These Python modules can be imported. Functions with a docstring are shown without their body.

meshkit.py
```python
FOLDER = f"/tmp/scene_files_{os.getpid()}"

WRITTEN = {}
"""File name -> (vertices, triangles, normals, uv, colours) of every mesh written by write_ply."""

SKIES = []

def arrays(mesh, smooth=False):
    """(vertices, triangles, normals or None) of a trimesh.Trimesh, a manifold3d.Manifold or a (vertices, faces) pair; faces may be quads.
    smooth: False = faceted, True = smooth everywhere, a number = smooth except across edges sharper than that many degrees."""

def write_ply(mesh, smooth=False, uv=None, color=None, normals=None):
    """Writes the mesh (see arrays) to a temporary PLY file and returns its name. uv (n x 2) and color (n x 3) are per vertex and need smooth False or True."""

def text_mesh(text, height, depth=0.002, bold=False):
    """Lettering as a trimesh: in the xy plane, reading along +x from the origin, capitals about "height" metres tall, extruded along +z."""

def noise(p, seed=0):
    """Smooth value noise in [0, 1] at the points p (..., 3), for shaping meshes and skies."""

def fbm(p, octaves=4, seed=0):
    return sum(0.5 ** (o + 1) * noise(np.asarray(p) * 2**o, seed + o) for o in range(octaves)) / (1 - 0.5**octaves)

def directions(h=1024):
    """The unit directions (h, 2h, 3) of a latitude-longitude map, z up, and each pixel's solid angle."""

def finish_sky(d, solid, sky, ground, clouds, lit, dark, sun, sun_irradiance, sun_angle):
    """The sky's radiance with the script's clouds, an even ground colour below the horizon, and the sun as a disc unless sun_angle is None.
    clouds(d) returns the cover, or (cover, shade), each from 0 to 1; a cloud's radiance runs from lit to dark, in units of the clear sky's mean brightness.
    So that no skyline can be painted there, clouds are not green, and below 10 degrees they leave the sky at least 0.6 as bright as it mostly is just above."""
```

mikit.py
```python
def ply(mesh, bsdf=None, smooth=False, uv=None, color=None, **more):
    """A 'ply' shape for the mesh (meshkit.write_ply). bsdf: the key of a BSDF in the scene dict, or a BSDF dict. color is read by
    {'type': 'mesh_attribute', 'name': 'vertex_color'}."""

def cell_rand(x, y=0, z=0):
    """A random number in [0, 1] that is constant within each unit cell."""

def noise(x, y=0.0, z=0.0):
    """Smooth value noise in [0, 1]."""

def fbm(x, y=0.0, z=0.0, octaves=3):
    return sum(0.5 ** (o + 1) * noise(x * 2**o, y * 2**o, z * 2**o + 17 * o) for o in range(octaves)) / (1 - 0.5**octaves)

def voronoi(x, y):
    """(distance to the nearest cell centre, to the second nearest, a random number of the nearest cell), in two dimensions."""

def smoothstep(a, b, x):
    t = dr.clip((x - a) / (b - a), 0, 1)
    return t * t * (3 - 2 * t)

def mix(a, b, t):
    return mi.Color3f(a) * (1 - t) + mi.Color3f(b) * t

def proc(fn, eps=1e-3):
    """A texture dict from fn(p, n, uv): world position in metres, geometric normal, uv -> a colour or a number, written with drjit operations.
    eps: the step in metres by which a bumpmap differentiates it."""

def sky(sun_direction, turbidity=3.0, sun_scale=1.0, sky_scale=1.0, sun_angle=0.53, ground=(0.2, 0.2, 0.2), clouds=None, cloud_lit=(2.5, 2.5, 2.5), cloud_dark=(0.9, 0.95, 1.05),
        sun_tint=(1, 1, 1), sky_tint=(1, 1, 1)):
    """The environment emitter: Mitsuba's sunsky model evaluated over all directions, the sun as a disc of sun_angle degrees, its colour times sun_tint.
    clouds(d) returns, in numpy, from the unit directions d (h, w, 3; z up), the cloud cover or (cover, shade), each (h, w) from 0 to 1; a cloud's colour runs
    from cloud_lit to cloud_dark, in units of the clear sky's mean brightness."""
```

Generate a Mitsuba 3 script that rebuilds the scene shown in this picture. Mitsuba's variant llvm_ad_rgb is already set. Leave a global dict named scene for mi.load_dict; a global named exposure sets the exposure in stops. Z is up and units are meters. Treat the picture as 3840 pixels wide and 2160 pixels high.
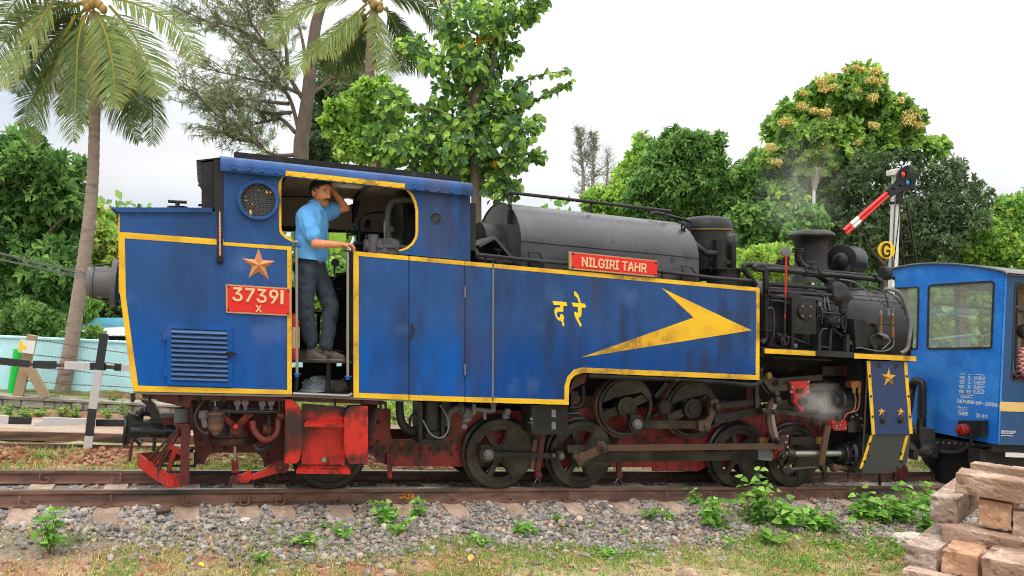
import math, random
import numpy as np
import trimesh, manifold3d as m3
import shapely
from shapely.geometry import Polygon, LineString, Point, box as sbox
from shapely.ops import unary_union
import drjit as dr
import mitsuba as mi
import mikit, meshkit
from mikit import proc, noise, fbm, smoothstep, mix

T = mi.ScalarTransform4f
scene, labels = {}, {}

# ------------------------------------------------------------------ camera
F, CX, CY = 3280.0, 1920.0, 1080.0            # focal length and centre in photograph pixels
SN, CS = 0.332, 0.9433                        # the track runs at 19.4 degrees to the picture plane
CAM = np.array([0.0, 0.0, 2.10])
scene['camera'] = {'type': 'perspective', 'fov': 2 * math.degrees(math.atan(1920 / F)), 'fov_axis': 'x',
                   'near_clip': 0.1, 'far_clip': 900.0,
                   'to_world': T().look_at(origin=CAM.tolist(), target=[CAM[0] + SN, CAM[1] + CS, CAM[2]], up=[0, 0, 1])}
# ------------------------------------------------------------------ sky
def overcast(d):
    "an overcast sky, as usual three times as bright overhead as at the horizon, with thinner blue-tinged patches towards the left"
    el = np.clip(d[..., 2], 0.0, 1)
    p = np.stack([d[..., 0] / (el + 0.25), d[..., 1] / (el + 0.25), el * 0 + 3.1], -1)
    n = meshkit.fbm(p * 1.7, 5, 3); n2 = meshkit.fbm(p * 1.1 + 7.0, 4, 11)
    left = np.clip(0.55 - 1.2 * d[..., 0], 0, 1)
    cover = 1 - 0.8 * np.clip((n2 - 0.45) * 5, 0, 1) * left
    return cover, np.clip((1 - (1 + 2 * el) / 3) * 1.5 + (n - 0.5) * 0.4, 0, 1)
exposure = 1.9
scene['sky_light'] = mikit.sky((-0.35, -0.55, 0.95), turbidity=4, sun_scale=0.22, sun_angle=22, sky_scale=1.0,
                               clouds=overcast, cloud_lit=(6.5, 6.5, 6.45), cloud_dark=(2.0, 2.05, 2.12), ground=(0.16, 0.15, 0.11))

# ------------------------------------------------------------------ pixel frames: a point seen in the photograph, at a given distance from the camera's track-parallel plane
VIEWS = {'S': (0, 0, 1), 'P': (0, 0, 0.67083), 'a': (300, 550, 2.6344), 'b': (300, 1000, 2.6344), 'c': (300, 1400, 2.6344), 'd': (1200, 1400, 2.6344),
         'e': (2100, 1300, 2.6344), 'f': (2700, 1300, 2.635), 'g': (2700, 800, 2.635), 'h': (1700, 680, 2.2207), 'i': (0, 0, 2.6833), 'j': (640, 0, 2.4146),
         'k': (1400, 0, 1.8115), 'l': (2100, 200, 2.0698), 'm': (2880, 200, 1.8115), 'n': (0, 800, 1.4482), 'o': (3240, 960, 1.61), 'p': (2900, 1650, 2.7404),
         'q': (1000, 600, 3.15), 'r': (1050, 900, 2.4143), 's': (1140, 640, 6.586), 't': (0, 1700, 2.6833), 'u': (960, 1750, 2.6833), 'v': (1920, 1700, 2.6286),
         'w': (3100, 580, 3.2925), 'x': (0, 1200, 2.4143), 'A': (2040, 1060, 7.245), 'B': (3560, 1380, 5.571), 'C': (1040, 640, 4.025), 'D': (460, 1480, 3.8125),
         'E': (2840, 1340, 3.15), 'G': (0, 380, 1.575)}
def pix(v, x, y):
    a, b, r = VIEWS[v]
    return a + x / r, b + y / r
def ray(v, x, y):
    x, y = pix(v, x, y)
    u, w = (x - CX) / F, (y - CY) / F
    return np.array([SN + u * CS, CS - u * SN, -w])
def at(v, x, y, Y):
    "the point of the plane Y = const (parallel to the track) seen there"
    d = ray(v, x, y)
    return CAM + d * (Y / d[1])
def atx(v, x, y, X):
    d = ray(v, x, y)
    return CAM + d * (X / d[0])
def dist(v, x, y, t):
    return CAM + ray(v, x, y) * t
def pts(v, ps, Y):
    return [at(v, x, y, Y) for x, y in ps]

# ------------------------------------------------------------------ keys
count = {}
def numbered(key):
    n = count.get(key, 0)
    count[key] = n + 1
    return key if n == 0 else f'{key}_{n:03d}'
def thing(name, label, cat, group=None, kind=None):
    k = numbered(name)
    labels[k] = {'label': label, 'category': cat}
    if group: labels[k]['group'] = group
    if kind: labels[k]['kind'] = kind
    return k
def put(name, mesh, mat, parent=None, smooth=30, label=None, kind=None, color=None, uv=None, **more):
    "one entry of the scene"
    if isinstance(mesh, list):
        groups = []                                   # pieces that do not touch become parts of their own
        for m in mesh:
            b = m.bounds; hit = [g for g in groups if any((b[0] - .012 < q.bounds[1]).all() and (q.bounds[0] - .012 < b[1]).all() for q in g)] if kind != 'stuff' else groups[:1]
            groups = [g for g in groups if g not in hit] + [[m] + [q for g in hit for q in g]]
        for g in groups[1:]: put(name, join(g), mat, parent, smooth, color=color, uv=uv, **more)
        mesh = join(groups[0])
    k = numbered((parent + '__' if parent else '') + name)
    if color is not None and smooth not in (True, False): smooth = False
    if not isinstance(mesh, dict):
        if smooth not in (True, False):
            mesh = mesh.copy(); mesh.merge_vertices(digits_vertex=6); mesh.update_faces(mesh.nondegenerate_faces()); mesh.remove_unreferenced_vertices()
        try: mesh = mikit.ply(mesh, mat, smooth=smooth, color=color, uv=uv, **more)
        except ValueError: mesh = mikit.ply(mesh, mat, smooth=False, color=color, uv=uv, **more)
    scene[k] = mesh
    if label or kind:
        labels[k] = {}
        if label: labels[k]['label'] = label
        if kind: labels[k]['kind'] = kind
    return k
def each(name, ms, mat, parent=None, **more):
    return [put(name, m, mat, parent, **more) for m in ms]
def cap_faces(p):
    "triangles of a closed outline, as indices into p"
    v, f = trimesh.creation.triangulate_polygon(Polygon(p), engine='earcut'); p = np.asarray(p, float)
    return np.argmin(((v[:, None] - p[None]) ** 2).sum(-1), 1)[f]
def single(name, mesh, mat, label, cat, group=None, kind=None, smooth=30, color=None, **more):
    k = put(name, mesh, mat, None, smooth, color=color, **more)
    labels[k] = {'label': label}
    if cat: labels[k]['category'] = cat
    if group: labels[k]['group'] = group
    if kind: labels[k]['kind'] = kind
    return k

# ------------------------------------------------------------------ meshes
def join(ms):
    ms = [m for m in ms if m is not None]
    return trimesh.util.concatenate(ms) if len(ms) > 1 else ms[0]
def V(*a): return np.array(a, float)
def unit(a):
    a = np.asarray(a, float); return a / max(np.linalg.norm(a), 1e-12)
def mesh(v, f): return trimesh.Trimesh(np.asarray(v, float), np.asarray(f, int), process=False)
def frame(d):
    d = unit(d); a = V(0, 0, 1) if abs(d[2]) < 0.9 else V(1, 0, 0)
    x = unit(np.cross(a, d)); return x, np.cross(d, x), d
def spline(ps, n=6):
    ps = np.asarray(ps, float)
    if len(ps) < 3: return ps
    q = np.vstack([2 * ps[0] - ps[1], ps, 2 * ps[-1] - ps[-2]]); out = []
    for i in range(1, len(q) - 2):
        for k in range(n):
            t = k / n; a, b, c, d = q[i - 1], q[i], q[i + 1], q[i + 2]
            out.append(0.5 * (2 * b + (c - a) * t + (2 * a - 5 * b + 4 * c - d) * t * t + (3 * b - a - 3 * c + d) * t ** 3))
    return np.vstack([out, ps[-1:]])
def tube(ps, r, sides=8, curve=0, caps=True):
    ps = np.asarray(ps, float)
    if curve: ps = spline(ps, curve)
    n = len(ps); r = np.broadcast_to(np.asarray(r, float), (n,)) if np.ndim(r) == 0 or len(np.atleast_1d(r)) == n else np.interp(np.linspace(0, 1, n), np.linspace(0, 1, len(r)), r)
    tan = np.gradient(ps, axis=0); tan /= np.maximum(np.linalg.norm(tan, axis=1, keepdims=True), 1e-9)
    x, y, _ = frame(tan[0]); a = np.arange(sides) / sides * 2 * np.pi; rings = []
    for i in range(n):
        x = unit(x - tan[i] * np.dot(x, tan[i])); y = np.cross(tan[i], x)
        rings.append(ps[i] + r[i] * (np.cos(a)[:, None] * x + np.sin(a)[:, None] * y))
    v = np.vstack(rings); f = []
    j = np.arange(sides); k = (j + 1) % sides
    for i in range(n - 1):
        f.append(np.stack([i * sides + j, i * sides + k, (i + 1) * sides + k], 1)); f.append(np.stack([i * sides + j, (i + 1) * sides + k, (i + 1) * sides + j], 1))
    if caps:
        m = len(v); v = np.vstack([v, ps[:1], ps[-1:]])
        f.append(np.stack([k, j, j * 0 + m], 1)); f.append(np.stack([(n - 1) * sides + j, (n - 1) * sides + k, j * 0 + m + 1], 1))
    return mesh(v, np.vstack(f))
def rod(a, b, r, sides=10): return tube([a, b], r, sides)
def pipe(v, ps, Y, r, curve=4, sides=8):
    "a tube through picture points; Y one number or one per point"
    Ys = np.broadcast_to(Y, (len(ps),)) if np.ndim(Y) == 0 else Y
    return tube([at(v, x, y, w) for (x, y), w in zip(ps, Ys)], r, sides, curve)
def lathe(profile, base, axis=(0, 0, 1), n=32, cap=True):
    "profile: (radius, height along the axis)"
    x, y, d = frame(axis); a = np.arange(n) / n * 2 * np.pi; base = np.asarray(base, float)
    ring = np.cos(a)[:, None] * x + np.sin(a)[:, None] * y
    v = np.vstack([base + ring * r + d * h for r, h in profile]); f = []
    j = np.arange(n); k = (j + 1) % n
    for i in range(len(profile) - 1):
        f.append(np.stack([i * n + j, i * n + k, (i + 1) * n + k], 1)); f.append(np.stack([i * n + j, (i + 1) * n + k, (i + 1) * n + j], 1))
    if cap:
        m = len(v); v = np.vstack([v, base + d * profile[0][1], base + d * profile[-1][1]])
        f.append(np.stack([k, j, j * 0 + m], 1)); e = (len(profile) - 1) * n
        f.append(np.stack([e + j, e + k, j * 0 + m + 1], 1))
    return mesh(v, np.vstack(f))
def drum(c, axis, r, h, n=24, bev=None):
    "cylinder from c along axis for h with a small bevel"
    b = min(r, h) * 0.12 if bev is None else bev
    return lathe([(r - b, 0), (r, b), (r, h - b), (r - b, h)], c, axis, n)
BOX_F = np.array([[0, 2, 1], [0, 3, 2], [4, 5, 6], [4, 6, 7], [0, 1, 5], [0, 5, 4], [1, 2, 6], [1, 6, 5], [2, 3, 7], [2, 7, 6], [3, 0, 4], [3, 4, 7]])
def hexa(b): return mesh(b, BOX_F)               # eight corners: 4 below, 4 above
def block(x0, x1, y0, y1, z0, z1):
    return hexa([(x0, y0, z0), (x1, y0, z0), (x1, y1, z0), (x0, y1, z0), (x0, y0, z1), (x1, y0, z1), (x1, y1, z1), (x0, y1, z1)])
def beam(a, b, w, h, up=(0, 0, 1)):
    "bar from a to b, w wide (sideways), h high"
    a, b = np.asarray(a, float), np.asarray(b, float); d = unit(b - a); s = unit(np.cross(d, up)); u = np.cross(s, d)
    c = [p + s * i * w / 2 + u * j * h / 2 for p in (a, b) for i, j in ((-1, -1), (1, -1), (1, 1), (-1, 1))]
    m = mesh(c, BOX_F); m.fix_normals(); return m
def flip_if_needed(m):
    if m.volume < 0: m.invert()
    return m
def slab(poly, Y, depth, bevel=0.0):
    "shapely polygon in (X, Z) extruded from the plane Y away from the camera"
    out = []
    for g in getattr(poly, 'geoms', [poly]):
        if g.is_empty or g.area < 1e-7: continue
        m = trimesh.creation.extrude_polygon(g, depth, engine='earcut')
        v = np.array(m.vertices); w = np.stack([v[:, 0], Y + v[:, 2], v[:, 1]], 1)
        m = mesh(w, np.array(m.faces)[:, ::-1]); out.append(m)
    return flip_if_needed(join(out)) if out else None
def poly(v, ps, Y):
    "shapely polygon (X, Z) of picture points on the plane Y"
    g = Polygon([(p[0], p[2]) for p in pts(v, ps, Y)]); return g if g.is_valid else g.buffer(0)
def line(v, ps, Y, w, cap=2, join_style=2):
    return LineString([(p[0], p[2]) for p in pts(v, ps, Y)]).buffer(w / 2, cap_style=cap, join_style=join_style)
def mpoly(ps, Y):
    "as poly, for points of several views: (view, x, y)"
    g = Polygon([(p[0], p[2]) for p in (at(*a, Y) for a in ps)]); return g if g.is_valid else g.buffer(0)
def plate(v, ps, Y, depth): return slab(poly(v, ps, Y), Y, depth)
def sphere(c, r, n=2):
    m = trimesh.creation.icosphere(n); m.apply_scale(r) if np.ndim(r) == 0 else m.apply_transform(np.diag([*r, 1])); m.apply_translation(c); return m
def bolt(c, r=0.014, h=0.012, d=(0, -1, 0)): return lathe([(r, 0), (r, h * 0.7), (r * 0.7, h)], c, d, 6)
def rivet(c, r=0.012, d=(0, -1, 0)): return lathe([(r, 0), (r * 0.85, r * 0.45), (r * 0.4, r * 0.75)], c, d, 8)
def corrugated(ps, r, pitch, curve=6, sides=10):
    p = spline(ps, curve) if curve else np.asarray(ps, float)
    L = np.r_[0, np.cumsum(np.linalg.norm(np.diff(p, axis=0), axis=1))]; n = max(int(L[-1] / pitch) * 2, 4); s = np.linspace(0, L[-1], n + 1)
    q = np.stack([np.interp(s, L, p[:, k]) for k in range(3)], 1)
    return tube(q, np.where(np.arange(n + 1) % 2, r, r * 0.82), sides)
def hull_chain(balls, bones):
    out = []
    sph = [m3.Manifold.sphere(r, 20).translate(list(map(float, c))) for c, r in balls]
    for a, b in bones: out.append((sph[a] + sph[b]).hull())
    return out
def from_m3(m):
    k = m.to_mesh(); return mesh(k.vert_properties[:, :3], k.tri_verts)
def s2l(*c):
    "sRGB 0-255 to linear"
    c = np.array(c, float) / 255
    return np.where(c < 0.04045, c / 12.92, ((c + 0.055) / 1.055) ** 2.4).tolist()
def rgb(c): return {'type': 'rgb', 'value': [float(x) for x in c]}

# ------------------------------------------------------------------ materials
def mat(key, color, rough=0.6, metal=0.0, spec=0.5, two=True, bump=None, bscale=1.0, **more):
    c = color if isinstance(color, dict) else rgb(color)
    b = {'type': 'principled', 'base_color': c, 'roughness': rough, 'metallic': metal, 'specular': spec, **more}
    if bump is not None: b = {'type': 'bumpmap', 'bsdf': b, 'texture': bump, 'scale': bscale}
    scene[key] = {'type': 'twosided', 'bsdf': b} if two else b
    return key
VC = {'type': 'mesh_attribute', 'name': 'vertex_color'}
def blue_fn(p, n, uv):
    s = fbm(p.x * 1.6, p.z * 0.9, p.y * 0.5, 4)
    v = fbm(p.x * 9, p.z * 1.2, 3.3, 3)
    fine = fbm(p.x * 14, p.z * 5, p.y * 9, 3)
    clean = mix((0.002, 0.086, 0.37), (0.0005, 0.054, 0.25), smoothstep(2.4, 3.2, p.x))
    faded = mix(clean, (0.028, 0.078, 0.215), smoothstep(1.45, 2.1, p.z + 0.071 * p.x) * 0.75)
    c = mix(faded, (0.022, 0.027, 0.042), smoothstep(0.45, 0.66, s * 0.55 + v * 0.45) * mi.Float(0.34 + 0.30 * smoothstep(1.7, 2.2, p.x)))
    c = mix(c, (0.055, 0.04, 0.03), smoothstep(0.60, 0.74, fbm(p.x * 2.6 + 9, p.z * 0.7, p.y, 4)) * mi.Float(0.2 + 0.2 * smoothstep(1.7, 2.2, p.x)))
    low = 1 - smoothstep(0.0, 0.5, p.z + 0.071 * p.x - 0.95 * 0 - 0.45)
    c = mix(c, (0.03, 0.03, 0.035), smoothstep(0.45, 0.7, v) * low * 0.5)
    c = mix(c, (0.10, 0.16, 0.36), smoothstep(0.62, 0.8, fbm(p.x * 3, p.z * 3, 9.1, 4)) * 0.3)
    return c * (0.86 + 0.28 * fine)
mat('blue_paint', proc(blue_fn), 0.38, spec=0.2, bump=proc(lambda p, n, uv: fbm(p.x * 2.3, p.z * 2.3, p.y, 2) + 0.08 * noise(p.x * 50, p.z * 50, p.y * 50), 0.01), bscale=0.028)
def yellow_fn(p, n, uv):
    s = fbm(p.x * 3.1, p.z * 4.0, p.y * 2, 4); f = noise(p.x * 60, p.z * 25, p.y * 30)
    low = 1 - smoothstep(0.5, 0.75, p.z + 0.071 * p.x)
    c = mix((0.76, 0.46, 0.010), (0.62, 0.35, 0.012), smoothstep(0.35, 0.65, s))
    c = mix(c, (0.12, 0.075, 0.02), smoothstep(0.56, 0.80, s + 0.18 * low * smoothstep(1.2, 0.6, p.x) + 0.12 * (f - 0.5)) * 0.75)
    return c
mat('yellow_paint', proc(yellow_fn), 0.5)
mat('sign_yellow', s2l(245, 200, 20), 0.5)
def red_fn(p, n, uv):
    s = fbm(p.x * 2.4 + 3, p.z * 3.2, p.y * 2.5, 4); f = fbm(p.x * 22, p.z * 9, p.y * 14, 2)
    c = mix((0.50, 0.017, 0.009), (0.12, 0.007, 0.006), smoothstep(0.36, 0.56, s))
    c = mix(c, (0.024, 0.013, 0.012), smoothstep(0.40, 0.60, s * 0.7 + f * 0.3))
    return c
mat('red_paint', proc(red_fn), 0.42)
mat('red_frame', proc(lambda p, n, uv: mix((0.24, 0.016, 0.014), (0.022, 0.012, 0.011), smoothstep(0.40, 0.62, 0.6 * fbm(p.x * 1.9 + 5, p.z * 3.5, p.y * 2, 4) + 0.4 * fbm(p.x * 18, p.z * 8, p.y * 9, 2)))), 0.45)
mat('red_dark', (0.085, 0.010, 0.010), 0.5)
mat('red_clean', s2l(208, 34, 24), 0.42)
mat('red_worn', proc(lambda p, n, uv: mix((0.47, 0.017, 0.010), (0.05, 0.010, 0.008), smoothstep(0.42, 0.72, 0.75 * fbm(p.x * 4, p.z * 6, p.y * 5, 3) + 0.25 * fbm(p.x * 40, p.z * 25, p.y * 25, 2)))), 0.42)
mat('maroon', s2l(85, 12, 22), 0.4)
def black_fn(p, n, uv):
    s = fbm(p.x * 2.2, p.y * 2.0, p.z * 2.6, 4); f = noise(p.x * 70, p.y * 70, p.z * 70)
    c = mix((0.008, 0.0085, 0.0095), (0.024, 0.024, 0.026), smoothstep(0.35, 0.7, s))
    c = mix(c, (0.085, 0.08, 0.075), smoothstep(0.64, 0.85, fbm(p.x * 7, p.y * 7, p.z * 3, 3)) * 0.5)
    return c * (0.8 + 0.4 * f)
mat('black_metal', proc(black_fn), 0.44, spec=0.32, bump=proc(lambda p, n, uv: fbm(p.x * 6, p.y * 6, p.z * 6, 3), 0.004), bscale=0.006)
mat('black_gloss', (0.014, 0.014, 0.016), 0.3)
mat('black_dull', (0.012, 0.012, 0.013), 0.7)
def casing_fn(p, n, uv):
    s = fbm(p.x * 1.3, p.z * 2.5, p.y * 1.4, 4); f = fbm(p.x * 30, p.y * 6, p.z * 5, 2)
    c = mix((0.032, 0.033, 0.038), (0.060, 0.061, 0.069), smoothstep(0.3, 0.7, s))
    c = mix(c, (0.02, 0.02, 0.022), smoothstep(0.7, 0.8, noise(p.x * 9, p.z * 9, p.y * 9)) * smoothstep(0.5, 0.7, s))
    return c * (0.88 + 0.24 * f)
mat('casing_metal', proc(casing_fn), 0.36, spec=0.6)
mat('grey_metal', (0.13, 0.13, 0.135), 0.5)
mat('steel', (0.34, 0.33, 0.31), 0.38, metal=0.85)
def oily_fn(p, n, uv):
    s = fbm(p.x * 4, p.z * 6, p.y * 5, 3)
    c = mix((0.014, 0.0138, 0.013), (0.046, 0.040, 0.034), smoothstep(0.35, 0.75, s))
    return c * (0.8 + 0.4 * noise(p.x * 60, p.z * 40, p.y * 60))
mat('oily_steel', proc(oily_fn), 0.34, metal=0.25)
mat('brown_rod', (0.075, 0.042, 0.028), 0.4)
mat('brass', (0.26, 0.17, 0.06), 0.38, metal=0.8)
mat('copper', (0.26, 0.10, 0.05), 0.4, metal=0.7)
mat('cover_grey', (0.030, 0.038, 0.042), 0.4)
mat('lens_dull_red', (0.26, 0.012, 0.012), 0.25)
mat('bronze', s2l(196, 132, 86), 0.42, metal=0.35)
mat('gold_letter', s2l(214, 182, 138), 0.45)
mat('gold_star', s2l(196, 146, 48), 0.42, metal=0.3)
mat('plate_rim', s2l(176, 140, 98), 0.5)
mat('cream', s2l(172, 160, 142), 0.7)
mat('white_paint', (0.72, 0.72, 0.70), 0.6)
mat('rubber', (0.022, 0.022, 0.023), 0.55)
mat('hose_red', (0.16, 0.03, 0.028), 0.5)
def rust_fn(p, n, uv):
    s = fbm(p.x * 5, p.z * 22, p.y * 6, 4); t = fbm(p.x * 0.8, p.z * 9, p.y, 3)
    c = mix((0.115, 0.058, 0.040), (0.20, 0.105, 0.075), smoothstep(0.3, 0.7, s))
    return mix(c, (0.045, 0.032, 0.028), smoothstep(0.45, 0.7, t))
mat('rail_rust', proc(rust_fn), 0.62)
mat('rail_top', (0.30, 0.29, 0.29), 0.3, metal=0.7)
scene['glass_pane'] = {'type': 'blendbsdf', 'weight': 0.16, 'a': {'type': 'thindielectric', 'int_ior': 1.5}, 'b': {'type': 'twosided', 'bsdf': {'type': 'diffuse', 'reflectance': rgb((.7, .7, .68))}}}   # dusty window glass
mat('blue_slat_skylit', (0.075, 0.15, 0.33), 0.38)  # paler copy of the blue paint: sky highlight on the slats put into the colour
# ------------------------------------------------------------------ the lie of the land: everything climbs gently to the left
SLOPE = 0.0711
def zr(X): return 0.008 - SLOPE * 45 * np.tanh(np.asarray(X, float) / 45)
PROFILE = np.array([(-40, -.55), (6.8, -.50), (8.2, -.44), (8.6, -.36), (9.0, -.25), (9.35, -.20), (9.6, -.185), (9.72, -.18), (10.3, -.165), (10.75, -.155), (11.3, -.20), (12.0, -.28), (13.0, -.27), (14.0, -.26), (16.2, -.25), (16.6, -.1), (17.5, .1), (40, .2), (90, .6), (400, 2.0)])
def gh(X, Y):
    X, Y = np.asarray(X, float), np.asarray(Y, float)
    h = np.interp(Y, PROFILE[:, 0], PROFILE[:, 1]) + zr(X)
    p = np.stack([X, Y, X * 0], -1)
    amp = np.clip((np.abs(Y - 9.9) - 0.75) / 1.0, 0, 1)
    h = h + amp * (0.10 * (meshkit.fbm(p * 0.9, 3, 5) - 0.5) + 0.05 * (meshkit.fbm(p * 3.5, 3, 8) - 0.5))
    m = np.exp(-(((Y - 12.55) / 0.35) ** 2)) * np.clip((3 - X) / 2, 0, 1)
    return h + m * (0.05 + 0.16 * meshkit.fbm(p * 2.6, 3, 21))
def grid_sheet(xs, ys, fn):
    X, Y = np.meshgrid(xs, ys); Z = fn(X, Y); n, m = X.shape
    i = np.arange(n * m).reshape(n, m)
    f = np.vstack([np.stack([i[:-1, :-1], i[:-1, 1:], i[1:, 1:]], -1).reshape(-1, 3), np.stack([i[:-1, :-1], i[1:, 1:], i[1:, :-1]], -1).reshape(-1, 3)])
    return mesh(np.stack([X, Y, Z], -1).reshape(-1, 3), f)
def ground_fn(p, n, uv):
    a = fbm(p.x * 0.9, p.y * 0.9, 1.7, 4); b = fbm(p.x * 6, p.y * 6, 5.1, 4); c = noise(p.x * 55, p.y * 55, 0)
    c2 = mix((0.30, 0.155, 0.095), (0.42, 0.27, 0.18), smoothstep(0.35, 0.7, b))          # red earth
    dry = mix((0.36, 0.30, 0.17), (0.25, 0.26, 0.11), smoothstep(0.4, 0.65, b))             # short dry turf
    far = smoothstep(16.5, 18, p.y)
    c3 = mix(c2, dry, smoothstep(0.40, 0.52, a + 0.15 * (b - 0.5)))
    c3 = mix(c3, (0.23, 0.20, 0.172), smoothstep(8.35, 8.8, p.y) * (1 - smoothstep(11.2, 11.6, p.y)))
    c3 = mix(c3, (0.06, 0.09, 0.025), far)
    return c3 * (0.75 + 0.5 * c)
mat('soil', proc(ground_fn), 0.95, spec=0.1, bump=proc(lambda p, n, uv: fbm(p.x * 22, p.y * 22, 0.3, 4), 0.004), bscale=0.03)
xs = np.unique(np.r_[np.linspace(-400, -14, 24), np.linspace(-14, 22, 361), np.linspace(22, 400, 24)])
ys = np.unique(np.r_[np.linspace(-60, 5, 10), np.linspace(5, 18, 210), np.linspace(18, 400, 40)])
put('ground', grid_sheet(xs, ys, gh), 'soil', smooth=True, kind='structure', label='bare red earth and thin turf along the railway line')
labels['ground'] = {'kind': 'structure', 'label': 'bare red earth and thin turf along the railway line'}
def road_fn(p, n, uv):
    b = fbm(p.x * 1.2, p.y * 3.5, 2.2, 4); c = noise(p.x * 40, p.y * 40, 0)
    return mix((0.36, 0.295, 0.235), (0.33, 0.215, 0.155), smoothstep(0.4, 0.62, b)) * (0.85 + 0.3 * c)
mat('road_dust', proc(road_fn), 0.9, spec=0.15)
xs = np.linspace(-16, 12, 120)
put('road', grid_sheet(xs, np.linspace(14.15, 16.15, 9), lambda X, Y: zr(X) - .215 + 0.0 * Y), 'road_dust', smooth=True)
labels['road'] = {'kind': 'structure', 'label': 'dusty road crossing behind the barrier'}

# ------------------------------------------------------------------ track
RY = (9.62, 10.60)                         # near faces of the two rail heads
def along(prof, X0, X1, dz=0.0, Yfn=None):
    "closed (Y, h) profile swept along the rail line"
    prof = np.asarray(prof, float); n = len(prof); v = []
    for X in (X0, X1):
        y = prof[:, 0] + (Yfn(X) if Yfn else 0); v.append(np.stack([y * 0 + X, y, prof[:, 1] + 0.008 - SLOPE * X + dz], 1))
    j = np.arange(n); k = (j + 1) % n
    f = np.vstack([np.stack([j, k, k + n], 1), np.stack([j, k + n, j + n], 1)])
    tri = cap_faces(prof)
    m = mesh(np.vstack(v), np.vstack([f, tri, tri[:, ::-1] + n])); m.fix_normals(); return m
def rail_profile(y0, w=0.062):
    c = y0 + w / 2
    return [] if w == 0 else [(y, h if y0 < 10 else max(h, -.134) if h < -.14 else h * .84) for y, h in _rail(c, w)]
def _rail(c, w): return [(c - .055, -.165), (c + .055, -.165), (c + .055, -.152), (c + .012, -.132), (c + .010, -.052), (c + w / 2, -.038), (c + w / 2, -.004), (c + w / 2 - .006, 0), (c - w / 2 + .006, 0), (c - w / 2, -.004), (c - w / 2, -.038), (c - .010, -.052), (c - .012, -.132), (c - .055, -.152)]
trk = thing('railway_track', 'rusty metre gauge track on grey ballast under the steam engine', 'railway track')
XJ = at('c', 1768, 1170, RY[0])[0]
for y in RY:
    for a, b in ((-14, XJ - .003), (XJ + .003, 60)):
        r = put('rail', along(rail_profile(y), a, b), 'rail_rust', trk, 20)
        put('running_surface', along([(y + .007, 0.0006), (y + .055, 0.0006), (y + .055, .0016), (y + .007, .0016)], a, b), 'rail_top', r, False)
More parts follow.
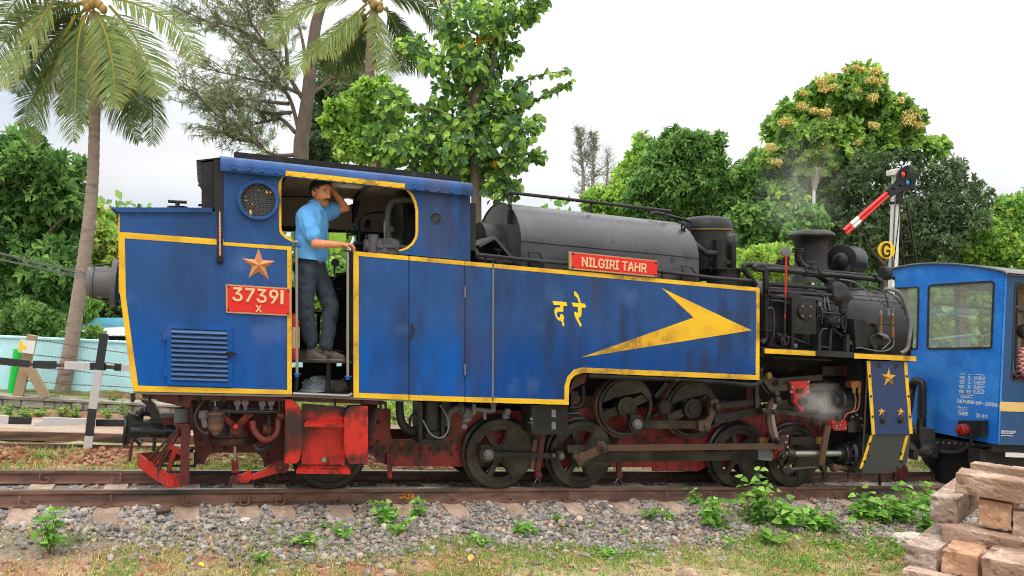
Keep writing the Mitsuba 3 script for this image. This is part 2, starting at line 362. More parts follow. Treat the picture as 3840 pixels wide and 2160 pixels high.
x0, x1 = at('c', 1525, 1240, 9.6)[0], at('c', 1995, 1240, 9.6)[0]
fp = put('fishplate', along([(9.612, -.128), (9.628, -.136), (9.64, -.136), (9.64, -.052), (9.628, -.052), (9.612, -.062)], x0, x1), 'rail_rust', trk, 20)
for zx in (1585, 1702, 1817, 1932):
    put('bolt', bolt(at('c', zx, 1240, 9.612), .022, .02), 'rail_rust', fp)
mat('painted_mark', s2l(190, 120, 30), 0.7)
q = [(m_, 1) for m_ in ()]
put('painted_mark', slab(unary_union([poly('u', [(1430, 285), (1545, 272), (1545, 325), (1440, 325)], 9.64), poly('u', [(1560, 280), (1590, 280), (1590, 328), (1560, 328)], 9.64)]), 9.635, .003), 'painted_mark', trk, label='orange painted patch with a black arrow and figure on the rail web')
def ring_path(cx, cy, rx, ry, a0, a1, n=12):
    a = np.radians(np.linspace(a0, a1, n)); return list(zip(cx + rx * np.cos(a), cy + ry * np.sin(a)))
put('painted_mark', slab(unary_union([line('u', [(1440, 300), (1500, 298)], 9.6, .012), line('u', ring_path(1522, 295, 10, 10, 0, 360), 9.6, .008), line('u', [(1530, 300), (1540, 322)], 9.6, .008)]), 9.632, .003), 'black_dull', trk)
# sleepers
SX = [98.8, 406, 701, 924, 1057, 1264, 1508, 1690, 1906, 2125, 2312, 2490, 2665, 2820, 2978, 3137, 3269, 3411]
sx = [at('S', x, 1885, 9.62)[0] for x in SX]
sx = [sx[0] - .66 * k for k in range(8, 0, -1)] + sx + [sx[-1] + .66 * k for k in range(1, 16)]
def sleeper_fn(p, n, uv):
    s = fbm(p.x * 8, p.y * 2.5, p.z * 8, 4)
    return mix((0.30, 0.215, 0.16), (0.46, 0.35, 0.275), smoothstep(0.3, 0.7, s)) * (0.8 + 0.4 * noise(p.x * 50, p.y * 50, p.z * 50))
mat('sleeper_stone', proc(sleeper_fn), 0.9, spec=0.2)
rs = np.random.RandomState(4)
clip_pts = np.array([(-.03, -.05, .12), (-.035, -.075, .085), (-.03, -.09, .04), (0, -.10, .02), (.035, -.10, .025), (.055, -.085, .045), (.045, -.06, .06), (.01, -.05, .055)])
for X in sx:
    z = float(0.008 - SLOPE * X) - .168; w = .115 + rs.uniform(-.01, .01); d = rs.uniform(-.03, .03)
    b = []
    for Y, dz, ww in ((9.10 + rs.uniform(-.05, .08), -.085, w * 1.1), (9.36, -.005, w), (11.0, .042, w), (11.2, -.05, w * 1.05)):
        b += [(X - ww - .015 + d * 0, Y, z + dz - .12 + ww * SLOPE), (X + ww + .015, Y, z + dz - .12 - ww * SLOPE), (X + ww, Y, z + dz - ww * SLOPE), (X - ww, Y, z + dz + ww * SLOPE)]
    f = [[0, 1, 2], [0, 2, 3], [12, 14, 13], [12, 15, 14]]
    for k in range(3):
        for i in range(4):
            j = (i + 1) % 4; f += [[4 * k + i, 4 * k + 4 + i, 4 * k + 4 + j], [4 * k + i, 4 * k + 4 + j, 4 * k + j]]
    m = mesh(b, f); m.fix_normals()
    sl = put('sleeper', m, 'sleeper_stone', trk, False)
    if -3.5 < X < 11:
        for y in RY:
            s = rs.choice([-1, 1]); c = clip_pts * [s, 1, 1] + [X + rs.uniform(-.02, .02), y + .035, z + (.03 if y > 10 else 0)]
            put('rail_clip', tube(c, .0105, 6, 3), 'rail_rust', sl)
# a second track beside the road
t2 = thing('railway_track', 'second rusty rail line sunk in the road behind the barrier', 'railway track')
def y2(X): return 13.05 - 0.055 * (X + 2)
for dy in (0.0, 0.98):
    put('rail', along([(dy, -.25), (dy + .06, -.25), (dy + .06, -.13), (dy, -.13)], -14, 9, 0, y2), 'rail_rust', t2, 20)

# ------------------------------------------------------------------ ballast, turf, litter
def scatter(n, x0, x1, y0, y1, seed):
    r = np.random.RandomState(seed); return r.uniform(x0, x1, n), r.uniform(y0, y1, n), r
ICO = trimesh.creation.icosphere(0)
def stones(X, Y, Z, size, r, flat=0.7):
    n = len(X); v0 = np.array(ICO.vertices); k = len(v0)
    v = v0[None] * r.uniform(0.62, 1.3, (n, k, 1)) * size[:, None, None] * np.stack([r.uniform(.8, 1.35, n), r.uniform(.7, 1.1, n), r.uniform(.55, .95, n) * flat / .7], 1)[:, None]
    a = r.uniform(0, 6.28, n); b = r.uniform(-.7, .7, n); ca, sa, cb, sb = np.cos(a), np.sin(a), np.cos(b), np.sin(b)
    R = np.stack([np.stack([ca, -sa * cb, sa * sb], 1), np.stack([sa, ca * cb, -ca * sb], 1), np.stack([0 * a, sb, cb], 1)], 1)
    v = np.einsum('nij,nkj->nki', R, v) + np.stack([X, Y, Z], 1)[:, None]
    f = np.array(ICO.faces)[None] + (np.arange(n) * k)[:, None, None]
    return v.reshape(-1, 3), f.reshape(-1, 3), k
def stone_colours(n, r, k):
    pal = np.array([s2l(160, 155, 150), s2l(143, 139, 137), s2l(178, 170, 162), s2l(178, 156, 138), s2l(168, 134, 112), s2l(124, 118, 116), s2l(200, 186, 172)])
    c = pal[r.choice(len(pal), n, p=[.27, .22, .17, .10, .06, .12, .06])] * r.uniform(.66, 1.02, (n, 1))
    return np.repeat(c, k, 0)
mat('stone', VC, 0.85, spec=0.25)
def ballast_mask(X, Y):
    p = np.stack([X, Y, X * 0], -1)
    return Y - (8.42 + 0.9 * (meshkit.fbm(p * 0.8, 3, 31) - 0.5) + np.where(X < 0.8, 0.42 * np.clip((0.8 - X) / 2, 0, 1), 0))
XB, YB, ZB, SB = [], [], [], []
X, Y, r = scatter(28000, -2.6, 10.5, 7.9, 9.62, 12)
m = ballast_mask(X, Y); keep = (m > 0) | (r.rand(len(X)) < np.exp(np.minimum(m, 0) * 7) * 0.55)
s = r.gamma(4, .0051, len(X)).clip(.009, .044)
X, Y, s = X[keep], Y[keep], s[keep]; XB.append(X); YB.append(Y); ZB.append(gh(X, Y) + s * 0.25 + r.uniform(-.01, .02, len(X))); SB.append(s)
X, Y, r2 = scatter(8000, -3.2, 12, 9.69, 11.7, 13); s = r2.gamma(6, .0048, len(X)).clip(.014, .05)
on = np.min(np.abs(X[:, None] - np.array(sx)[None]), 1) > .15
X, Y, s = X[on], Y[on], s[on]; XB.append(X); YB.append(Y); ZB.append(gh(X, Y) - .015 + r2.uniform(-.01, .02, len(X))); SB.append(s)
X, Y, Z, S_ = map(np.concatenate, (XB, YB, ZB, SB))
for zx, s in zip(sx, range(len(sx))):
    pass
hide = (np.min(np.abs(X[:, None] - np.array(sx)[None]), 1) < .12) & (Y > 9.18) & (Y < 11.2)
X, Y, Z, S_ = X[~hide], Y[~hide], Z[~hide], S_[~hide]
v, f, k = stones(X, Y, Z, S_, r)
single('ballast', mesh(v, f), 'stone', 'loose grey and brown ballast stones beside and between the rails', None, kind='stuff', smooth=False, color=stone_colours(len(X), r, k))
# a few larger stones one can point to
def blades(X, Y, Z, h, w, r, lean=0.6, droop=0.3):
    n = len(X); a = r.uniform(0, 6.28, n); t = r.uniform(0, 6.28, n); l = np.abs(r.normal(0, lean, n))
    d = np.stack([np.cos(a) * np.sin(l), np.sin(a) * np.sin(l), np.cos(l)], 1); side = np.stack([np.cos(t), np.sin(t), 0 * t], 1) * (w / 2)[:, None]
    b = np.stack([X, Y, Z], 1); mid = b + d * (h * .55)[:, None]; tip = b + d * h[:, None] + np.stack([np.cos(a), np.sin(a), -np.ones(n)], 1) * (h * droop * r.rand(n))[:, None]
    v = np.stack([b - side, b + side, mid + side * .8, mid - side * .8, tip], 1).reshape(-1, 3)
    f = np.array([[0, 1, 2], [0, 2, 3], [3, 2, 4]])[None] + (np.arange(n) * 5)[:, None, None]
    return v, f.reshape(-1, 3), 5
scene['leaf'] = {'type': 'twosided', 'bsdf': {'type': 'principled', 'base_color': VC, 'roughness': 0.55, 'specular': 0.35}}
scene['leaf_thin'] = {'type': 'principledthin', 'base_color': VC, 'roughness': 0.36, 'diff_trans': 0.85, 'spec_trans': 0.0, 'eta': 1.5}
def tint(pal, n, r, k, p=None, var=.25):
    c = np.array(pal)[r.choice(len(pal), n, p=p)] * r.uniform(1 - var, 1 + var, (n, 1)); return np.repeat(c, k, 0)
GP = [s2l(150, 178, 84), s2l(122, 160, 66), s2l(214, 196, 140), s2l(196, 176, 116), s2l(178, 172, 96), s2l(102, 145, 60)]
X, Y, r = scatter(210000, -2.6, 9.5, 6.9, 9.1, 22)
p = np.stack([X, Y, X * 0], -1); den = meshkit.fbm(p * 1.3, 4, 41); fine = meshkit.fbm(p * 6, 3, 43)
inb = ballast_mask(X, Y) > 0.05
dirt = np.clip((7.95 + 0.25 * np.clip(X - 2.2, -1, 1) - Y) * 3, 0, 1) * (X > 1.7) * (X < 5.2)
keep = r.rand(len(X)) < np.where(inb, np.clip((fine - .46) * 3, 0, .55) * np.clip((2.2 - X) / 1.2, .0, 1), np.clip((den - .26) * 3.4, 0.10, 1) * np.clip((fine - .25) * 3, 0, 1)) * (1 - .93 * dirt)
X, Y = X[keep], Y[keep]; n = len(X)
h = r.gamma(4, .013, n).clip(.018, .13)
v, f, k = blades(X, Y, gh(X, Y) - .004, h, r.uniform(.0045, .0095, n), r, .8, .5)
dry = meshkit.fbm(np.stack([X, Y, X * 0 + 5], -1) * 1.7, 3, 51)
c = np.array(GP)[np.where(r.rand(n) < np.clip((dry - .40) * 3.2, .10, .85), r.choice([2, 3, 4], n), r.choice([0, 1, 5], n))] * r.uniform(.75, 1.2, (n, 1))
single('grass', mesh(v, f), 'leaf', 'short half dry grass in front of the ballast', None, kind='stuff', smooth=False, color=np.repeat(c, k, 0))
# turf on the far side of the line
X, Y, r = scatter(60000, -4, 13, 11.3, 12.9, 23)
p = np.stack([X, Y, X * 0], -1); keep = r.rand(len(X)) < np.clip((meshkit.fbm(p * 1.6, 3, 61) - .38) * 3.5, 0.03, 1)
X, Y = X[keep], Y[keep]; n = len(X)
v, f, k = blades(X, Y, gh(X, Y) - .004, r.gamma(4, .018, n).clip(.02, .15), r.uniform(.005, .012, n), r, .6, .5)
single('grass', mesh(v, f), 'leaf', 'rough green grass on the far side of the track', None, kind='stuff', smooth=False, color=tint(GP, n, r, k, [.3, .3, .08, .06, .1, .16]))
# dry straw lying about
X, Y, r = scatter(9000, -2.5, 9, 7.2, 8.8, 24); n = len(X)
v, f, k = blades(X, Y, gh(X, Y) + .012, r.uniform(.03, .12, n), r.uniform(.003, .006, n), r, 3.0, .05)
v = v.reshape(n, 5, 3); v[:, :, 2] = np.maximum(v[:, :, 2], (gh(X, Y) + .006)[:, None]); v = v.reshape(-1, 3)
single('straw', mesh(v, f), 'leaf', 'pale dead straw strewn over the turf', None, kind='stuff', smooth=False, color=tint([s2l(205, 180, 130), s2l(180, 140, 100), s2l(150, 110, 75)], n, r, k))
# clods of earth
X, Y, r = scatter(2600, -2.4, 9, 7.2, 8.7, 25); n = len(X); s = r.gamma(3, .0045, n).clip(.005, .04)
v, f, k = stones(X, Y, gh(X, Y) + s * .2, s, r)
single('gravel', mesh(v, f), 'stone', 'small clods and pebbles in the foreground turf', None, kind='stuff', smooth=False, color=tint([s2l(150, 105, 80), s2l(165, 125, 100), s2l(140, 120, 105), s2l(180, 150, 130)], n, r, k))
X, Y, r = scatter(6500, -4.5, 3.5, 12.1, 12.95, 26); n = len(X); s = r.gamma(3, .0062, n).clip(.006, .06)
v, f, k = stones(X, Y, gh(X, Y) + s * .1, s, r)
single('rubble', mesh(v, f), 'stone', 'heap of red earth clods beside the barrier post', None, kind='stuff', smooth=False, color=tint([s2l(142, 92, 70), s2l(156, 106, 82), s2l(124, 82, 62), s2l(172, 138, 116)], n, r, k))
# ------------------------------------------------------------------ the locomotive: body
YT, YF, YC = 9.10, 11.20, 10.15             # near side, far side, centre line
L = thing('steam_locomotive', 'blue steam tank locomotive with yellow borders, red frames and black boiler', 'steam locomotive')
U = unit(V(1, 0, -SLOPE))
def X_(v, x, y, Y=YT): return at(v, x, y, Y)[0]
def Z_(v, x, y, Y=YT): return at(v, x, y, Y)[2]
def rivets(v, ps, Y, r=.012, mat_='blue_paint', parent=None, name='rivet', make=rivet):
    return each(name, [make(at(v, x, y, Y), r) for x, y in ps], mat_, parent)
def spread(a, b, n):
    return [(a[0] + (b[0] - a[0]) * t, a[1] + (b[1] - a[1]) * t) for t in np.linspace(0, 1, n)]

# coal bunker and rear tank
bunk = mpoly([('a', 381, 650), ('a', 1422, 640), ('a', 1422, 940), ('a', 2093, 985), ('b', 2095, 1265), ('b', 528, 1235), ('b', 470, 780), ('b', 390, 255)], YT)
bs = put('bunker_side', slab(bunk, YT, .012), 'blue_paint', L, label='blue bunker side panel with yellow border')
xa = X_('a', 1440, 600)
core = bunk.intersection(sbox(-9, -9, xa, 9)).buffer(-.004)
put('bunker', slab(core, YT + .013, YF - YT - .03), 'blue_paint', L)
put('bunker_side', slab(bunk, YF - .012, .012), 'blue_paint', L, label='blue bunker side on the far side')
outer = mpoly([('a', 388, 842), ('a', 2093, 968), ('b', 2094, 1262), ('b', 531, 1232), ('b', 472, 780), ('b', 393, 255)], YT)
inner = mpoly([('a', 443, 905), ('a', 2045, 1020), ('b', 2045, 1218), ('b', 575, 1175), ('b', 520, 790), ('b', 454, 300)], YT)
put('yellow_border', slab(outer.intersection(bunk.buffer(-.002)).difference(inner), YT - .004, .004), 'yellow_paint', bs)
put('rivet_seam', join([rivet(at('a', 386 + (y > 1100) * 4, y, YT), .008) for y in range(670, 1440, 16)] + [rivet(at('b', 400 + (y - 260) * .131, y, YT), .008) for y in range(270, 1200, 17)]), 'yellow_paint', bs, kind='stuff')
lid = mpoly([('a', 295, 598), ('a', 1308, 602), ('a', 1308, 648), ('a', 378, 648)], YT - .03)
ld = put('bunker_lid', slab(lid, YT - .03, YF - YT + .06), 'blue_paint', L)
put('overhang', slab(mpoly([('a', 300, 612), ('a', 378, 640), ('a', 378, 700)], YT), YT - .02, 2.1), 'black_metal', ld)
c = at('a', 963, 600, 9.6)
put('lid_handle', [drum(c - V(0, 0, .01), (0, 0, 1), .10, .02), drum(c, (0, 0, 1), .022, .055), tube([c + V(-.09, 0, .06), c + V(.09, 0, .055)], .016)], 'black_metal', ld)
# louvre door
lo = mpoly([('b', 855, 555), ('b', 1495, 588), ('b', 1507, 1187), ('b', 860, 1163)], YT); li = mpoly([('b', 903, 608), ('b', 1450, 630), ('b', 1462, 1140), ('b', 908, 1122)], YT)
ldoor = put('louvre_door', slab(lo.difference(li), YT - .03, .03), 'blue_paint', L, label='blue louvred door low on the bunker side')
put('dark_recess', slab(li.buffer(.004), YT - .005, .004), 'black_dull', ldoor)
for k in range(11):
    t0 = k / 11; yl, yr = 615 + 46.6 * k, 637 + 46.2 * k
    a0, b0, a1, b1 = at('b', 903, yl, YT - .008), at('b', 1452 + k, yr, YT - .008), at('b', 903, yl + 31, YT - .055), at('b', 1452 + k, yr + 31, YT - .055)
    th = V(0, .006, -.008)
    put('slat', hexa([a0 + th, b0 + th, b1 + th, a1 + th, a0, b0, b1, a1]), 'blue_slat_skylit', ldoor, False)
for x, y in ((835, 685), (842, 1040)):
    put('hinge', [tube([at('b', x, y - 45, YT - .02), at('b', x, y + 45, YT - .02)], .02), plate('b', [(x, y - 38), (x + 30, y - 34), (x + 30, y + 34), (x, y + 38)], YT - .036, .01)], 'blue_paint', ldoor)
put('latch', [plate('b', [(1440, 842), (1540, 850), (1540, 872), (1440, 866)], YT - .055, .02), plate('b', [(1468, 838), (1490, 838), (1490, 910), (1468, 908)], YT - .06, .02), bolt(at('b', 1528, 861, YT - .05), .014), bolt(at('b', 1450, 854, YT - .05), .014)], 'black_metal', ldoor)
# red lever guide
rg = put('lever_guide', plate('a', [(1348, 622), (1412, 622), (1414, 1095), (1352, 1095)], YT - .03, .03), 'red_paint', L, label='red riveted lever guide with pale slot')
put('slot', plate('a', [(1377, 640), (1385, 640), (1388, 1080), (1380, 1080)], YT - .033, .004), 'white_paint', rg)
rivets('a', [(x, y) for y in range(640, 1080, 36) for x in (1358, 1402)], YT - .03, .008, 'black_dull', rg, make=bolt)
put('pivot_pin', [drum(at('a', 1383, 1112, YT), (0, -1, 0), .034, .06), plate('a', [(1345, 1090), (1415, 1090), (1420, 1140), (1383, 1165), (1350, 1140)], YT - .02, .02)], 'black_metal', rg)
# star builder
def star(v, c, tip, Y, R, depth, rot=0.0, inner=.40):
    p = at(v, *c, Y); q = []
    for k in range(10):
        a = math.pi / 2 + rot + k * math.pi / 5; r = R * (1 if k % 2 == 0 else inner)
        q.append((p[0] + r * math.cos(a), Y, p[2] + r * math.sin(a) - SLOPE * r * math.cos(a)))
    vv = q + [(p[0], Y - depth, p[2])]
    m = mesh(vv, [[i, (i + 1) % 10, 10] for i in range(10)]); return m
put('star', star('a', (1765, 1170), None, YT - .002, .128 * 1.3 * 1.02, .035), 'bronze', L, False, label='large copper coloured star on the bunker side')
def sheet_map(m, v, quad, Y, w, h):
    "text mesh of size w x h in its own xy, laid into a picture quadrilateral on the plane Y (TL, TR, BR, BL)"
    tl, tr, br, bl = [at(v, *p, Y) for p in quad]; vv = np.array(m.vertices); s, t = vv[:, 0] / w, vv[:, 1] / h
    P_ = (tl * ((1 - s) * t)[:, None] + tr * (s * t)[:, None] + br * (s * (1 - t))[:, None] + bl * ((1 - s) * (1 - t))[:, None]); P_[:, 1] -= vv[:, 2]
    m = mesh(P_, m.faces); m.fix_normals(); return m
def text(txt, v, quad, Y, depth=.008, bold=True):
    m = meshkit.text_mesh(txt, .1, depth, bold); b = m.bounds; m.apply_translation([-b[0][0], -b[0][1], 0]); return sheet_map(m, v, quad, Y, b[1][0] - b[0][0], b[1][1] - b[0][1])
npq = [('b', 1440, 172), ('b', 2080, 212), ('b', 2080, 487), ('b', 1442, 455)]
npo = mpoly(npq, YT); npk = put('number_plate', slab(npo, YT - .022, .022), 'plate_rim', L, label='red number plate with raised figures 37391 and an X')
put('plate_field', slab(npo.buffer(-.014), YT - .024, .003), 'red_clean', npk)
put('number', [text('3739', 'b', [(1508, 198), (1962, 229), (1960, 369), (1506, 338)], YT - .024, .012), plate('b', [(1982, 231), (2012, 233), (2010, 372), (1980, 370)], YT - .036, .012), text('X', 'b', [(1733, 378), (1796, 382), (1796, 452), (1733, 448)], YT - .024, .012)], 'gold_letter', npk, False)
each('screw', [bolt(at('b', x, y, YT - .024), .010) for x, y in ((1467, 194), (2055, 236), (2054, 464), (1464, 428))], 'red_dark', npk)

# cab
cab_out = [('a', 1420, 232), ('q', 2405, 428), ('q', 2405, 1192), ('q', 1575, 1112)]
win = [('q', 1560, 1062), ('q', 1640, 1035), ('q', 1705, 985), ('q', 1748, 915), ('q', 1758, 850), ('q', 1758, 600), ('q', 1740, 510), ('q', 1705, 430), ('q', 1645, 352), ('q', 205, 195), ('q', 180, 240), ('q', 172, 290), ('q', 174, 800), ('q', 186, 850), ('q', 225, 895), ('q', 296, 936)]
cab = mpoly(cab_out + win + [('a', 2093, 986), ('a', 1422, 940)], YT)
fan = Point(*at('a', 1760, 530, YT)[[0, 2]]).buffer(.175); sm = Point(*at('q', 1995, 692, YT)[[0, 2]]).buffer(.056)
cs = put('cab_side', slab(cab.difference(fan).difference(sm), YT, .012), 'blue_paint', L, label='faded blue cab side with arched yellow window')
ring = LineString([at(*p, YT)[[0, 2]] for p in win]).buffer(.0001)
out_w = mpoly([('q', 1565, 1080), ('q', 1660, 1055), ('q', 1730, 1000), ('q', 1775, 925), ('q', 1788, 850), ('q', 1788, 590), ('q', 1768, 495), ('q', 1730, 410), ('q', 1672, 352), ('q', 1600, 286), ('q', 245, 141), ('q', 190, 195), ('q', 150, 245), ('q', 140, 290), ('q', 146, 830), ('q', 165, 875), ('q', 215, 925), ('q', 296, 966)], YT)
win_g = mpoly(win, YT)
put('window_border', slab(out_w.difference(win_g).difference(mpoly([('q', 297, 850), ('q', 1562, 1000), ('q', 1562, 1200), ('q', 297, 1100)], YT)), YT - .006, .006), 'yellow_paint', cs)
yb = line('q', [(215, 168), (1612, 320)], YT, .052, cap=2)
put('rivet_strip', slab(yb, YT - .092, .008), 'yellow_paint', cs)
put('rivet_strip', slab(line('a', [(1510, 219), (2000, 268)], YT, .05, cap=1), YT - .090, .008), 'blue_paint', cs)
put('rivet_strip', slab(line('q', [(1650, 326), (2335, 400)], YT, .052, cap=1), YT - .090, .008), 'blue_paint', cs)
yr_ = [(278, 165), (435, 186), (594, 204), (753, 220), (907, 237), (1030, 250), (1155, 263), (1303, 280), (1458, 296), (1605, 313)]
for x, y in yr_: put('bolt', rivet(at('q', x, y, YT - .092), .019), 'yellow_paint', cs)
for v_, x, y in [('a', 1523, 215), ('a', 1665, 230), ('a', 1801, 243), ('a', 1937, 257), ('q', 1749, 330), ('q', 1893, 346), ('q', 2036, 360), ('q', 2181, 380), ('q', 2327, 396)]:
    put('bolt', rivet(at(v_, x, y, YT - .092), .019), 'blue_paint', cs)
# round vent with wire mesh and dead leaves
vc = at('a', 1760, 530, YT)
vent = put('round_vent', lathe([(.166, .01), (.166, -.045), (.195, -.05), (.205, -.035), (.205, .0)], vc, (0, 1, 0), 48, cap=False), 'blue_paint', L, label='round blue vent with wire mesh and dead leaves caught in it')
put('vent_back', drum(vc + V(0, .05, 0), (0, 1, 0), .2, .01), 'black_dull', vent)
w = []
for k in np.arange(-.16, .165, .021):
    for sl, dd in ((-.55, 1.0), (-.06, 1.0)):
        a = [(t * .2, k + sl * t * .2) for t in np.linspace(-1.2, 1.2, 60)]; a = [q for q in a if q[0] ** 2 + q[1] ** 2 < .166 ** 2]
        if len(a) > 1: w.append(tube([vc + V(a[0][0], -.008 + .003 * (sl < -.3), a[0][1]), vc + V(a[-1][0], -.008 + .003 * (sl < -.3), a[-1][1])], .0024, 4))
for k in np.arange(-.26, .30, .034):
    a = [(k + .75 * t, t) for t in np.linspace(-.17, .17, 60)]; a = [q for q in a if q[0] ** 2 + q[1] ** 2 < .166 ** 2]
    if len(a) > 1: w.append(tube([vc + V(a[0][0], -.014, -a[0][1]), vc + V(a[-1][0], -.014, -a[-1][1])], .0024, 4))
put('wire_mesh', w, 'grey_metal', vent)
mat('dead_leaf', s2l(200, 165, 90), 0.7)
for x, y, s in ((1845, 450, .022), (1640, 530, .018), (1705, 568, .014), (1685, 648, .034), (1880, 450, .018), (1637, 492, .011), (1762, 430, .012)):
    p = at('a', x, y, YT - .02); a = (x * 7 % 10) / 3
    put('caught_leaf', mesh([p + s * V(math.cos(a), 0, math.sin(a)), p + s * V(-.5 * math.sin(a), -.3, .5 * math.cos(a)), p - s * V(math.cos(a), .2, math.sin(a)), p - s * V(-.5 * math.sin(a), 0, .5 * math.cos(a))], [[0, 1, 2], [0, 2, 3]]), 'dead_leaf', vent, False)
each('screw', [bolt(vc + V(.186 * math.cos(a), -.05, .186 * math.sin(a)), .008) for a in np.radians([75, 340, 200, 245, 160])], 'steel', vent)
sc = at('q', 1995, 692, YT)
sv = put('small_vent', lathe([(.056, .012), (.056, -.006), (.064, -.006), (.064, .0)], sc, (0, 1, 0), 24, cap=False), 'blue_paint', L, label='small round wire vent near the cab front')
put('vent_back', drum(sc + V(0, .03, 0), (0, 1, 0), .06, .01), 'black_dull', sv)
put('wire_mesh', [tube([sc + V(-math.sqrt(max(.055 ** 2 - k * k, 0)), .004, k + .012), sc + V(math.sqrt(max(.055 ** 2 - k * k, 0)), .004, k - .012)], .002, 4) for k in np.arange(-.045, .05, .018)] + [tube([sc + V(k - .02, .002, -math.sqrt(max(.055 ** 2 - k * k, 0)) * .8), sc + V(k + .02, .002, math.sqrt(max(.055 ** 2 - k * k, 0)) * .8)], .002, 4) for k in np.arange(-.03, .035, .02)], 'grey_metal', sv)
each('screw', [bolt(sc + V(x, 0, z), .006) for x, z in ((-.09, 0), (.09, .005), (.005, -.1), (-.01, .1))], 'steel', sv)
# roof
e0, e1 = at('a', 1386, 234, 9.02), at('q', 2444, 430, 9.02)
def loft(prof, a, b, thick=None):
    "profile (dY, dz) from point a to point b"
    p = np.asarray(prof, float); n = len(p); v = []
    for q in (a, b): v.append(np.stack([p[:, 0] * 0 + q[0], q[1] + p[:, 0], q[2] + p[:, 1]], 1))
    j = np.arange(n - 1); f = np.vstack([np.stack([j, j + 1, j + 1 + n], 1), np.stack([j, j + 1 + n, j + n], 1)])
    if thick:
        j = np.arange(n); k = (j + 1) % n; f = np.vstack([np.stack([j, k, k + n], 1), np.stack([j, k + n, j + n], 1)])
        tri = cap_faces(p); f = np.vstack([f, tri[:, ::-1], tri + n])
    m = mesh(np.vstack(v), f); m.fix_normals(); return m
top = [(0, 0), (0, .055), (.012, .095), (.04, .130), (.085, .152), (.15, .163), (.6, .20), (1.13, .215), (1.66, .20), (2.11, .163), (2.175, .152), (2.22, .13), (2.248, .095), (2.26, .055), (2.26, 0)]
low = [(2.25, 0), (2.25, .05), (2.19, .12), (2.09, .14), (1.13, .185), (.16, .14), (.07, .12), (.012, .05), (.012, 0)]
rf = put('cab_roof', loft(top + low, e0, e1, True), 'blue_paint', L, 40, label='curved blue cab roof')
put('rain_strip', slab(mpoly([('a', 1520, 112), ('a', 1520, 62), ('a', 1538, 50), ('q', 2268, 190), ('q', 2296, 215), ('q', 2296, 262)], 9.28), 9.28, .02), 'black_metal', rf)
ce = put('ceiling', loft([(.02, .02), (.16, .125), (1.13, .17), (2.09, .125), (2.2, .02)], e0 + V(.05, 0, -.004), e1 + V(-.05, 0, .0)), 'cream', rf, 40)
for x, y in ((300, 245), (880, 300), (1360, 360), (60, 215)):
    X = X_('q', x, y, 9.3); z = np.interp(X, [e0[0], e1[0]], [e0[2], e1[2]])
    put('roof_rib', tube([V(X, 9.02 + a, z + b - .02) for a, b in ((.04, .03), (.16, .115), (.6, .15), (1.13, .16), (1.66, .15), (2.09, .115), (2.19, .0), (2.19, -.2))], .022, 6), 'black_dull', rf)
# rear of cab, coal shelf, front bulkhead
put('cab_rear', slab(mpoly([('a', 1200, 600), ('a', 1200, 140), ('a', 1386, 110), ('a', 1424, 236), ('a', 1424, 600)], YT), YT + .14, 1.8), 'black_metal', L)
put('rear_flange', [plate('a', [(1150, 136), (1203, 140), (1203, 262)], YT + .13, 1.8), plate('a', [(1148, 132), (1388, 104), (1388, 112), (1200, 142)], YT + .12, 1.84)] + [bolt(at('a', 1198, y, YT + .14), .014, .03, (-1, -.3, 0)) for y in (220, 383, 578)], 'black_metal', L)
put('roof_bracket', plate('a', [(1318, 222), (1425, 236), (1425, 405), (1345, 300)], YT + .03, .1), 'black_metal', L)
xf = X_('q', 2395, 800)
fwz = at('q', 2395, 800, YT)[2]
put('cab_front', block(xf - .02, xf, YT + .012, YF - .012, Z_('q', 2405, 1190) - .9, Z_('q', 2405, 420) + .12), 'black_dull', L)
xr = X_('a', 1432, 600)
put('cab_rear_wall', block(xr - .1, xr, YT + .013, YF - .013, Z_('a', 1440, 1000), Z_('a', 1430, 225) + .1), 'black_dull', L)
# far side of the cab with its window and doorway
yf = YF
far_l = [('q', 120, 840), ('q', 1050, 845), ('q', 2100, 900), ('q', 2100, 250), ('q', 60, 240)]
put('far_side', slab(mpoly([('q', 60, 240), ('q', 2150, 400), ('q', 2150, 900), ('q', 60, 775)], yf), yf, .012), 'cream', L, label='cream inner face of the far cab side above its window')
put('far_lintel', slab(mpoly([('q', -160, 765), ('q', 340, 785), ('q', 1050, 835), ('q', 2150, 900), ('q', 2150, 960), ('q', 1050, 862), ('q', 340, 842), ('q', -160, 830)], yf - .06), yf - .06, .05), 'black_dull', L)
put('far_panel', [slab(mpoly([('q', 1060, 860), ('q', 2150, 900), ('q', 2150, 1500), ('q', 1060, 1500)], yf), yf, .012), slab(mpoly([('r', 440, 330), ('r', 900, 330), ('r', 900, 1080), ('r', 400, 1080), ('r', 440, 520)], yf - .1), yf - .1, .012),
                  slab(mpoly([('q', -200, 850), ('q', 160, 850), ('q', 160, 1300), ('q', -200, 1300)], yf), yf, .012), slab(mpoly([('r', 60, 400), ('r', 285, 500), ('r', 275, 1080), ('r', 60, 1080)], yf - .1), yf - .1, .012)], 'black_dull', L)
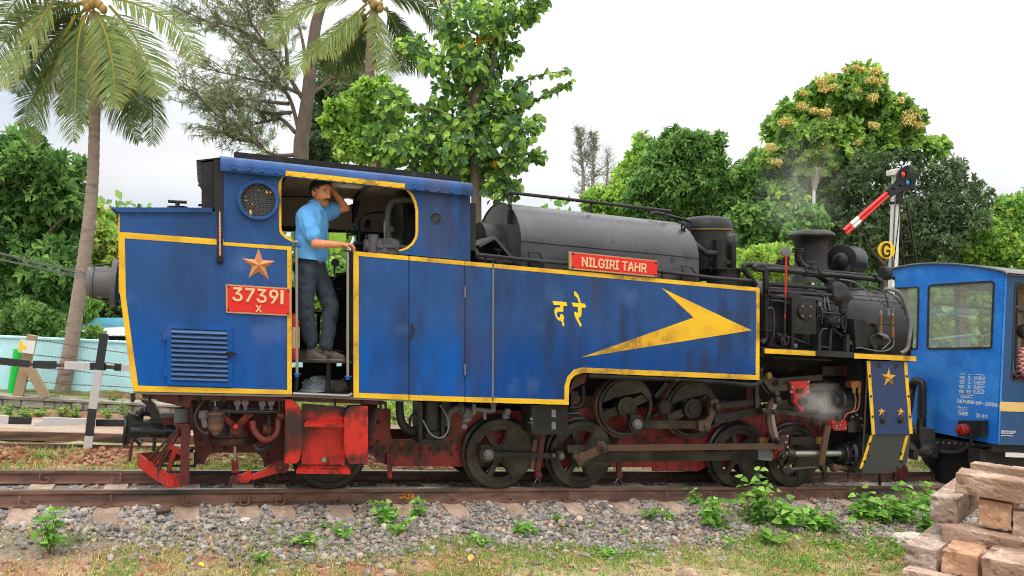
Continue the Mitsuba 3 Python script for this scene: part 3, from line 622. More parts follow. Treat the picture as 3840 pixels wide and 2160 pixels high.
# boiler back and fittings in the cab
bz = Z_('q', 1800, 960, YC)
put('boiler_back', lathe([(0.02, 0), (.55, 0), (.6, .04), (.6, .42)], V(X_('q', 1490, 900, YC), YC, bz), U, 40), 'black_metal', L)
mc = put('lubricator', [drum(at('q', 1150, 1010, 9.5), (1, 0, -.07), .075, .10), drum(at('q', 1262, 1100, 9.45), (0, 0, 1), .062, .20, 20), plate('q', [(1310, 990), (1330, 930), (1480, 920), (1560, 960), (1570, 1110), (1310, 1105)], 9.38, .14), drum(at('q', 1500, 1030, 9.45), (1, 0, -.07), .09, .045), drum(at('q', 1555, 1030, 9.45), (1, 0, -.07), .03, .12),
                        plate('q', [(1310, 1000), (1520, 1000), (1520, 1035), (1310, 1035)], 9.35, .03), drum(at('q', 1390, 1080, 9.38), (0, -1, 0), .035, .03), bolt(at('q', 1390, 1080, 9.35), .02)], 'grey_metal', L, label='grey cast lubricator on the tank top inside the cab')
put('perforated_cover', join([drum(at('q', 1355 + 26 * i + 13 * (j % 2), 945 + 20 * j, 9.378), (0, -1, 0), .005, .004, 6) for i in range(5) for j in range(3) if i != 2]), 'black_dull', mc)
put('lever', [tube(pts('q', [(1395, 1080), (1392, 870), (1396, 720)], 9.35), .008), tube(pts('q', [(1395, 860), (1396, 720)], 9.345), .016)], 'grey_metal', mc)
sp = put('steam_pipe', pipe('q', [(1435, 790), (1428, 700), (1450, 560), (1500, 490), (1600, 472), (1750, 480), (1850, 500)], 9.6, .036, 5, 12), 'grey_metal', L)
put('pipe_flange', [drum(at('q', 1440, 805, 9.6), (0, 0, 1), .065, .018), drum(at('q', 1440, 850, 9.6), (0, 0, 1), .065, .018), tube(pts('q', [(1440, 790), (1440, 960)], 9.6), .04)] + [bolt(at('q', x, 845, 9.55), .012, .05, (0, 0, 1)) for x in (1385, 1480)], 'grey_metal', sp)
mat('teal_paint', s2l(20, 80, 88), 0.3)
put('valve_knob', sphere(at('q', 1060, 800, 9.9), .038), 'teal_paint', L)
put('valve_gear', [tube(pts('q', [(1090, 800), (1100, 950), (1095, 1060)], 9.9), .018), tube(pts('q', [(945, 880), (1180, 875)], 9.95), .014), drum(at('q', 945, 880, 9.95), (1, 0, 0), .06, .015), tube(pts('q', [(1040, 1000), (1200, 985)], 9.7), .02), plate('q', [(1030, 960), (1110, 960), (1110, 1060), (1030, 1070)], 9.75, .05), pipe('q', [(1095, 790), (1100, 720), (1160, 650), (1280, 618), (1450, 622), (1600, 635), (1690, 650)], 10.2, .01), plate('q', [(1180, 870), (1300, 860), (1310, 900), (1180, 910)], 10.2, .1)], 'black_gloss', L, label='black valves and levers beside the driver')
put('ceiling_strip', [slab(mpoly([('q', 1068, 480), ('q', 1108, 480), ('q', 1060, 685), ('q', 1018, 670)], 10.9), 10.9, .03), slab(mpoly([('q', 1180, 700), ('q', 1235, 705), ('q', 1210, 800), ('q', 1150, 800)], 11.1), 11.1, .03), slab(mpoly([('q', 172, 425), ('q', 540, 425), ('q', 540, 438), ('q', 172, 440)], 10.9), 10.9, .03)], 'black_dull', L)
lamp = put('cab_lamp', sphere(at('q', 965, 470, 10.55), (.07, .04, .035)), 'cream', L)
scene[numbered(lamp + '__lamp_glass')] = mikit.ply(sphere(at('q', 958, 497, 10.5), (.062, .03, .028)), 'white_paint', smooth=True, emitter={'type': 'area', 'radiance': rgb((2.2, 2.25, 2.0))})
put('pressure_gauge', [drum(at('r', 498, 207, 9.9), (0, -1, 0), .046, .03), tube(pts('r', [(495, 240), (492, 290), (497, 330)], 9.92), .006)], 'black_gloss', L)
put('cab_pipework', [pipe('r', [(655, 300), (560, 310), (500, 350), (475, 430), (480, 520)], 10.3, .016), pipe('r', [(480, 450), (560, 435)], 10.2, .008), tube(pts('r', [(585, 310), (585, 530)], 10.2), .03), tube(pts('r', [(500, 335), (660, 340)], 10.4), .05), pipe('r', [(640, 100), (636, 180), (640, 250)], 9.9, .02), pipe('r', [(655, 860), (600, 900), (590, 980), (650, 1010)], 9.7, .008)], 'black_gloss', L)
put('seat_frame', [tube(pts('r', [(260, 640), (385, 655)], 10.0), .025), tube(pts('r', [(340, 650), (345, 760), (315, 910)], 10.0), .012), tube(pts('r', [(365, 650), (355, 770), (345, 940)], 10.0), .012), tube(pts('r', [(395, 600), (395, 940)], 10.2), .012)], 'black_gloss', L)
fb = put('firebox_side', lathe([(.02, -.03), (.18, -.03), (.36, 0), (.385, .015), (.39, .5)], at('r', 640, 800, YC), U, 40), 'maroon', L, label='maroon boiler casing inside the cab doorway')
fd = put('floor_plate', slab(mpoly([('r', 100, 1090), ('r', 665, 1104), ('r', 665, 1118), ('r', 100, 1104)], YT + .02), YT + .02, 2.0), 'black_metal', L)
put('footwell', [block(X_('r', 350, 1130), X_('r', 700, 1130), 10.6, 10.62, Z_('r', 300, 1180, 10.6), Z_('r', 300, 1095, 10.6)), block(X_('r', 95, 1250), X_('r', 700, 1250), 9.95, 9.97, Z_('r', 300, 1400, 9.95), Z_('r', 300, 1150, 9.95)), block(X_('r', 60, 1250), X_('r', 105, 1250), YT + .02, 9.95, Z_('r', 100, 1400), Z_('r', 100, 1110)), block(X_('r', 668, 1250), X_('r', 720, 1250), YT + .02, 9.95, Z_('r', 668, 1400), Z_('r', 668, 1118)),
                 block(X_('r', 95, 1395), X_('r', 700, 1395), YT + .02, 9.95, Z_('r', 300, 1415) - .02, Z_('r', 300, 1412))], 'black_dull', L)
put('step_pillar', tube(pts('r', [(440, 1112), (434, 1390)], 9.3), .028), 'black_metal', L)
put('sill_pipe', pipe('r', [(115, 1390), (300, 1397), (560, 1408), (630, 1405), (652, 1385)], YT - .01, .017, 4), 'steel', L)
for n_, ps, yy in (('grab_rail', [(150, 60), (152, 600), (155, 1225)], YT - .03), ('grab_rail', [(612, 100), (612, 600), (612, 1250)], YT - .03)):
    g = put(n_, tube(pts('r', ps, yy), .0155, 10), 'steel', L)
    x0_, y0_ = ps[0]; x1_, y1_ = ps[-1]
    put('rail_foot', [drum(at('r', x1_, y1_ - 10, yy), (0, 0, -1), .022, .03), beam(at('r', x1_ - 28, y1_ - 14, yy), at('r', x1_ + 34, y1_ - 14, yy), .03, .012), beam(at('r', x0_ - 25, y0_ - 2, yy), at('r', x0_ + 35, y0_, yy), .04, .018)], 'blue_paint', g)
put('rail_knob', sphere(at('r', 146, 18, YT - .03), .021), 'steel', L)
put('step_lamp_post', tube(pts('r', [(150, 1230), (140, 1390)], 9.2), .022), 'black_metal', L)

# side tank
TB = ('q', 1022, 1075)
tank = mpoly([TB, ('g', 391, 735), ('f', 388, 328), ('e', 1965, 330), ('e', 232, 258), ('e', 150, 282), ('e', 108, 325), ('e', 90, 390), ('e', 86, 575), ('d', 2457, 312), ('d', 1430, 283), ('d', 885, 265), ('d', 330, 238)], YT)
tin = mpoly([('q', 1086, 1133), ('g', 355, 771), ('f', 352, 272), ('e', 1930, 280), ('e', 216, 205), ('e', 135, 228), ('e', 72, 295), ('e', 44, 390), ('e', 42, 525), ('d', 2413, 260), ('d', 1430, 232), ('d', 385, 192)], YT)
cuts = [X_('S', 1533.5, 1300), X_('S', 1743, 1300), X_('S', 1848, 1300)]
xs_ = [-99] + cuts + [99]
names = ['tank_panel', 'tank_door', 'tank_panel', 'tank_panel']
lb = ['blue panel beside the cab doorway', 'blue door with black handle in the side tank', 'narrow blue panel right of the tank door', 'long blue tank panel with yellow arrow']
gp = .004; tk = []
for k in range(4):
    g = tank.intersection(sbox(xs_[k] + gp, -9, xs_[k + 1] - gp, 9))
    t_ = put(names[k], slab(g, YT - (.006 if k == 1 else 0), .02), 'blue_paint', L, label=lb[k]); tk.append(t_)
    yb_ = g.difference(tin).buffer(-.0005)
    for q_ in getattr(yb_, 'geoms', [yb_]): put('yellow_border', slab(q_, YT - (.010 if k == 1 else .004), .004), 'yellow_paint', t_)
put('tank_core', slab(tank.buffer(-.012), YT + .021, .5), 'black_dull', L)
put('tank_core', slab(tank.buffer(-.012).intersection(sbox(X_('q', 1500, 900), -9, 99, 9)), YF - .42, .4), 'blue_paint', L, label='side tank on the far side')
put('seam_strip', slab(line('S', [(1848.5, 985), (1847, 1497)], YT, .022), YT - .012, .012), 'grey_metal', L)
for y in (735, 930):
    put('hinge', [tube([at('P', 1170, y - 14, YT - .014), at('P', 1170, y + 14, YT - .014)], .011)], 'grey_metal', tk[1])
put('handle', [tube(pts('P', [(1033, 853), (1038, 838), (1037, 815)], YT - .035), .010), drum(at('P', 1038, 828, YT - .01), (0, -1, 0), .02, .03)], 'black_gloss', tk[1])
mat('soot', (0.03, 0.028, 0.03), 0.8)
put('arrow', plate('P', [(1664.5, 724.5), (1891, 831), (1463, 899), (1745, 799)], YT - .004, .004), 'yellow_paint', tk[3], label='large yellow arrow on the tank side')
dev1 = [(230, 495), (600, 527), (637, 634), (524, 628), (524, 792), (390, 786), (358, 810), (348, 860), (362, 915), (398, 950), (430, 945), (442, 925), (436, 890), (448, 862), (475, 852), (510, 866), (538, 905), (549, 950), (543, 990), (522, 1020), (557, 1165), (512, 1187), (470, 1043), (420, 1035), (365, 990), (315, 915), (288, 800), (288, 740), (310, 700), (350, 680), (440, 676), (440, 610), (265, 604)]
dev2 = [(755, 542), (950, 556), (920, 450), (880, 385), (828, 355), (812, 240), (850, 240), (895, 275), (940, 350), (975, 450), (998, 558), (1112, 572), (1146, 682), (1020, 672), (1020, 865), (1005, 910), (970, 945), (930, 958), (1030, 1155), (990, 1202), (905, 1050), (850, 945), (820, 850), (822, 808), (845, 788), (870, 795), (895, 825), (915, 815), (926, 790), (926, 664), (795, 652)]
put('hindi_letter', plate('A', dev1, YT - .004, .004), 'sign_yellow', tk[3]); put('hindi_letter', plate('A', dev2, YT - .004, .004), 'sign_yellow', tk[3])
# name plate
nq = [(967, 584), (1697, 660), (1695, 797), (969, 730)]
nb = put('name_plate', plate('h', nq, YT - .03, .03), 'plate_rim', L, label='red plate with raised letters NILGIRI TAHR on the tank top')
put('plate_field', slab(poly('h', nq, YT).buffer(-.014), YT - .033, .004), 'red_clean', nb)
put('name', text('NILGIRI TAHR', 'h', [(1068, 628), (1608, 684), (1604, 762), (1068, 708)], YT - .033, .012), 'gold_letter', nb, False)
each('screw', [bolt(at('h', x, y, YT - .033), .014) for x, y in ((995, 601), (1685, 676), (1683, 778), (993, 715))], 'red_dark', nb)
# rail along the tank top
for ps in ([(190, 608), (400, 632), (700, 663), (965, 684)], [(1698, 748), (1900, 772), (2200, 806), (2475, 828)]):
    g = put('handrail', pipe('h', ps, YT + .04, .021, 3, 10), 'black_metal', L)
    put('rail_stanchion', [plate('h', [(x - 8, y - 12), (x + 10, y - 12), (x + 10, y + 70), (x - 8, y + 70)], YT + .06, .012) for x, y in ([(268, 612)] if ps[0][0] < 300 else [(1738, 748), (2390, 815)])], 'black_metal', g)
# lower edge of the body
put('foot_angle', [slab(mpoly([('b', 528, 1238), ('r', 660, 1416), ('d', 900, 268), ('d', 900, 282), ('d', 330, 258), ('b', 2100, 1288), ('b', 540, 1258)], YT), YT + .004, 2.0 * 0 + .1)], 'grey_metal', L)
put('valance', slab(mpoly([('c', 600, 212), ('c', 2100, 238), ('d', 480, 262), ('d', 660, 285), ('d', 660, 325), ('c', 2100, 290), ('c', 1100, 275), ('c', 1080, 350), ('c', 1000, 335), ('c', 720, 268), ('c', 610, 262)], YT), YT + .12, .02), 'red_dark', L)
put('valance_bolts', [drum(at('c', x, y, YT + .11), (0, 0, -1), .014, .06) for x, y in ((688, 225), (993, 225), (1178, 225), (1422, 228))] + [drum(at('d', x, y, YT + .11), (0, 0, -1), .014, .07) for x, y in ((148, 258), (413, 272), (598, 278), (648, 282))], 'black_metal', L)
# ------------------------------------------------------------------ boiler, casing, chimney and fittings on the running plate
def arch(yn, yf, z0, zs, zt, n=18):
    "cross-section (Y, dz): straight sides from z0 to zs, then an elliptical arch to zt"
    c, r = (yn + yf) / 2, (yf - yn) / 2; a = np.linspace(math.pi, 0, n)
    return [(yn, z0)] + [(c + r * math.cos(t), zs + (zt - zs) * math.sin(t)) for t in a] + [(yf, z0)]
yn = 9.34
A0, A1 = at('h', 562, 495, yn), at('h', 2045, 640, yn)
ca = put('boiler_casing', None or loft([(y - yn, z) for y, z in arch(yn, 2 * YC - yn, -.36, 0, .50)], A0, A1, True), 'casing_metal', L, 40, label='smooth dark grey arched casing over the boiler')
put('weld_seam', tube(spline([at('h', x, y, yn - .002) for x, y in ((565, 497), (900, 531), (1300, 568), (1700, 606), (2042, 642))], 4), .007, 6), 'black_metal', ca)
ae = [A0 + V(-.004, y - yn, z) for y, z in arch(yn, 2 * YC - yn, -.36, 0, .50, 24)]
put('weld_seam', tube(ae, .009, 6), 'black_metal', ca)
for x, y in ((472, 215), (1915, 375)):
    Y_ = 9.62 if x < 600 else 9.55
    p = at('h', x, y, Y_); put('lifting_eye', [lathe([(.028, -.008), (.05, -.008), (.05, .008), (.028, .008), (.028, -.008)], p, (1, 0, 0), 16, cap=False), beam(p + V(0, 0, -.04), p + V(0, 0, -.2), .016, .06, (1, 0, 0))], 'black_metal', ca)
for x in (690, 1965):
    q_ = [(x - 70, 587), (x + 30, 595), (x + 62, 650), (x + 65, 720), (x - 45, 710)] if x < 900 else [(x - 65, 703), (x + 20, 712), (x + 60, 765), (x + 62, 835), (x - 50, 825)]
    put('casing_bracket', [slab(poly('h', q_, yn - .10).difference(poly('h', [(a + (6 if a < x else -10), b + 8) for a, b in q_[:3]] + [(q_[2][0] - 30, q_[2][1] + 4), (x - 40, q_[2][1])], yn - .1)), yn - .10, .012), plate('h', [(x - 45, q_[2][1] + 5), (x + 55, q_[2][1] + 8), (x + 55, q_[2][1] + 70), (x - 45, q_[2][1] + 60)], yn - .09, .09)], 'black_metal', L)
tr = put('casing_rail', pipe('h', [(458, 92), (1150, 172), (1812, 250)], 9.80, .021, 0, 10), 'black_metal', L)
for x, y in ((490, 96), (1152, 172), (1778, 246)):
    put('rail_post', plate('h', [(x - 10, y - 16), (x + 8, y - 16), (x + 10, y), (x - 2, y + 74), (x - 24, y + 72)], 9.80, .014), 'black_metal', tr)
put('boiler_barrel', lathe([(.02, 0), (.44, 0), (.44, .9), (.02, .9)], at('h', 190, 640, YC), U, 32), 'black_metal', L)
put('injector_piping', [tube(pts('h', [(150, 640), (560, 690)], 9.5), .05), drum(at('h', 160, 620, 9.45), (1, 0, -.07), .085, .05), drum(at('h', 480, 668, 9.5), (1, 0, -.07), .07, .03), drum(at('h', 380, 665, 9.4), (0, -1, 0), .05, .03), tube(pts('h', [(378, 570), (378, 640)], 9.45), .014), lathe([(.04, -.008), (.055, -.008), (.055, .008), (.04, .008), (.04, -.008)], at('h', 372, 566, 9.45), (0, -.3, 1), 14, cap=False), tube([at('h', 340, 566, 9.45), at('h', 404, 566, 9.45)], .008)], 'black_metal', L, label='pipes and hand wheel below the casing end')
put('hood', [slab(line('h', [(215, 540), (348, 470), (478, 622)], 9.42, .03), 9.42, .6)], 'casing_metal', L)
put('cab_front_plate', plate('h', [(138, 180), (188, 180), (188, 575), (138, 575)], YT + .05, .9), 'black_dull', L)
# steam dome
dc = at('h', 2108, 830, YC + .05); k = .00361 * 1.0
def hz(v, y, Y, x=2108): return at(v, x, y, Y)[2] - dc[2]
dm = put('steam_dome', lathe([(.345, 0), (.345, hz('h', 420, YC)), (.352, hz('h', 415, YC)), (.352, hz('h', 400, YC)), (.35, hz('h', 372, YC)), (.325, hz('h', 328, YC)), (.27, hz('h', 302, YC)), (.15, hz('h', 291, YC)), (.01, hz('h', 288, YC))], dc, (0, 0, 1), 48), 'black_metal', L, 40, label='black steam dome with a thin brass band')
put('band', lathe([(.35, hz('h', 415, YC)), (.359, hz('h', 413, YC)), (.359, hz('h', 402, YC)), (.35, hz('h', 400, YC))], dc, (0, 0, 1), 48, cap=False), 'brass', dm)
sp_ = at('h', 2250, 735, 9.75)
sv_ = put('safety_valve', [lathe([(.30, 0), (.30, .012), (.1, .012)], sp_, (0, 0, 1), 36), lathe([(.215, -.26), (.215, 0)], sp_, (0, 0, 1), 30)], 'black_metal', L)
each('bolt', [drum(sp_ + V(.275 * math.cos(a), .275 * math.sin(a), -.03), (0, 0, 1), .012, .055, 6) for a in np.linspace(0, 6.28, 17)[:-1] if math.sin(a) < .3], 'black_metal', sv_)
put('exhaust_pipe', lathe([(.073, 0), (.073, .36), (.066, .36), (.066, .33)], at('h', 2207, 722, 9.70), (0, 0, 1), 24), 'black_metal', sv_)
put('exhaust_pipe', lathe([(.042, 0), (.042, .42), (.036, .42), (.036, .4)], at('h', 2328, 722, 9.85), (0, 0, 1), 20), 'black_metal', sv_)
put('valve_body', [tube(pts('h', [(2145, 570), (2145, 660)], 9.66), .022), plate('h', [(2240, 640), (2310, 655), (2310, 690), (2240, 680)], 9.7, .06)], 'black_metal', sv_)
put('blower_pipe', [pipe('h', [(1640, 280), (1690, 262), (1850, 300), (1975, 335), (1975, 380), (1965, 460)], 9.9, .02, 3), pipe('h', [(1985, 505), (2095, 592), (2130, 600), (2185, 600)], 9.62, .038, 3, 12)], 'black_metal', L)
# smokebox and boiler front
bc0 = at('g', 180, 1130, YC); ax_end = at('g', 1560, 1130, YC)
Lb = np.linalg.norm(ax_end - bc0)
bo = put('smokebox', lathe([(.02, 0), (.66, 0), (.66, Lb * .42), (.672, Lb * .42), (.672, Lb * .44), (.66, Lb * .44), (.66, Lb - .04), (.675, Lb - .03), (.675, Lb), (.55, Lb + .03), (.02, Lb + .09)], bc0, U, 56), 'black_metal', L, 35, label='black cylindrical smokebox')
each('seam_line', [tube([bc0 + U * Lb * a + V(0, -.662 * math.cos(t), .662 * math.sin(t)) for a in (.05, .95)], .006, 5) for t in (.85, 1.0)], 'black_gloss', bo)
# chimney
cc = at('g', 900, 600, YC)
def gz(y): return at('g', 900, y, YC)[2] - cc[2]
put('chimney', lathe([(.30, -.12), (.26, 0), (.228, gz(545)), (.222, gz(450)), (.224, gz(330)), (.24, gz(285)), (.275, gz(250)), (.318, gz(232)), (.324, gz(218)), (.315, gz(206)), (.285, gz(188)), (.24, gz(172)), (.235, gz(180)), (.2, gz(260))], cc, (0, 0, 1), 48), 'black_metal', L, 40, label='flared black chimney with a thick rolled rim')
rr = np.random.RandomState(3)
# headlight
hc = at('g', 1195, 455, YC - .05)
UH = unit(V(.85, .52, -.06))
hl = put('headlight', lathe([(.02, 0), (.208, 0), (.214, .006), (.214, .42), (.20, .46), (.20, .56), (.02, .56)], hc, UH, 40), 'black_metal', L, 35, label='black drum headlight with visor facing forward')
put('dome_cap', lathe([(.12, .0), (.115, -.03), (.086, -.06), (.046, -.076), (.004, -.082)], hc + V(0, 0, -.02), UH, 28), 'black_metal', hl, True)
put('visor', loft([(.235 * math.cos(a), .235 * math.sin(a)) for a in np.linspace(.25, math.pi - .25, 14)] + [(.228 * math.cos(a), .228 * math.sin(a)) for a in np.linspace(math.pi - .25, .25, 14)], hc + UH * .30, hc + UH * .74, True), 'black_metal', hl)
put('headlight_bracket', [beam(hc + UH * .1 + V(0, 0, -.19), hc + UH * .1 + V(0, 0, -.42), .3, .05, (1, 0, 0)), beam(hc + UH * .35 + V(0, 0, -.19), hc + UH * .35 + V(0, 0, -.42), .3, .05, (1, 0, 0))], 'black_metal', hl)
# running plate
YP = YT + .02
rp = put('running_plate', slab(mpoly([('g', 425, 1330), ('f', 1938, 92), ('f', 1938, 147), ('f', 420, 62)], YP), YP, 2 * (YC - YP)), 'black_metal', L)
put('yellow_edge', slab(mpoly([('f', 442, 18), ('f', 940, 44), ('f', 940, 92), ('f', 442, 64)], YP), YP - .004, .004), 'yellow_paint', rp)
put('yellow_edge', slab(mpoly([('f', 1325, 66), ('f', 1936, 96), ('f', 1936, 144), ('f', 1325, 116)], YP), YP - .004, .004), 'yellow_paint', rp)
# side box with round cover
bx = at('g', 708, 835, 9.32)
def prism(v, ps, Y, d, m_, nm, par=L, **k): return put(nm, plate(v, ps, Y, d), m_, par, **k)
sb_ = prism('g', [(708, 834), (948, 846), (948, 1202), (708, 1186)], 9.32, .38, 'black_metal', 'sand_box', label='tall black box with a round bolted cover')
rc = at('g', 838, 968, 9.32); put('cover', [drum(rc, (0, -1, 0), .112, .03, 30)], 'black_metal', sb_)
each('bolt', [bolt(rc + V(.085 * math.cos(a), -.03, .085 * math.sin(a)), .012) for a in (.75, 2.3, 3.9, 5.5)], 'steel', sb_)
prism('g', [(652, 828), (690, 780), (800, 790), (800, 836)], 9.4, .2, 'black_metal', 'lid', sb_)
for x in (720, 930): prism('g', [(x - 14, 1195), (x + 14, 1195), (x + 14, 1352), (x - 14, 1352)], 9.34, .05, 'black_metal', 'box_leg', sb_)
for x in (985, 1266, 1538):
    w_ = 16; prism('g', [(x - w_, 1195 if x < 1300 else 1090), (x + w_, 1200 if x < 1300 else 1094), (x + w_, 1385), (x - w_, 1380)], 9.25, .07, 'black_metal', 'stay')
prism('g', [(1522, 1090), (1757, 1098), (1757, 1112), (1522, 1106)], 9.25, .05, 'black_metal', 'stay')
prism('g', [(1320, 1045), (1412, 1052), (1662, 1232), (1640, 1272), (1345, 1330)], 9.24, .36, 'black_metal', 'ash_chute', label='slanting black plate chute beside the smokebox')
# tall red rod
tp = put('flag_rod', [tube(pts('g', [(653, 415), (650, 700), (640, 1050)], 9.22), .0135)], 'red_paint', L, label='tall thin red rod rising beside the smokebox')
put('socket', tube(pts('g', [(636, 1045), (632, 1200), (636, 1290)], 9.22), .02), 'black_metal', tp)
put('lamp_ball', lathe([(.02, 0), (.062, .004), (.066, .02), (.062, .04), (.02, .044)], at('g', 655, 380, 9.25), (.25, 1, 0), 24), 'grey_metal', tp)
put('hand_lever', [lathe([(.045, -.04), (.068, -.04), (.068, .04), (.045, .04), (.045, -.04)], at('g', 622, 1252, 9.25), (0, 1, 0), 24, cap=False), drum(at('g', 628, 1250, 9.2), (0, 1, 0), .03, .1), plate('g', [(480, 1310), (500, 1235), (560, 1225), (600, 1235), (600, 1300), (640, 1330)], 9.3, .06)], 'black_metal', L)
def flange(v, x, y, Y, r, axis=U, h=.022): return drum(at(v, x, y, Y) - np.asarray(axis) * h / 2, axis, r, h, 20)
YB = 9.45
pipes = [([(350, 715), (312, 650), (262, 590), (238, 540), (262, 508), (400, 512), (620, 540), (830, 562)], 9.55, .036),
         ([(455, 770), (452, 640), (446, 545), (415, 515), (365, 520), (340, 540), (400, 552), (560, 558), (830, 582)], 9.42, .036),
         ([(1000, 600), (1250, 622), (1520, 652)], 9.5, .034), ([(1520, 652), (1575, 662), (1592, 700), (1575, 762)], 9.5, .036),
         ([(1010, 575), (1250, 590), (1430, 612)], 9.6, .02),
         ([(430, 700), (700, 712), (1055, 742)], 9.48, .030), ([(480, 768), (800, 790), (1100, 812)], 9.44, .030), ([(500, 828), (640, 838)], 9.46, .022), ([(955, 872), (1150, 882)], 9.44, .026),
         ([(455, 790), (452, 1000), (450, 1170), (455, 1240), (415, 1290)], 9.40, .044),
         ([(775, 360), (772, 430), (800, 500), (880, 562), (1000, 628), (1090, 700)], 9.62, .044),
         ([(1215, 960), (1238, 1040), (1240, 1110), (1222, 1180)], 9.40, .036)]
for ps, Y_, r_ in pipes: put('pipe', pipe('g', ps, Y_, r_, 5, 12), 'black_metal', L)
for x, y, Y_, r_ in ((838, 585, 9.46, .058), (968, 592, 9.46, .058), (1530, 645, 9.5, .055), (455, 790, 9.4, .07), (1110, 812, 9.44, .05), (1065, 742, 9.48, .05), (1160, 882, 9.44, .045)):
    put('flange', flange('g', x, y, Y_, r_), 'black_metal', L)
put('flange', [drum(at('g', 770, 360, 9.62), (0, 0, 1), .075, .02), drum(at('g', 770, 385, 9.62), (0, 0, 1), .075, .02)], 'black_metal', L)
put('flange', [drum(at('g', 455, 1165, 9.4), (0, 0, 1), .075, .022)], 'black_metal', L)
put('stop_valve', [tube(pts('g', [(905, 490), (905, 590)], 9.46), .016), drum(at('g', 905, 565, 9.46), (0, 0, 1), .045, .05), tube(pts('g', [(850, 585), (990, 600)], 9.46), .05), lathe([(.045, -.008), (.058, -.008), (.058, .008), (.045, .008), (.045, -.008)], at('g', 905, 486, 9.46), (0, -.3, 1), 16, cap=False), tube(pts('g', [(868, 486), (942, 486)], 9.46), .009)], 'black_metal', L, label='stop valve with hand wheel on the long pipe')
put('regulator_block', [drum(at('g', 570, 520, 9.8), (1, 0, -.07), .07, .14), drum(at('g', 600, 510, 9.75), (0, 0, 1), .05, .08), drum(at('g', 660, 500, 9.7), (0, 0, 1), .03, .10), plate('g', [(630, 440), (690, 440), (690, 455), (630, 455)], 9.7, .03)], 'black_metal', L)
cast = m3.Manifold()
balls = [(at('g', 1090, 712, 9.55), .07), (at('g', 1130, 730, 9.5), .095), (at('g', 1190, 760, 9.45), .10), (at('g', 1220, 820, 9.42), .10), (at('g', 1150, 830, 9.45), .09), (at('g', 1218, 890, 9.40), .055), (at('g', 1215, 970, 9.40), .05)]
cast = sum(hull_chain(balls, [(0, 1), (1, 2), (2, 3), (1, 4), (4, 3), (3, 5), (5, 6)]), m3.Manifold())
put('steam_casting', from_m3(cast), 'black_metal', L, 50, label='lumpy black casting where the pipes join')
put('casting_nut', [drum(at('g', 1220, 900, 9.4), (0, 0, -1), .06, .05, 8), drum(at('g', 1216, 945, 9.4), (0, 0, -1), .055, .03, 20), tube(pts('g', [(1265, 828), (1312, 830)], 9.4), .012)], 'black_metal', L)
# air pump and cables
pu = put('air_pump', [drum(at('g', 1050, 1080, 9.5), (.5, -.85, -.05), .10, .14, 28), drum(at('g', 1085, 1070, 9.42), (.5, -.85, -.05), .075, .10, 28), drum(at('g', 1130, 1070, 9.36), (.5, -.85, -.05), .05, .08, 20)], 'black_gloss', L, label='black bolted air pump with steel pipes')
put('pump_fittings', [tube(pts('g', [(950, 975), (1210, 998)], 9.4), .018), tube(pts('g', [(1205, 1010), (1212, 1140)], 9.38), .024), pipe('g', [(1120, 1050), (1160, 1030), (1195, 1060)], 9.3, .008), pipe('g', [(1115, 1090), (1125, 1150), (1190, 1195), (1245, 1225)], 9.3, .008), plate('g', [(960, 990), (1020, 990), (1020, 1020), (960, 1020)], 9.42, .05), plate('g', [(1010, 935), (1060, 935), (1060, 985), (1010, 985)], 9.42, .05), plate('g', [(1145, 1070), (1190, 1075), (1185, 1130), (1150, 1125)], 9.3, .05), plate('g', [(1090, 1140), (1112, 1140), (1098, 1360), (1076, 1360)], 9.35, .03)], 'black_gloss', pu)
cables = [([(1185, 650), (1300, 672), (1400, 722), (1470, 800), (1515, 858), (1560, 842), (1590, 890), (1592, 955)], 'grey_metal'), ([(1290, 660), (1420, 705), (1560, 745), (1630, 800), (1655, 880), (1665, 940)], 'black_gloss'), ([(1735, 880), (1715, 915), (1670, 925), (1600, 890)], 'black_gloss'), ([(1735, 885), (1715, 930), (1708, 980)], 'grey_metal'),
          ([(1590, 1180), (1640, 1220), (1680, 1260), (1640, 1310), (1600, 1345)], 'grey_metal'), ([(1710, 1225), (1715, 1300), (1660, 1350), (1560, 1362), (1400, 1330), (1345, 1332)], 'grey_metal'), ([(1560, 1190), (1495, 1220), (1490, 1280), (1540, 1340)], 'rubber'), ([(1030, 830), (1035, 900), (1042, 940)], 'grey_metal'), ([(1060, 820), (1085, 960)], 'grey_metal'), ([(980, 880), (1010, 960)], 'grey_metal'), ([(880, 745), (960, 770), (1030, 830)], 'black_gloss')]
for ps, m_ in cables: put('cable', pipe('g', ps, 9.22 if ps[0][0] > 1500 else 9.34, .0085, 5, 6), m_, L)
for x, ys in ((1588, [(960, 1000, .022, 'steel'), (1000, 1065, .026, 'copper'), (1065, 1100, .02, 'brass'), (1110, 1180, .026, 'brass')]), (1705, [(985, 1010, .022, 'steel'), (1010, 1055, .026, 'copper'), (1055, 1100, .022, 'brass'), (1120, 1170, .028, 'brass'), (1170, 1225, .03, 'copper')]), (1665, [(935, 1010, .024, 'grey_metal')])):
    for y0, y1, r_, m_ in ys: put('coupling_nut', drum(at('g', x, y0, 9.2), (0, 0, -1), r_ * .78, abs(Z_('g', x, y0, 9.2) - Z_('g', x, y1, 9.2)), 8), m_, L)
put('coupling_tee', [tube(pts('g', [(1570, 1185), (1610, 1205), (1660, 1230)], 9.2), .02), drum(at('g', 1620, 1210, 9.2), (1, 0, -.5), .03, .04, 8)], 'grey_metal', L)
put('front_handrail', pipe('g', [(1600, 775), (1640, 750), (1740, 768), (1800, 830), (1850, 950), (1882, 1100), (1870, 1240), (1848, 1340), (1785, 1384)], [9.5, 9.45, 9.42, 9.4, 9.38, 9.36, 9.34, 9.34, 9.34], .026, 6, 12), 'grey_metal', L)
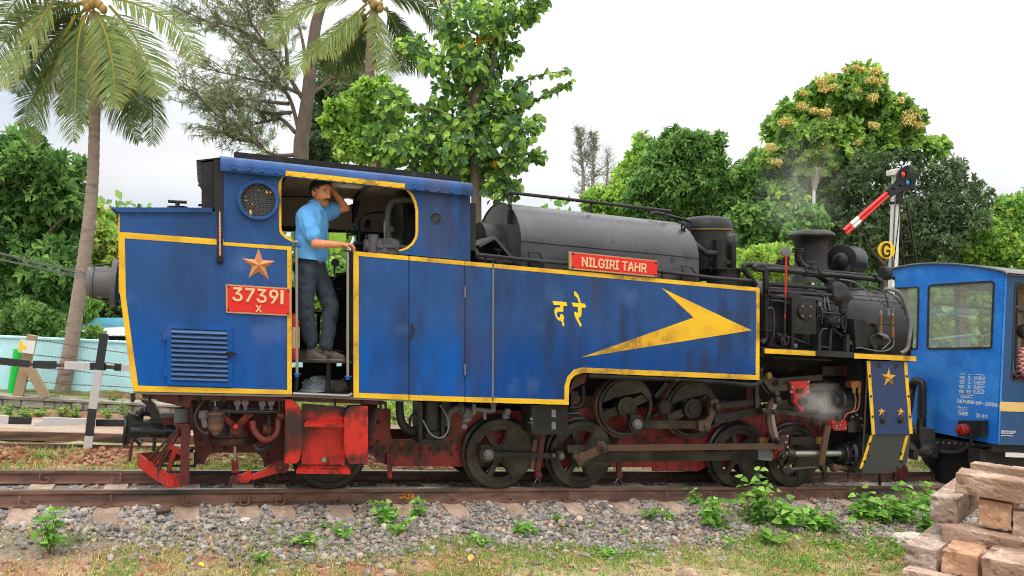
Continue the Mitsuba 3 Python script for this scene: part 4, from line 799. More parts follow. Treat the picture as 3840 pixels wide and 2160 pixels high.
put('rear_lamp_top', [drum(at('g', 1600, 590, 10.2), (1, 0, -.07), .10, .12)], 'black_dull', L)
# front corner: cylinder cover plates with stars
YS = YT + .06
fr = [(1450, 138), (1820, 147), (1905, 864), (1510, 869)]
fp_ = put('front_plate', plate('f', fr, YS, .03), 'blue_paint', L, label='blue front corner plate with three gilt stars and yellow edges')
mat('blue_dark', (0.012, 0.035, 0.11), 0.5)
put('dark_field', plate('f', [(1490, 150), (1815, 160), (1870, 862), (1534, 866)], YS - .003, .003), 'blue_dark', fp_)
put('yellow_edge', plate('f', [(1451, 140), (1484, 141), (1534, 868), (1502, 869)], YS - .006, .006), 'yellow_paint', fp_)
put('yellow_edge', plate('f', [(1817, 148), (1848, 149), (1905, 862), (1873, 863)], YS - .006, .006), 'yellow_paint', fp_)
put('star', star('f', (1668, 308), None, YS - .004, .128, .04), 'gold_star', fp_, False); put('star', star('f', (1597, 645), None, YS - .004, .066, .022), 'gold_star', fp_, False); put('star', star('f', (1786, 647), None, YS - .004, .066, .022, -.1), 'gold_star', fp_, False)
for x, y in ((1570, 190), (1741, 195)): put('hole', drum(at('f', x, y, YS - .004), (0, 1, 0), .037, .004, 24), 'black_dull', fp_)
for x, y in ((1610, 728), (1782, 724)): put('plug', [drum(at('f', x, y, YS), (0, -1, 0), .045, .02, 20), lathe([(.03, 0), (.03, .03)], at('f', x, y, YS - .02), (0, -1, 0), 4)], 'black_metal', fp_)
each('bolt', [rivet(at('f', x, y, YS - .006), .018) for x, y in ((1480, 290), (1492, 490), (1507, 692), (1846, 292), (1862, 490), (1878, 690))], 'black_metal', fp_)
lowc = [(1500, 870), (1882, 866), (1866, 1060), (1845, 1140), (1790, 1200), (1700, 1245), (1560, 1252), (1385, 1252), (1440, 1080)]
lp = put('cylinder_cover', plate('f', lowc, YS + .03, .10), 'cover_grey', L, label='dark grey curved cylinder cover plate under the stars')
for ps in ([(1486, 878), (1512, 874), (1432, 1140), (1395, 1215), (1380, 1205)], [(1835, 880), (1868, 872), (1800, 1120), (1775, 1120)]): put('yellow_edge', plate('f', ps, YS + .025, .006), 'yellow_paint', lp)
each('bolt', [rivet(at('f', x, y, YS + .025), .02) for x, y in ((1480, 960), (1468, 1072), (1428, 1136), (1392, 1215), (1788, 1056), (1795, 1135), (1760, 1192))], 'black_metal', lp)
put('front_cheek', [hexa([at('f', 1330, 1240, YS + .75), at('f', 1392, 1250, YS + .03), at('f', 1410, 1250, YS + .03), at('f', 1350, 1240, YS + .75), at('f', 1250, 140, YS + .75), at('f', 1452, 140, YS), at('f', 1472, 140, YS), at('f', 1270, 140, YS + .75)])], 'black_gloss', L)
put('front_body', block(X_('f', 1500, 500), X_('f', 1800, 500), YS + .14, 2 * YC - YS - .14, Z_('f', 1600, 1100), Z_('f', 1700, 140)), 'black_dull', L)
put('buffer_end', drum(at('f', 1850, 1002, 9.9), (1, 0, -.07), .07, .36, 24), 'oily_steel', L)

# ------------------------------------------------------------------ wheels, frames, rods
YW = 9.585
WR = .407
def wheel(v, cx, cy, R=WR, Y=YW, name='wheel', balance=0.0, m='oily_steel', lab=None, spokes=True):
    c = at(v, cx, cy, Y); c = V(c[0], Y, 0.008 - SLOPE * c[0] + R)
    k = put(name, lathe([(R - .075, .01), (R - .07, 0), (R - .012, 0), (R, .012), (R, .07), (R + .03, .085), (R + .03, .105), (R - .02, .118), (R - .075, .118), (R - .075, .01)], c, (0, 1, 0), 56, cap=False), m, L, 35, label=lab)
    o = Point(c[0], c[2]); g = o.buffer(R - .07, 32).difference(o.buffer(R - .13, 32)).union(o.buffer(.105, 24))
    if spokes:
        for a in np.radians([62, 118, 180, 242, 298]) + balance:
            g = g.union(LineString([(c[0], c[2]), (c[0] + (R - .1) * math.cos(a), c[2] + (R - .1) * math.sin(a))]).buffer(.032))
        aa = np.radians(np.linspace(-66, 66, 20)) + balance
        put('balance_weight', slab(Polygon([(c[0] + .07 * math.cos(t), c[2] + .07 * math.sin(t)) for t in aa] + [(c[0] + (R - .072) * math.cos(t), c[2] + (R - .072) * math.sin(t)) for t in aa[::-1]]), Y - .002, .05), m, k)
    else:
        g = o.buffer(R - .07, 32)
        for a in np.radians([25, 95, 165, 235, 305]): g = g.difference(Point(c[0] + .2 * math.cos(a), c[2] + .2 * math.sin(a)).buffer(.055))
    put('wheel_centre', slab(g, Y + .015, .05), m, k)
    return k, c
W = []
for v_, x, y, b_ in (('d', 1778, 790, 0.05), ('e', 215, 1060, -.15), ('e', 1775, 1075, -.2), ('f', 735, 1080, -.2)):
    W.append(wheel(v_, x, y, balance=b_))
pony = wheel('d', 105, 770, .38, 9.60, spokes=False)
for k_, c in W + [pony]:
    R = c[2] - (0.008 - SLOPE * c[0])
    put('axle', tube([c + V(0, .03, 0), c + V(0, 1.1, 0)], .08, 12), 'black_dull', L)
    put('wheel', lathe([(R - .1, 0), (R + .03, .012), (R + .03, .03), (R, .045), (R, .12), (.02, .12)], c + V(0, .985, 0), (0, 1, 0), 36), 'black_dull', L)
# main frames
fr_red = mpoly([('d', 575, 345), ('d', 700, 352), ('d', 695, 600), ('d', 712, 640), ('d', 745, 656), ('d', 1240, 656), ('d', 1275, 610), ('d', 1285, 335), ('d', 2420, 400), ('e', 100, 480), ('e', 390, 490), ('e', 405, 610), ('e', 900, 600), ('e', 1100, 560), ('e', 1900, 525), ('e', 1990, 560), ('f', 400, 640), ('f', 930, 700), ('f', 1000, 720), ('f', 1000, 900), ('f', 980, 1120), ('e', 2060, 1190), ('e', 1440, 1190), ('e', 1360, 1230), ('e', 1060, 1230), ('e', 1050, 1195), ('e', 1040, 1230), ('e', 920, 1230), ('e', 915, 1190), ('d', 2160, 930), ('d', 1420, 922), ('d', 680, 915), ('d', 560, 860), ('d', 490, 760), ('d', 482, 640), ('d', 530, 420)], 9.74)
mf = put('main_frame', slab(fr_red, 9.74, .03), 'red_frame', L, label='red steel main frame behind the wheels')
put('main_frame', slab(fr_red.intersection(sbox(X_('d', 500, 0), -5, X_('d', 1300, 0), 5)), 2 * YC - 9.77, .03), 'red_dark', L)
put('main_frame', slab(mpoly([('d', 1300, 335), ('e', 100, 480), ('e', 1990, 560), ('f', 1000, 720), ('f', 980, 1050), ('e', 1440, 1130), ('e', 600, 1130), ('d', 1300, 860)], 9.74), 2 * YC - 9.77, .03), 'red_dark', L)
each('rivet', [rivet(at('d', x, y, 9.738), .022) for x, y in ((575, 488), (575, 672), (500, 650), (570, 795), (515, 735), (628, 735), (700, 742), (798, 745), (895, 743), (990, 747), (1085, 745), (1180, 747), (1250, 740), (1302, 682), (1358, 742), (1302, 798), (1590, 655), (1595, 950))], 'red_dark', mf)
each('rivet', [rivet(at('e', x, y, 9.738), .018) for x, y in ((315, 540), (240, 595), (330, 595), (335, 655), (360, 705), (395, 750), (1040, 860), (968, 900), (1040, 945), (1155, 880), (1040, 1030), (1035, 1132), (955, 1182), (880, 960), (840, 910))], 'red_dark', mf)
put('frame_bracket', plate('d', [(668, 800), (715, 800), (712, 1035), (668, 1038)], 9.66, .03), 'red_paint', mf); each('rivet', [rivet(at('d', 692, y, 9.66), .02) for y in (830, 886)], 'red_dark', mf)
put('firebox', [slab(mpoly([('d', 1300, 300), ('e', 60, 460), ('e', 90, 300), ('e', 260, 262), ('e', 1960, 332), ('f', 1240, 60), ('f', 1240, 520), ('e', 1900, 560), ('e', 1100, 620), ('e', 700, 600), ('e', 400, 640), ('d', 1300, 520)], 9.95), 10.0, .3)], 'black_dull', L)
put('ash_pan', slab(mpoly([('d', 1440, 300), ('d', 2400, 300), ('e', 100, 1100), ('d', 1440, 880)], 9.95), 9.95, .4), 'black_dull', L)
put('cylinder_block', slab(mpoly([('f', 1000, 120), ('f', 1460, 140), ('f', 1500, 870), ('f', 1400, 1240), ('f', 1240, 1240), ('f', 1180, 1180), ('f', 1080, 1100), ('f', 1000, 900)], 9.75), 9.75, .8), 'black_gloss', L)
# outside rods
def rodshape(v, a, b, Y, w, ra, rb, d=.045, m_='oily_steel', name='coupling_rod', flute=True, **k):
    pa, pb = at(v, *a, Y), at(v, *b, Y); pa, pb = pa[[0, 2]], pb[[0, 2]]
    g = LineString([pa, pb]).buffer(w / 2, cap_style=2).union(Point(*pa).buffer(ra, 20)).union(Point(*pb).buffer(rb, 20))
    key = put(name, slab(g, Y, d), m_, L, **k)
    if flute:
        q = LineString([pa + (pb - pa) * .12, pa + (pb - pa) * .88])
        put('flange_edge', [slab(q.parallel_offset(w * .38, s).buffer(w * .1, cap_style=2), Y - .012, .012) for s in ('left', 'right')], m_, key)
    return key
def pin(v, x, y, Y, r, h=.05, m_='grey_metal', par=L):
    return put('crank_pin', [drum(at(v, x, y, Y), (0, -1, 0), r, h, 20), lathe([(r * .62, 0), (r * .62, h * .7), (r * .4, h * .8)], at(v, x, y, Y - h), (0, -1, 0), 6)], m_, par)
cr = rodshape('d', (1655, 800), (2370, 815), 9.50, .062, .095, .065, name='coupling_rod', label='fluted steel coupling rod between the wheels'); pin('d', 1655, 800, 9.5, .06, par=cr); pin('d', 2375, 815, 9.5, .036, par=cr); pin('d', 2300, 808, 9.5, .02, .03, par=cr)
put('oil_box', plate('d', [(1585, 705), (1680, 703), (1680, 740), (1585, 740)], 9.49, .06), 'oily_steel', cr)
put('big_end', [drum(at('e', 175, 1090, 9.50), (0, -1, 0), .108, .09, 28), plate('e', [(70, 975), (250, 975), (260, 1040), (80, 1050)], 9.43, .08)], 'oily_steel', L)
cn = rodshape('e', (230, 1095), (2090, 1075), 9.40, .115, .11, .06, name='connecting_rod', label='long heavy connecting rod'); put('rod_end', plate('e', [(1960, 1035), (2090, 1020), (2120, 1075), (2090, 1130), (1960, 1118)], 9.385, .07), 'grey_metal', cn); each('bolt', [bolt(at('e', 2085, 1075, 9.38), .018)], 'steel', cn)
ec = put('return_crank', [slab(line('e', [(190, 1105), (260, 1080), (370, 1030), (400, 1010)], 9.33, .10, 1), 9.33, .04), plate('e', [(135, 1080), (235, 1040), (265, 1110), (200, 1190)], 9.325, .05), plate('e', [(365, 940), (440, 935), (445, 1000), (385, 1010)], 9.33, .04)], 'brown_rod', L, label='brown crank arm on the second wheel'); pin('e', 208, 1098, 9.325, .05, .015, 'brown_rod', ec); pin('e', 428, 1005, 9.32, .05, .05, 'oily_steel', ec)
rodshape('e', (428, 1003), (2180, 985), 9.30, .072, .06, .05, m_='brown_rod', name='eccentric_rod', flute=False, d=.03, label='rusty brown eccentric rod above the connecting rod')
# rack drive discs
for x, y, r_, a_ in ((655, 592, .232, .28), (1305, 610, .228, .30)):
    c = at('e', x, y, 9.52)
    k_ = put('rack_drive_wheel', lathe([(r_ * .0 + .86 * r_ * 1.58, .01), (r_ * 1.40, 0), (r_ * 1.52, 0), (r_ * 1.58, .012), (r_ * 1.58, .05), (r_ * 1.36, .05), (r_ * 1.36, .01)], c, (0, 1, 0), 52, cap=False), 'oily_steel', L, 35, label='raised rack drive wheel with half moon balance weight')
    R = r_ * 1.4
    put('hub', [drum(c + V(0, .0, 0), (0, -1, 0), .125, .03, 32), drum(c + V(0, -.03, 0), (0, -1, 0), .075, .015, 28)], 'oily_steel', k_)
    aa = np.linspace(.12, 2.95, 22)
    put('balance_weight', slab(Polygon([(c[0] + R * math.cos(t), c[2] + R * math.sin(t)) for t in aa] + [(c[0] - R * .5, c[2] + .12), (c[0] + R * .6, c[2] + .17)]), 9.50, .03), 'oily_steel', k_)
    put('spoke', [slab(LineString([(c[0], c[2]), (c[0] + R * math.cos(t), c[2] + R * math.sin(t))]).buffer(.05), 9.535, .025) for t in np.radians([200, 300, 20])], 'oily_steel', k_)
    put('brake_band', lathe([(r_ * 1.58, .05), (r_ * 1.66, .05), (r_ * 1.66, .16), (r_ * 1.58, .16)], c, (0, 1, 0), 48, cap=False), 'rail_rust', k_)
    put('axle', tube([c, c + V(0, 1.1, 0)], .09, 14), 'black_dull', L)
tr_ = rodshape('e', (752, 765), (1430, 775), 9.42, .095, .10, .07, name='coupling_rod', label='fluted rod joining the two rack drive wheels'); pin('e', 752, 765, 9.42, .06, par=tr_); put('oil_box', plate('e', [(695, 668), (800, 672), (800, 705), (700, 710)], 9.42, .05), 'oily_steel', tr_)
put('crank_arm', [plate('e', [(1485, 600), (1540, 590), (1525, 690), (1495, 760), (1470, 840), (1375, 820), (1370, 745), (1440, 725), (1480, 680)], 9.38, .04), plate('e', [(1490, 530), (1565, 522), (1575, 600), (1540, 640), (1495, 610)], 9.39, .05), plate('e', [(1370, 735), (1420, 725), (1420, 830), (1375, 835)], 9.375, .02)], 'brown_rod', L, label='brown cranked lever on the right rack drive wheel'); pin('e', 1545, 592, 9.38, .05, .05, 'oily_steel'); pin('e', 1455, 790, 9.38, .045, .02, 'brown_rod')
rodshape('e', (1545, 592), (1960, 545), 9.40, .07, .05, .05, name='eccentric_rod', flute=False, d=.03)
rodshape('e', (1540, 725), (2330, 545), 9.46, .11, .085, .05, name='connecting_rod', label='sloping upper connecting rod')
pin('e', 1540, 728, 9.45, .055, .03, 'oily_steel')
put('lay_shaft', [drum(at('e', 1005, 590, 9.55), (0, -1, 0), .09, .08, 24), drum(at('e', 1005, 590, 9.47), (0, -1, 0), .05, .03, 6), slab(line('e', [(945, 500), (1060, 360)], 9.6, .06), 9.6, .05), slab(line('e', [(1060, 450), (1210, 370)], 9.62, .05), 9.62, .05), slab(line('e', [(890, 720), (990, 640)], 9.6, .04), 9.6, .05)], 'oily_steel', L)
put('brake_cable', pipe('e', [(380, 620), (470, 780), (560, 870), (700, 890), (960, 905), (1200, 900), (1330, 880)], 9.6, .006, 4, 5), 'red_dark', L)
put('brake_lever', [slab(line('e', [(515, 880), (620, 895)], 9.62, .06, 1), 9.62, .03), drum(at('e', 598, 893, 9.62), (0, -1, 0), .045, .04)], 'red_dark', L)
# brake hangers
for v_, ps in (('d', [(2205, 600), (2190, 720), (2150, 1000)]), ('e', [(600, 930), (600, 1100), (578, 1260)])):
    h_ = put('brake_hanger', slab(line(v_, ps, 9.52, .065), 9.52, .03), 'red_dark', L); put('pin', [drum(at(v_, *ps[-1], 9.52), (0, -1, 0), .043, .04), drum(at(v_, *ps[-1], 9.48), (0, -1, 0), .025, .02)], 'red_dark', h_)
    x, y = ps[-1]; put('split_pin', [tube(pts(v_, [(x, y + 25), (x - 30, y + 85)], 9.5), .004, 4), tube(pts(v_, [(x, y + 25), (x + 30, y + 80)], 9.5), .004, 4)], 'steel', h_)
put('brake_block', plate('d', [(2110, 650), (2150, 650), (2120, 945), (2080, 945)], 9.56, .08), 'rail_rust', L)
# crossheads, links, valve chests at the front
for v_, hd, nm in (('f', [(690, 345), (880, 340), (885, 460), (850, 475), (845, 575), (825, 650), (800, 645), (775, 595), (735, 545), (730, 465), (690, 450)], 'upper red crosshead with oily pin'), ('f', [(585, 880), (680, 876), (682, 1000), (650, 1010), (640, 1110), (600, 1125), (545, 1105), (540, 1010), (590, 990)], 'lower red crosshead on the piston rod')):
    x_ = put('crosshead', plate(v_, hd, 9.36, .07), 'red_worn' if 'upper' in nm else 'red_paint', L, label=nm)
    xx, yy = (820, 535) if 'upper' in nm else (610, 1085)
    put('wrist_pin', [drum(at('f', xx - 15, yy, 9.36), (0, -1, 0), .06, .05, 20), lathe([(.042, 0), (.042, .05), (.03, .06)], at('f', xx + 5, yy, 9.31), (0, -1, 0), 6)], 'oily_steel', x_)
    if 'upper' in nm: put('oil_pot', plate('f', [(758, 418), (828, 418), (828, 458), (758, 458)], 9.34, .03), 'oily_steel', x_)
    each('bolt', [bolt(at('f', bx, by, 9.36), .018) for bx, by in (((718, 400), (705, 450), (865, 400), (872, 348), (868, 445)) if 'upper' in nm else ((665, 885), (650, 945), (668, 995)))], 'steel', x_)
put('slide_bar', [beam(at('f', 520, 405, 9.42), at('f', 1160, 392, 9.42), .06, .085), beam(at('f', 520, 345, 9.44), at('f', 1000, 300, 9.44), .05, .075)], 'oily_steel', L)
put('slide_bar', [beam(at('f', 380, 925, 9.44), at('f', 470, 925, 9.44), .05, .085), beam(at('f', 680, 930, 9.42), at('f', 930, 925, 9.42), .06, .10)], 'oily_steel', L)
put('slide_bar', [beam(at('f', 382, 925, 9.43), at('f', 460, 925, 9.43), .05, .07), beam(at('f', 932, 924, 9.43), at('f', 1040, 922, 9.43), .05, .09)], 'brass', L)
put('piston_rod', tube(pts('f', [(640, 1062), (1180, 1052)], 9.38), .042, 14), 'steel', L); put('piston_collar', drum(at('f', 655, 1062, 9.38), U, .075, .10, 24), 'red_paint', L)
put('cylinder', [drum(at('f', 1140, 1058, 9.45), U, .10, .10, 28), drum(at('f', 1190, 1058, 9.45), U, .15, .08, 32), drum(at('f', 1230, 1058, 9.50), U, .23, .30, 40), drum(at('f', 1300, 1058, 9.50), U, .25, .03, 40)], 'black_gloss', L, label='lower black steam cylinder')
each('cylinder_bolt', [bolt(at('f', 1230, 1058, 9.50) + V(0, -.19 * math.cos(a), .19 * math.sin(a)), .02, .03, (-1, 0, .07)) for a in np.linspace(-1.5, 1.5, 7)], 'oily_steel', L)
put('upper_cylinder', [drum(at('f', 1090, 530, 9.6), U, .14, .12, 30), drum(at('f', 1130, 530, 9.6), U, .21, .28, 36)], 'black_gloss', L)
put('valve_chest', [plate('f', [(1110, 728), (1235, 722), (1252, 740), (1252, 826), (1130, 832), (1112, 800)], 9.28, .14)], 'red_worn', L, label='small bright red valve block'); each('valve_bolt', [bolt(at('f', x, y, 9.28), .013) for x, y in ((1150, 782), (1185, 778), (1150, 805), (1240, 805), (1262, 770))], 'steel', L)
put('valve_cylinder', [drum(at('f', 1255, 772, 9.38), U, .115, .30, 30), drum(at('f', 1425, 772, 9.38), U, .14, .035, 30), plate('f', [(1265, 745), (1440, 735), (1445, 845), (1270, 845)], 9.26, .05)], 'black_gloss', L); each('valve_bolt', [bolt(at('f', x, y, 9.26), .018, .03) for x, y in ((1408, 782), (1385, 710), (1300, 690), (1340, 672))], 'steel', L)
put('radius_rod', slab(line('f', [(425, 635), (550, 642), (1130, 702)], 9.30, .058), 9.30, .03), 'oily_steel', L); pin('f', 550, 650, 9.3, .035, .02, 'oily_steel'); pin('f', 430, 635, 9.3, .04, .03, 'oily_steel'); pin('f', 1160, 705, 9.3, .05, .03, 'oily_steel')
lk = [(528, 510), (580, 525), (585, 560), (540, 640), (528, 740), (540, 850), (568, 920), (530, 935), (490, 850), (468, 740), (470, 640), (490, 560)]
put('expansion_link', [plate('f', lk, 9.33, .05)], 'brown_rod', L, label='curved expansion link of the valve gear'); put('link_slot', [slab(line('f', [(560, 560), (532, 650), (540, 760), (575, 905)], 9.30, .05), 9.32, .03)], 'steel', L); pin('f', 560, 530, 9.33, .05, .05, 'oily_steel'); pin('f', 560, 925, 9.33, .04, .06, 'oily_steel')
put('combination_lever', slab(line('f', [(1075, 780), (1050, 900), (1005, 1190)], 9.29, .085), 9.29, .035), 'brown_rod', L, label='rusty combination lever hanging before the cylinder'); pin('f', 1008, 1200, 9.28, .045, .05, 'oily_steel')
put('union_link', [tube(pts('f', [(630, 1218), (960, 1190)], 9.30), .026), drum(at('f', 640, 1218, 9.33), (0, -1, 0), .065, .06), plate('f', [(590, 1090), (640, 1110), (625, 1150), (660, 1220), (600, 1220)], 9.34, .04), plate('f', [(925, 1165), (985, 1160), (985, 1205), (925, 1210)], 9.28, .05)], 'oily_steel', L)
put('reversing_arm', [plate('f', [(455, 255), (490, 250), (530, 300), (590, 340), (580, 375), (540, 370), (500, 330), (560, 460), (530, 480), (490, 430), (420, 330), (430, 285)], 9.36, .05)], 'oily_steel', L); pin('f', 478, 285, 9.36, .045, .02, 'brass'); pin('f', 575, 352, 9.36, .04, .03, 'oily_steel'); pin('f', 548, 462, 9.36, .035, .05, 'oily_steel')
put('lifting_link', [slab(line('f', [(365, 380), (370, 600)], 9.3, .05), 9.3, .03), pipe('f', [(420, 200), (400, 330), (440, 420), (500, 480)], 9.4, .02)], 'oily_steel', L); put('guide_rod', tube(pts('f', [(520, 98), (1090, 130)], 9.3), .022), 'black_metal', L)
put('relief_valve_box', [plate('f', [(1015, 196), (1150, 190), (1150, 290), (1015, 285)], 9.55, .2), plate('f', [(1150, 190), (1230, 182), (1330, 210), (1325, 280), (1160, 292)], 9.57, .2)], 'red_frame', L, label='dull red boxes under the running plate')
cb = put('oil_box', plate('f', [(1297, 350), (1390, 340), (1398, 400), (1300, 408)], 9.22, .12), 'copper', L, label='small copper oil box with two pipes'); put('oil_pipe', pipe('f', [(1375, 455), (1378, 540), (1350, 630), (1260, 660), (1222, 715)], 9.2, .011, 6), 'copper', cb); put('oil_pipe', pipe('f', [(1325, 450), (1340, 530), (1325, 620), (1275, 655)], 9.22, .011, 6), 'brass', cb); put('nut', [drum(at('f', x, 405, 9.22), (0, 0, -1), .024, .07, 8) for x in (1322, 1374)], 'brass', cb)
put('frame_post', plate('f', [(1010, 345), (1058, 345), (1055, 660), (1015, 660)], 9.5, .06), 'oily_steel', L)
put('drain_pipe', [tube(pts('f', [(1100, 1195), (1280, 1190)], 9.45), .04, 14), drum(at('f', 1105, 1195, 9.45), U, .055, .06)], 'rail_rust', L)
put('drain_cock', [tube(pts('f', [(1030, 1220), (1030, 1275)], 9.4), .03), drum(at('f', 1028, 1275, 9.4), (0, -1, 0), .04, .04), tube(pts('f', [(1268, 1240), (1262, 1300)], 9.5), .012), tube(pts('f', [(1578, 1250), (1580, 1420)], 9.8), .02), tube(pts('f', [(1540, 1415), (1625, 1412)], 9.8), .012)], 'black_metal', L)
put('tail_disc', drum(at('f', 1780, 1240, 10.6), (0, -1, 0), .13, .03), 'hose_red', L)
put('frame_stay', [plate('e', [(1840, 385), (1920, 385), (1925, 560), (1840, 560)], 9.7, .03)], 'red_dark', L)
put('tank_skirt_pipe', pipe('e', [(280, 285), (900, 308), (1500, 340), (1880, 375), (1960, 355), (1985, 320)], YT + .05, .034, 4, 10), 'black_metal', L)
each('link_bracket', [plate('e', ps, 9.3, .05) for ps in ([(1975, 20), (2020, 22), (2020, 100), (1975, 100)], [(1975, 215), (2010, 218), (2010, 245), (1975, 245)], [(1930, 380), (1955, 380), (1955, 590), (1930, 590)])], 'black_metal', L)
# under the tank: pump bracket, hoses, tool box, drains
pb = put('pump_bracket', [plate('d', [(975, 285), (1015, 285), (1015, 655), (975, 660)], 9.3, .3), plate('d', [(1198, 285), (1235, 285), (1235, 655), (1198, 655)], 9.3, .3), plate('d', [(975, 655), (1235, 655), (1235, 698), (980, 698)], 9.28, .32)], 'black_metal', L, label='black U shaped bracket carrying a pump cylinder')
put('pump_cylinder', [drum(at('d', 1096, 640, 9.42), (0, 0, 1), .125 * 1.0, .09, 24), drum(at('d', 1096, 560, 9.42), (0, 0, 1), .112, .60, 24)], 'black_metal', pb)
put('hose', pipe('d', [(785, 270), (790, 400), (815, 500), (870, 555), (955, 572)], 9.5, .046, 6, 12), 'rubber', L); put('hose', pipe('d', [(1255, 520), (1262, 430), (1300, 365), (1380, 342), (1420, 345)], 9.5, .042, 6, 12), 'grey_metal', L)
put('hose', corrugated(pts('d', [(495, 640), (498, 520), (515, 420), (545, 335)], 9.4), .034, .02), 'rubber', L); put('hose', pipe('d', [(885, 560), (890, 450), (920, 400), (965, 405)], 9.45, .014, 5), 'rubber', L)
put('cable', pipe('d', [(1182, 310), (1240, 400), (1272, 510), (1240, 610), (1170, 638), (1090, 595), (1040, 510), (1018, 462)], 9.24, .009, 6, 6), 'grey_metal', L)
put('strainer', [drum(at('d', 1380, 350, 9.5), U, .07, .03), tube(pts('d', [(1370, 352), (1560, 362)], 9.5), .035), tube(pts('d', [(1480, 360), (1440, 440)], 9.45), .07), drum(at('d', 1440, 440, 9.42), (.3, -.2, -1), .06, .05), tube(pts('d', [(1425, 450), (1410, 520)], 9.4), .02), drum(at('d', 1418, 520, 9.38), (0, -1, 0), .035, .05, 6)], 'grey_metal', L)
put('drain_tap', [tube(pts('d', [(1520, 300), (1520, 405)], 9.3), .022), tube(pts('d', [(1520, 350), (1700, 375)], 9.3), .024), tube(pts('d', [(1712, 280), (1712, 380)], 9.3), .03), drum(at('d', 1712, 275, 9.3), (0, 0, -1), .04, .05, 6), tube(pts('d', [(1628, 370), (1628, 455)], 9.3), .018), drum(at('d', 1848, 375, 9.35), (0, -1, 0), .04, .04, 6), tube(pts('d', [(1835, 380), (1835, 445)], 9.4), .045)], 'grey_metal', L)
tb = put('tool_box', plate('d', [(2090, 312), (2447, 318), (2447, 606), (2092, 600)], YT + .04, .34), 'black_metal', L, label='square black tool box with hinges under the tank')
each('hinge', [plate('d', [(2290, y - 38), (2330, y - 36), (2330, y + 38), (2290, y + 36)], YT + .03, .012) for y in (398, 518)], 'grey_metal', tb); put('padlock_tie', [drum(at('d', 2085, 450, YT + .04), (0, -1, 0), .016, .02), tube(pts('d', [(2085, 470), (2098, 535)], YT + .02), .003, 4), tube(pts('d', [(2058, 490), (2108, 488)], YT + .02), .003, 4)], 'grey_metal', tb)
put('pipe', pipe('e', [(75, 605), (150, 600), (205, 580), (228, 520), (222, 380)], 9.4, .03, 5, 12), 'black_metal', L); put('pipe', tube(pts('e', [(70, 660), (185, 660)], 9.45), .03), 'oily_steel', L)
put('red_bracket', plate('e', [(170, 262), (300, 268), (300, 290), (255, 300), (250, 355), (150, 400), (95, 450), (120, 350)], 9.3, .25), 'red_paint', L); put('copper_block', plate('e', [(108, 440), (180, 440), (180, 480), (140, 500), (135, 590), (108, 590)], 9.3, .05), 'black_metal', L)
# red step well
yw = YT + .04
sw = put('step_well', [slab(mpoly([('c', 2190, 300), ('d', 245, 330), ('d', 245, 900), ('c', 2190, 900)], yw + .12), yw + .12, .02)], 'red_paint', L, label='bright red step well with two treads below the cab door')
def wing(v, x0, x1, y0, y1, inn, shift):
    q = [(x0, y0), (x1, y0 + 8), (x1, y1), (x0, y1)]
    return plate(v, q, yw, .014)
put('side_wing', slab(mpoly([('c', 2030, 255), ('c', 2100, 258), ('c', 2170, 330), ('c', 2196, 430), ('c', 2196, 720), ('c', 2170, 850), ('c', 2140, 890), ('c', 2025, 890)], yw), yw, .13), 'red_paint', sw)
put('side_wing', slab(mpoly([('d', 300, 325), ('d', 475, 325), ('d', 475, 892), ('d', 300, 892), ('d', 262, 840), ('d', 238, 730), ('d', 240, 460), ('d', 262, 360)], yw), yw, .13), 'red_paint', sw)
for y0, y1 in ((335, 470), (565, 822)):
    g = mpoly([('c', 2285, y0), ('d', 148, y0 + 2), ('d', 148, y1), ('c', 2285, y1)], yw + .11).buffer(-.03).buffer(.045); put('pressed_panel', slab(g, yw + .112, .012), 'red_paint', sw)
for (xl, xr, y0, y1) in ((2215, 235, 458, 508), (2135, 302, 905, 972)):
    a, b = at('c', xl, y1 - 10, yw - .06), at('d', xr, y1 - 4, yw - .06); a2, b2 = at('c', xl + 30, y0 + 6, yw + .12), at('d', xr - 30, y0 + 6, yw + .12); t_ = V(0, 0, .03)
    put('step_tread', hexa([a - t_, b - t_, b2 - t_, a2 - t_, a, b, b2, a2]), 'red_worn', sw, False)
put('drain_bolt', drum(at('d', 36, 852, yw + .12), (0, -1, 0), .03, .03, 6), 'steel', sw)
# pony truck, brake cylinder and rear end
pt = mpoly([('c', 1110, 240), ('c', 2040, 250), ('c', 2040, 880), ('c', 1880, 900), ('c', 1820, 930), ('c', 1815, 880), ('c', 1790, 820), ('c', 1740, 785), ('c', 1320, 785), ('c', 1260, 815), ('c', 1235, 870), ('c', 1230, 900), ('c', 1150, 900), ('c', 1140, 820), ('c', 1115, 560)], 9.72)
pk = put('truck_frame', slab(pt, 9.72, .03), 'red_dark', L, label='dark red pony truck frame'); each('rivet', [rivet(at('c', x, y, 9.72), .022) for x, y in ((1190, 650), (1190, 745), (1310, 742), (1432, 742), (1850, 800), (1850, 865), (1185, 865), (1110, 742))], 'red_paint', pk)
put('truck_frame', slab(pt.intersection(sbox(-9, Z_('c', 1500, 700), 9, 9)), 2 * YC - 9.75, .03), 'red_dark', L); put('frame_edge', plate('c', [(1082, 240), (1112, 240), (1120, 560), (1085, 560)], 9.5, .25), 'red_dark', pk)
bcx = at('c', 1525, 690, 9.62)
bk = put('brake_cylinder', [lathe([(.24, 0), (.25, .015), (.25, .075), (.235, .085), (.22, .13), (.15, .30)], V(bcx[0], 9.68, bcx[2]), (0, 0, 1), 40)], 'red_paint', L, label='round red vacuum brake cylinder')
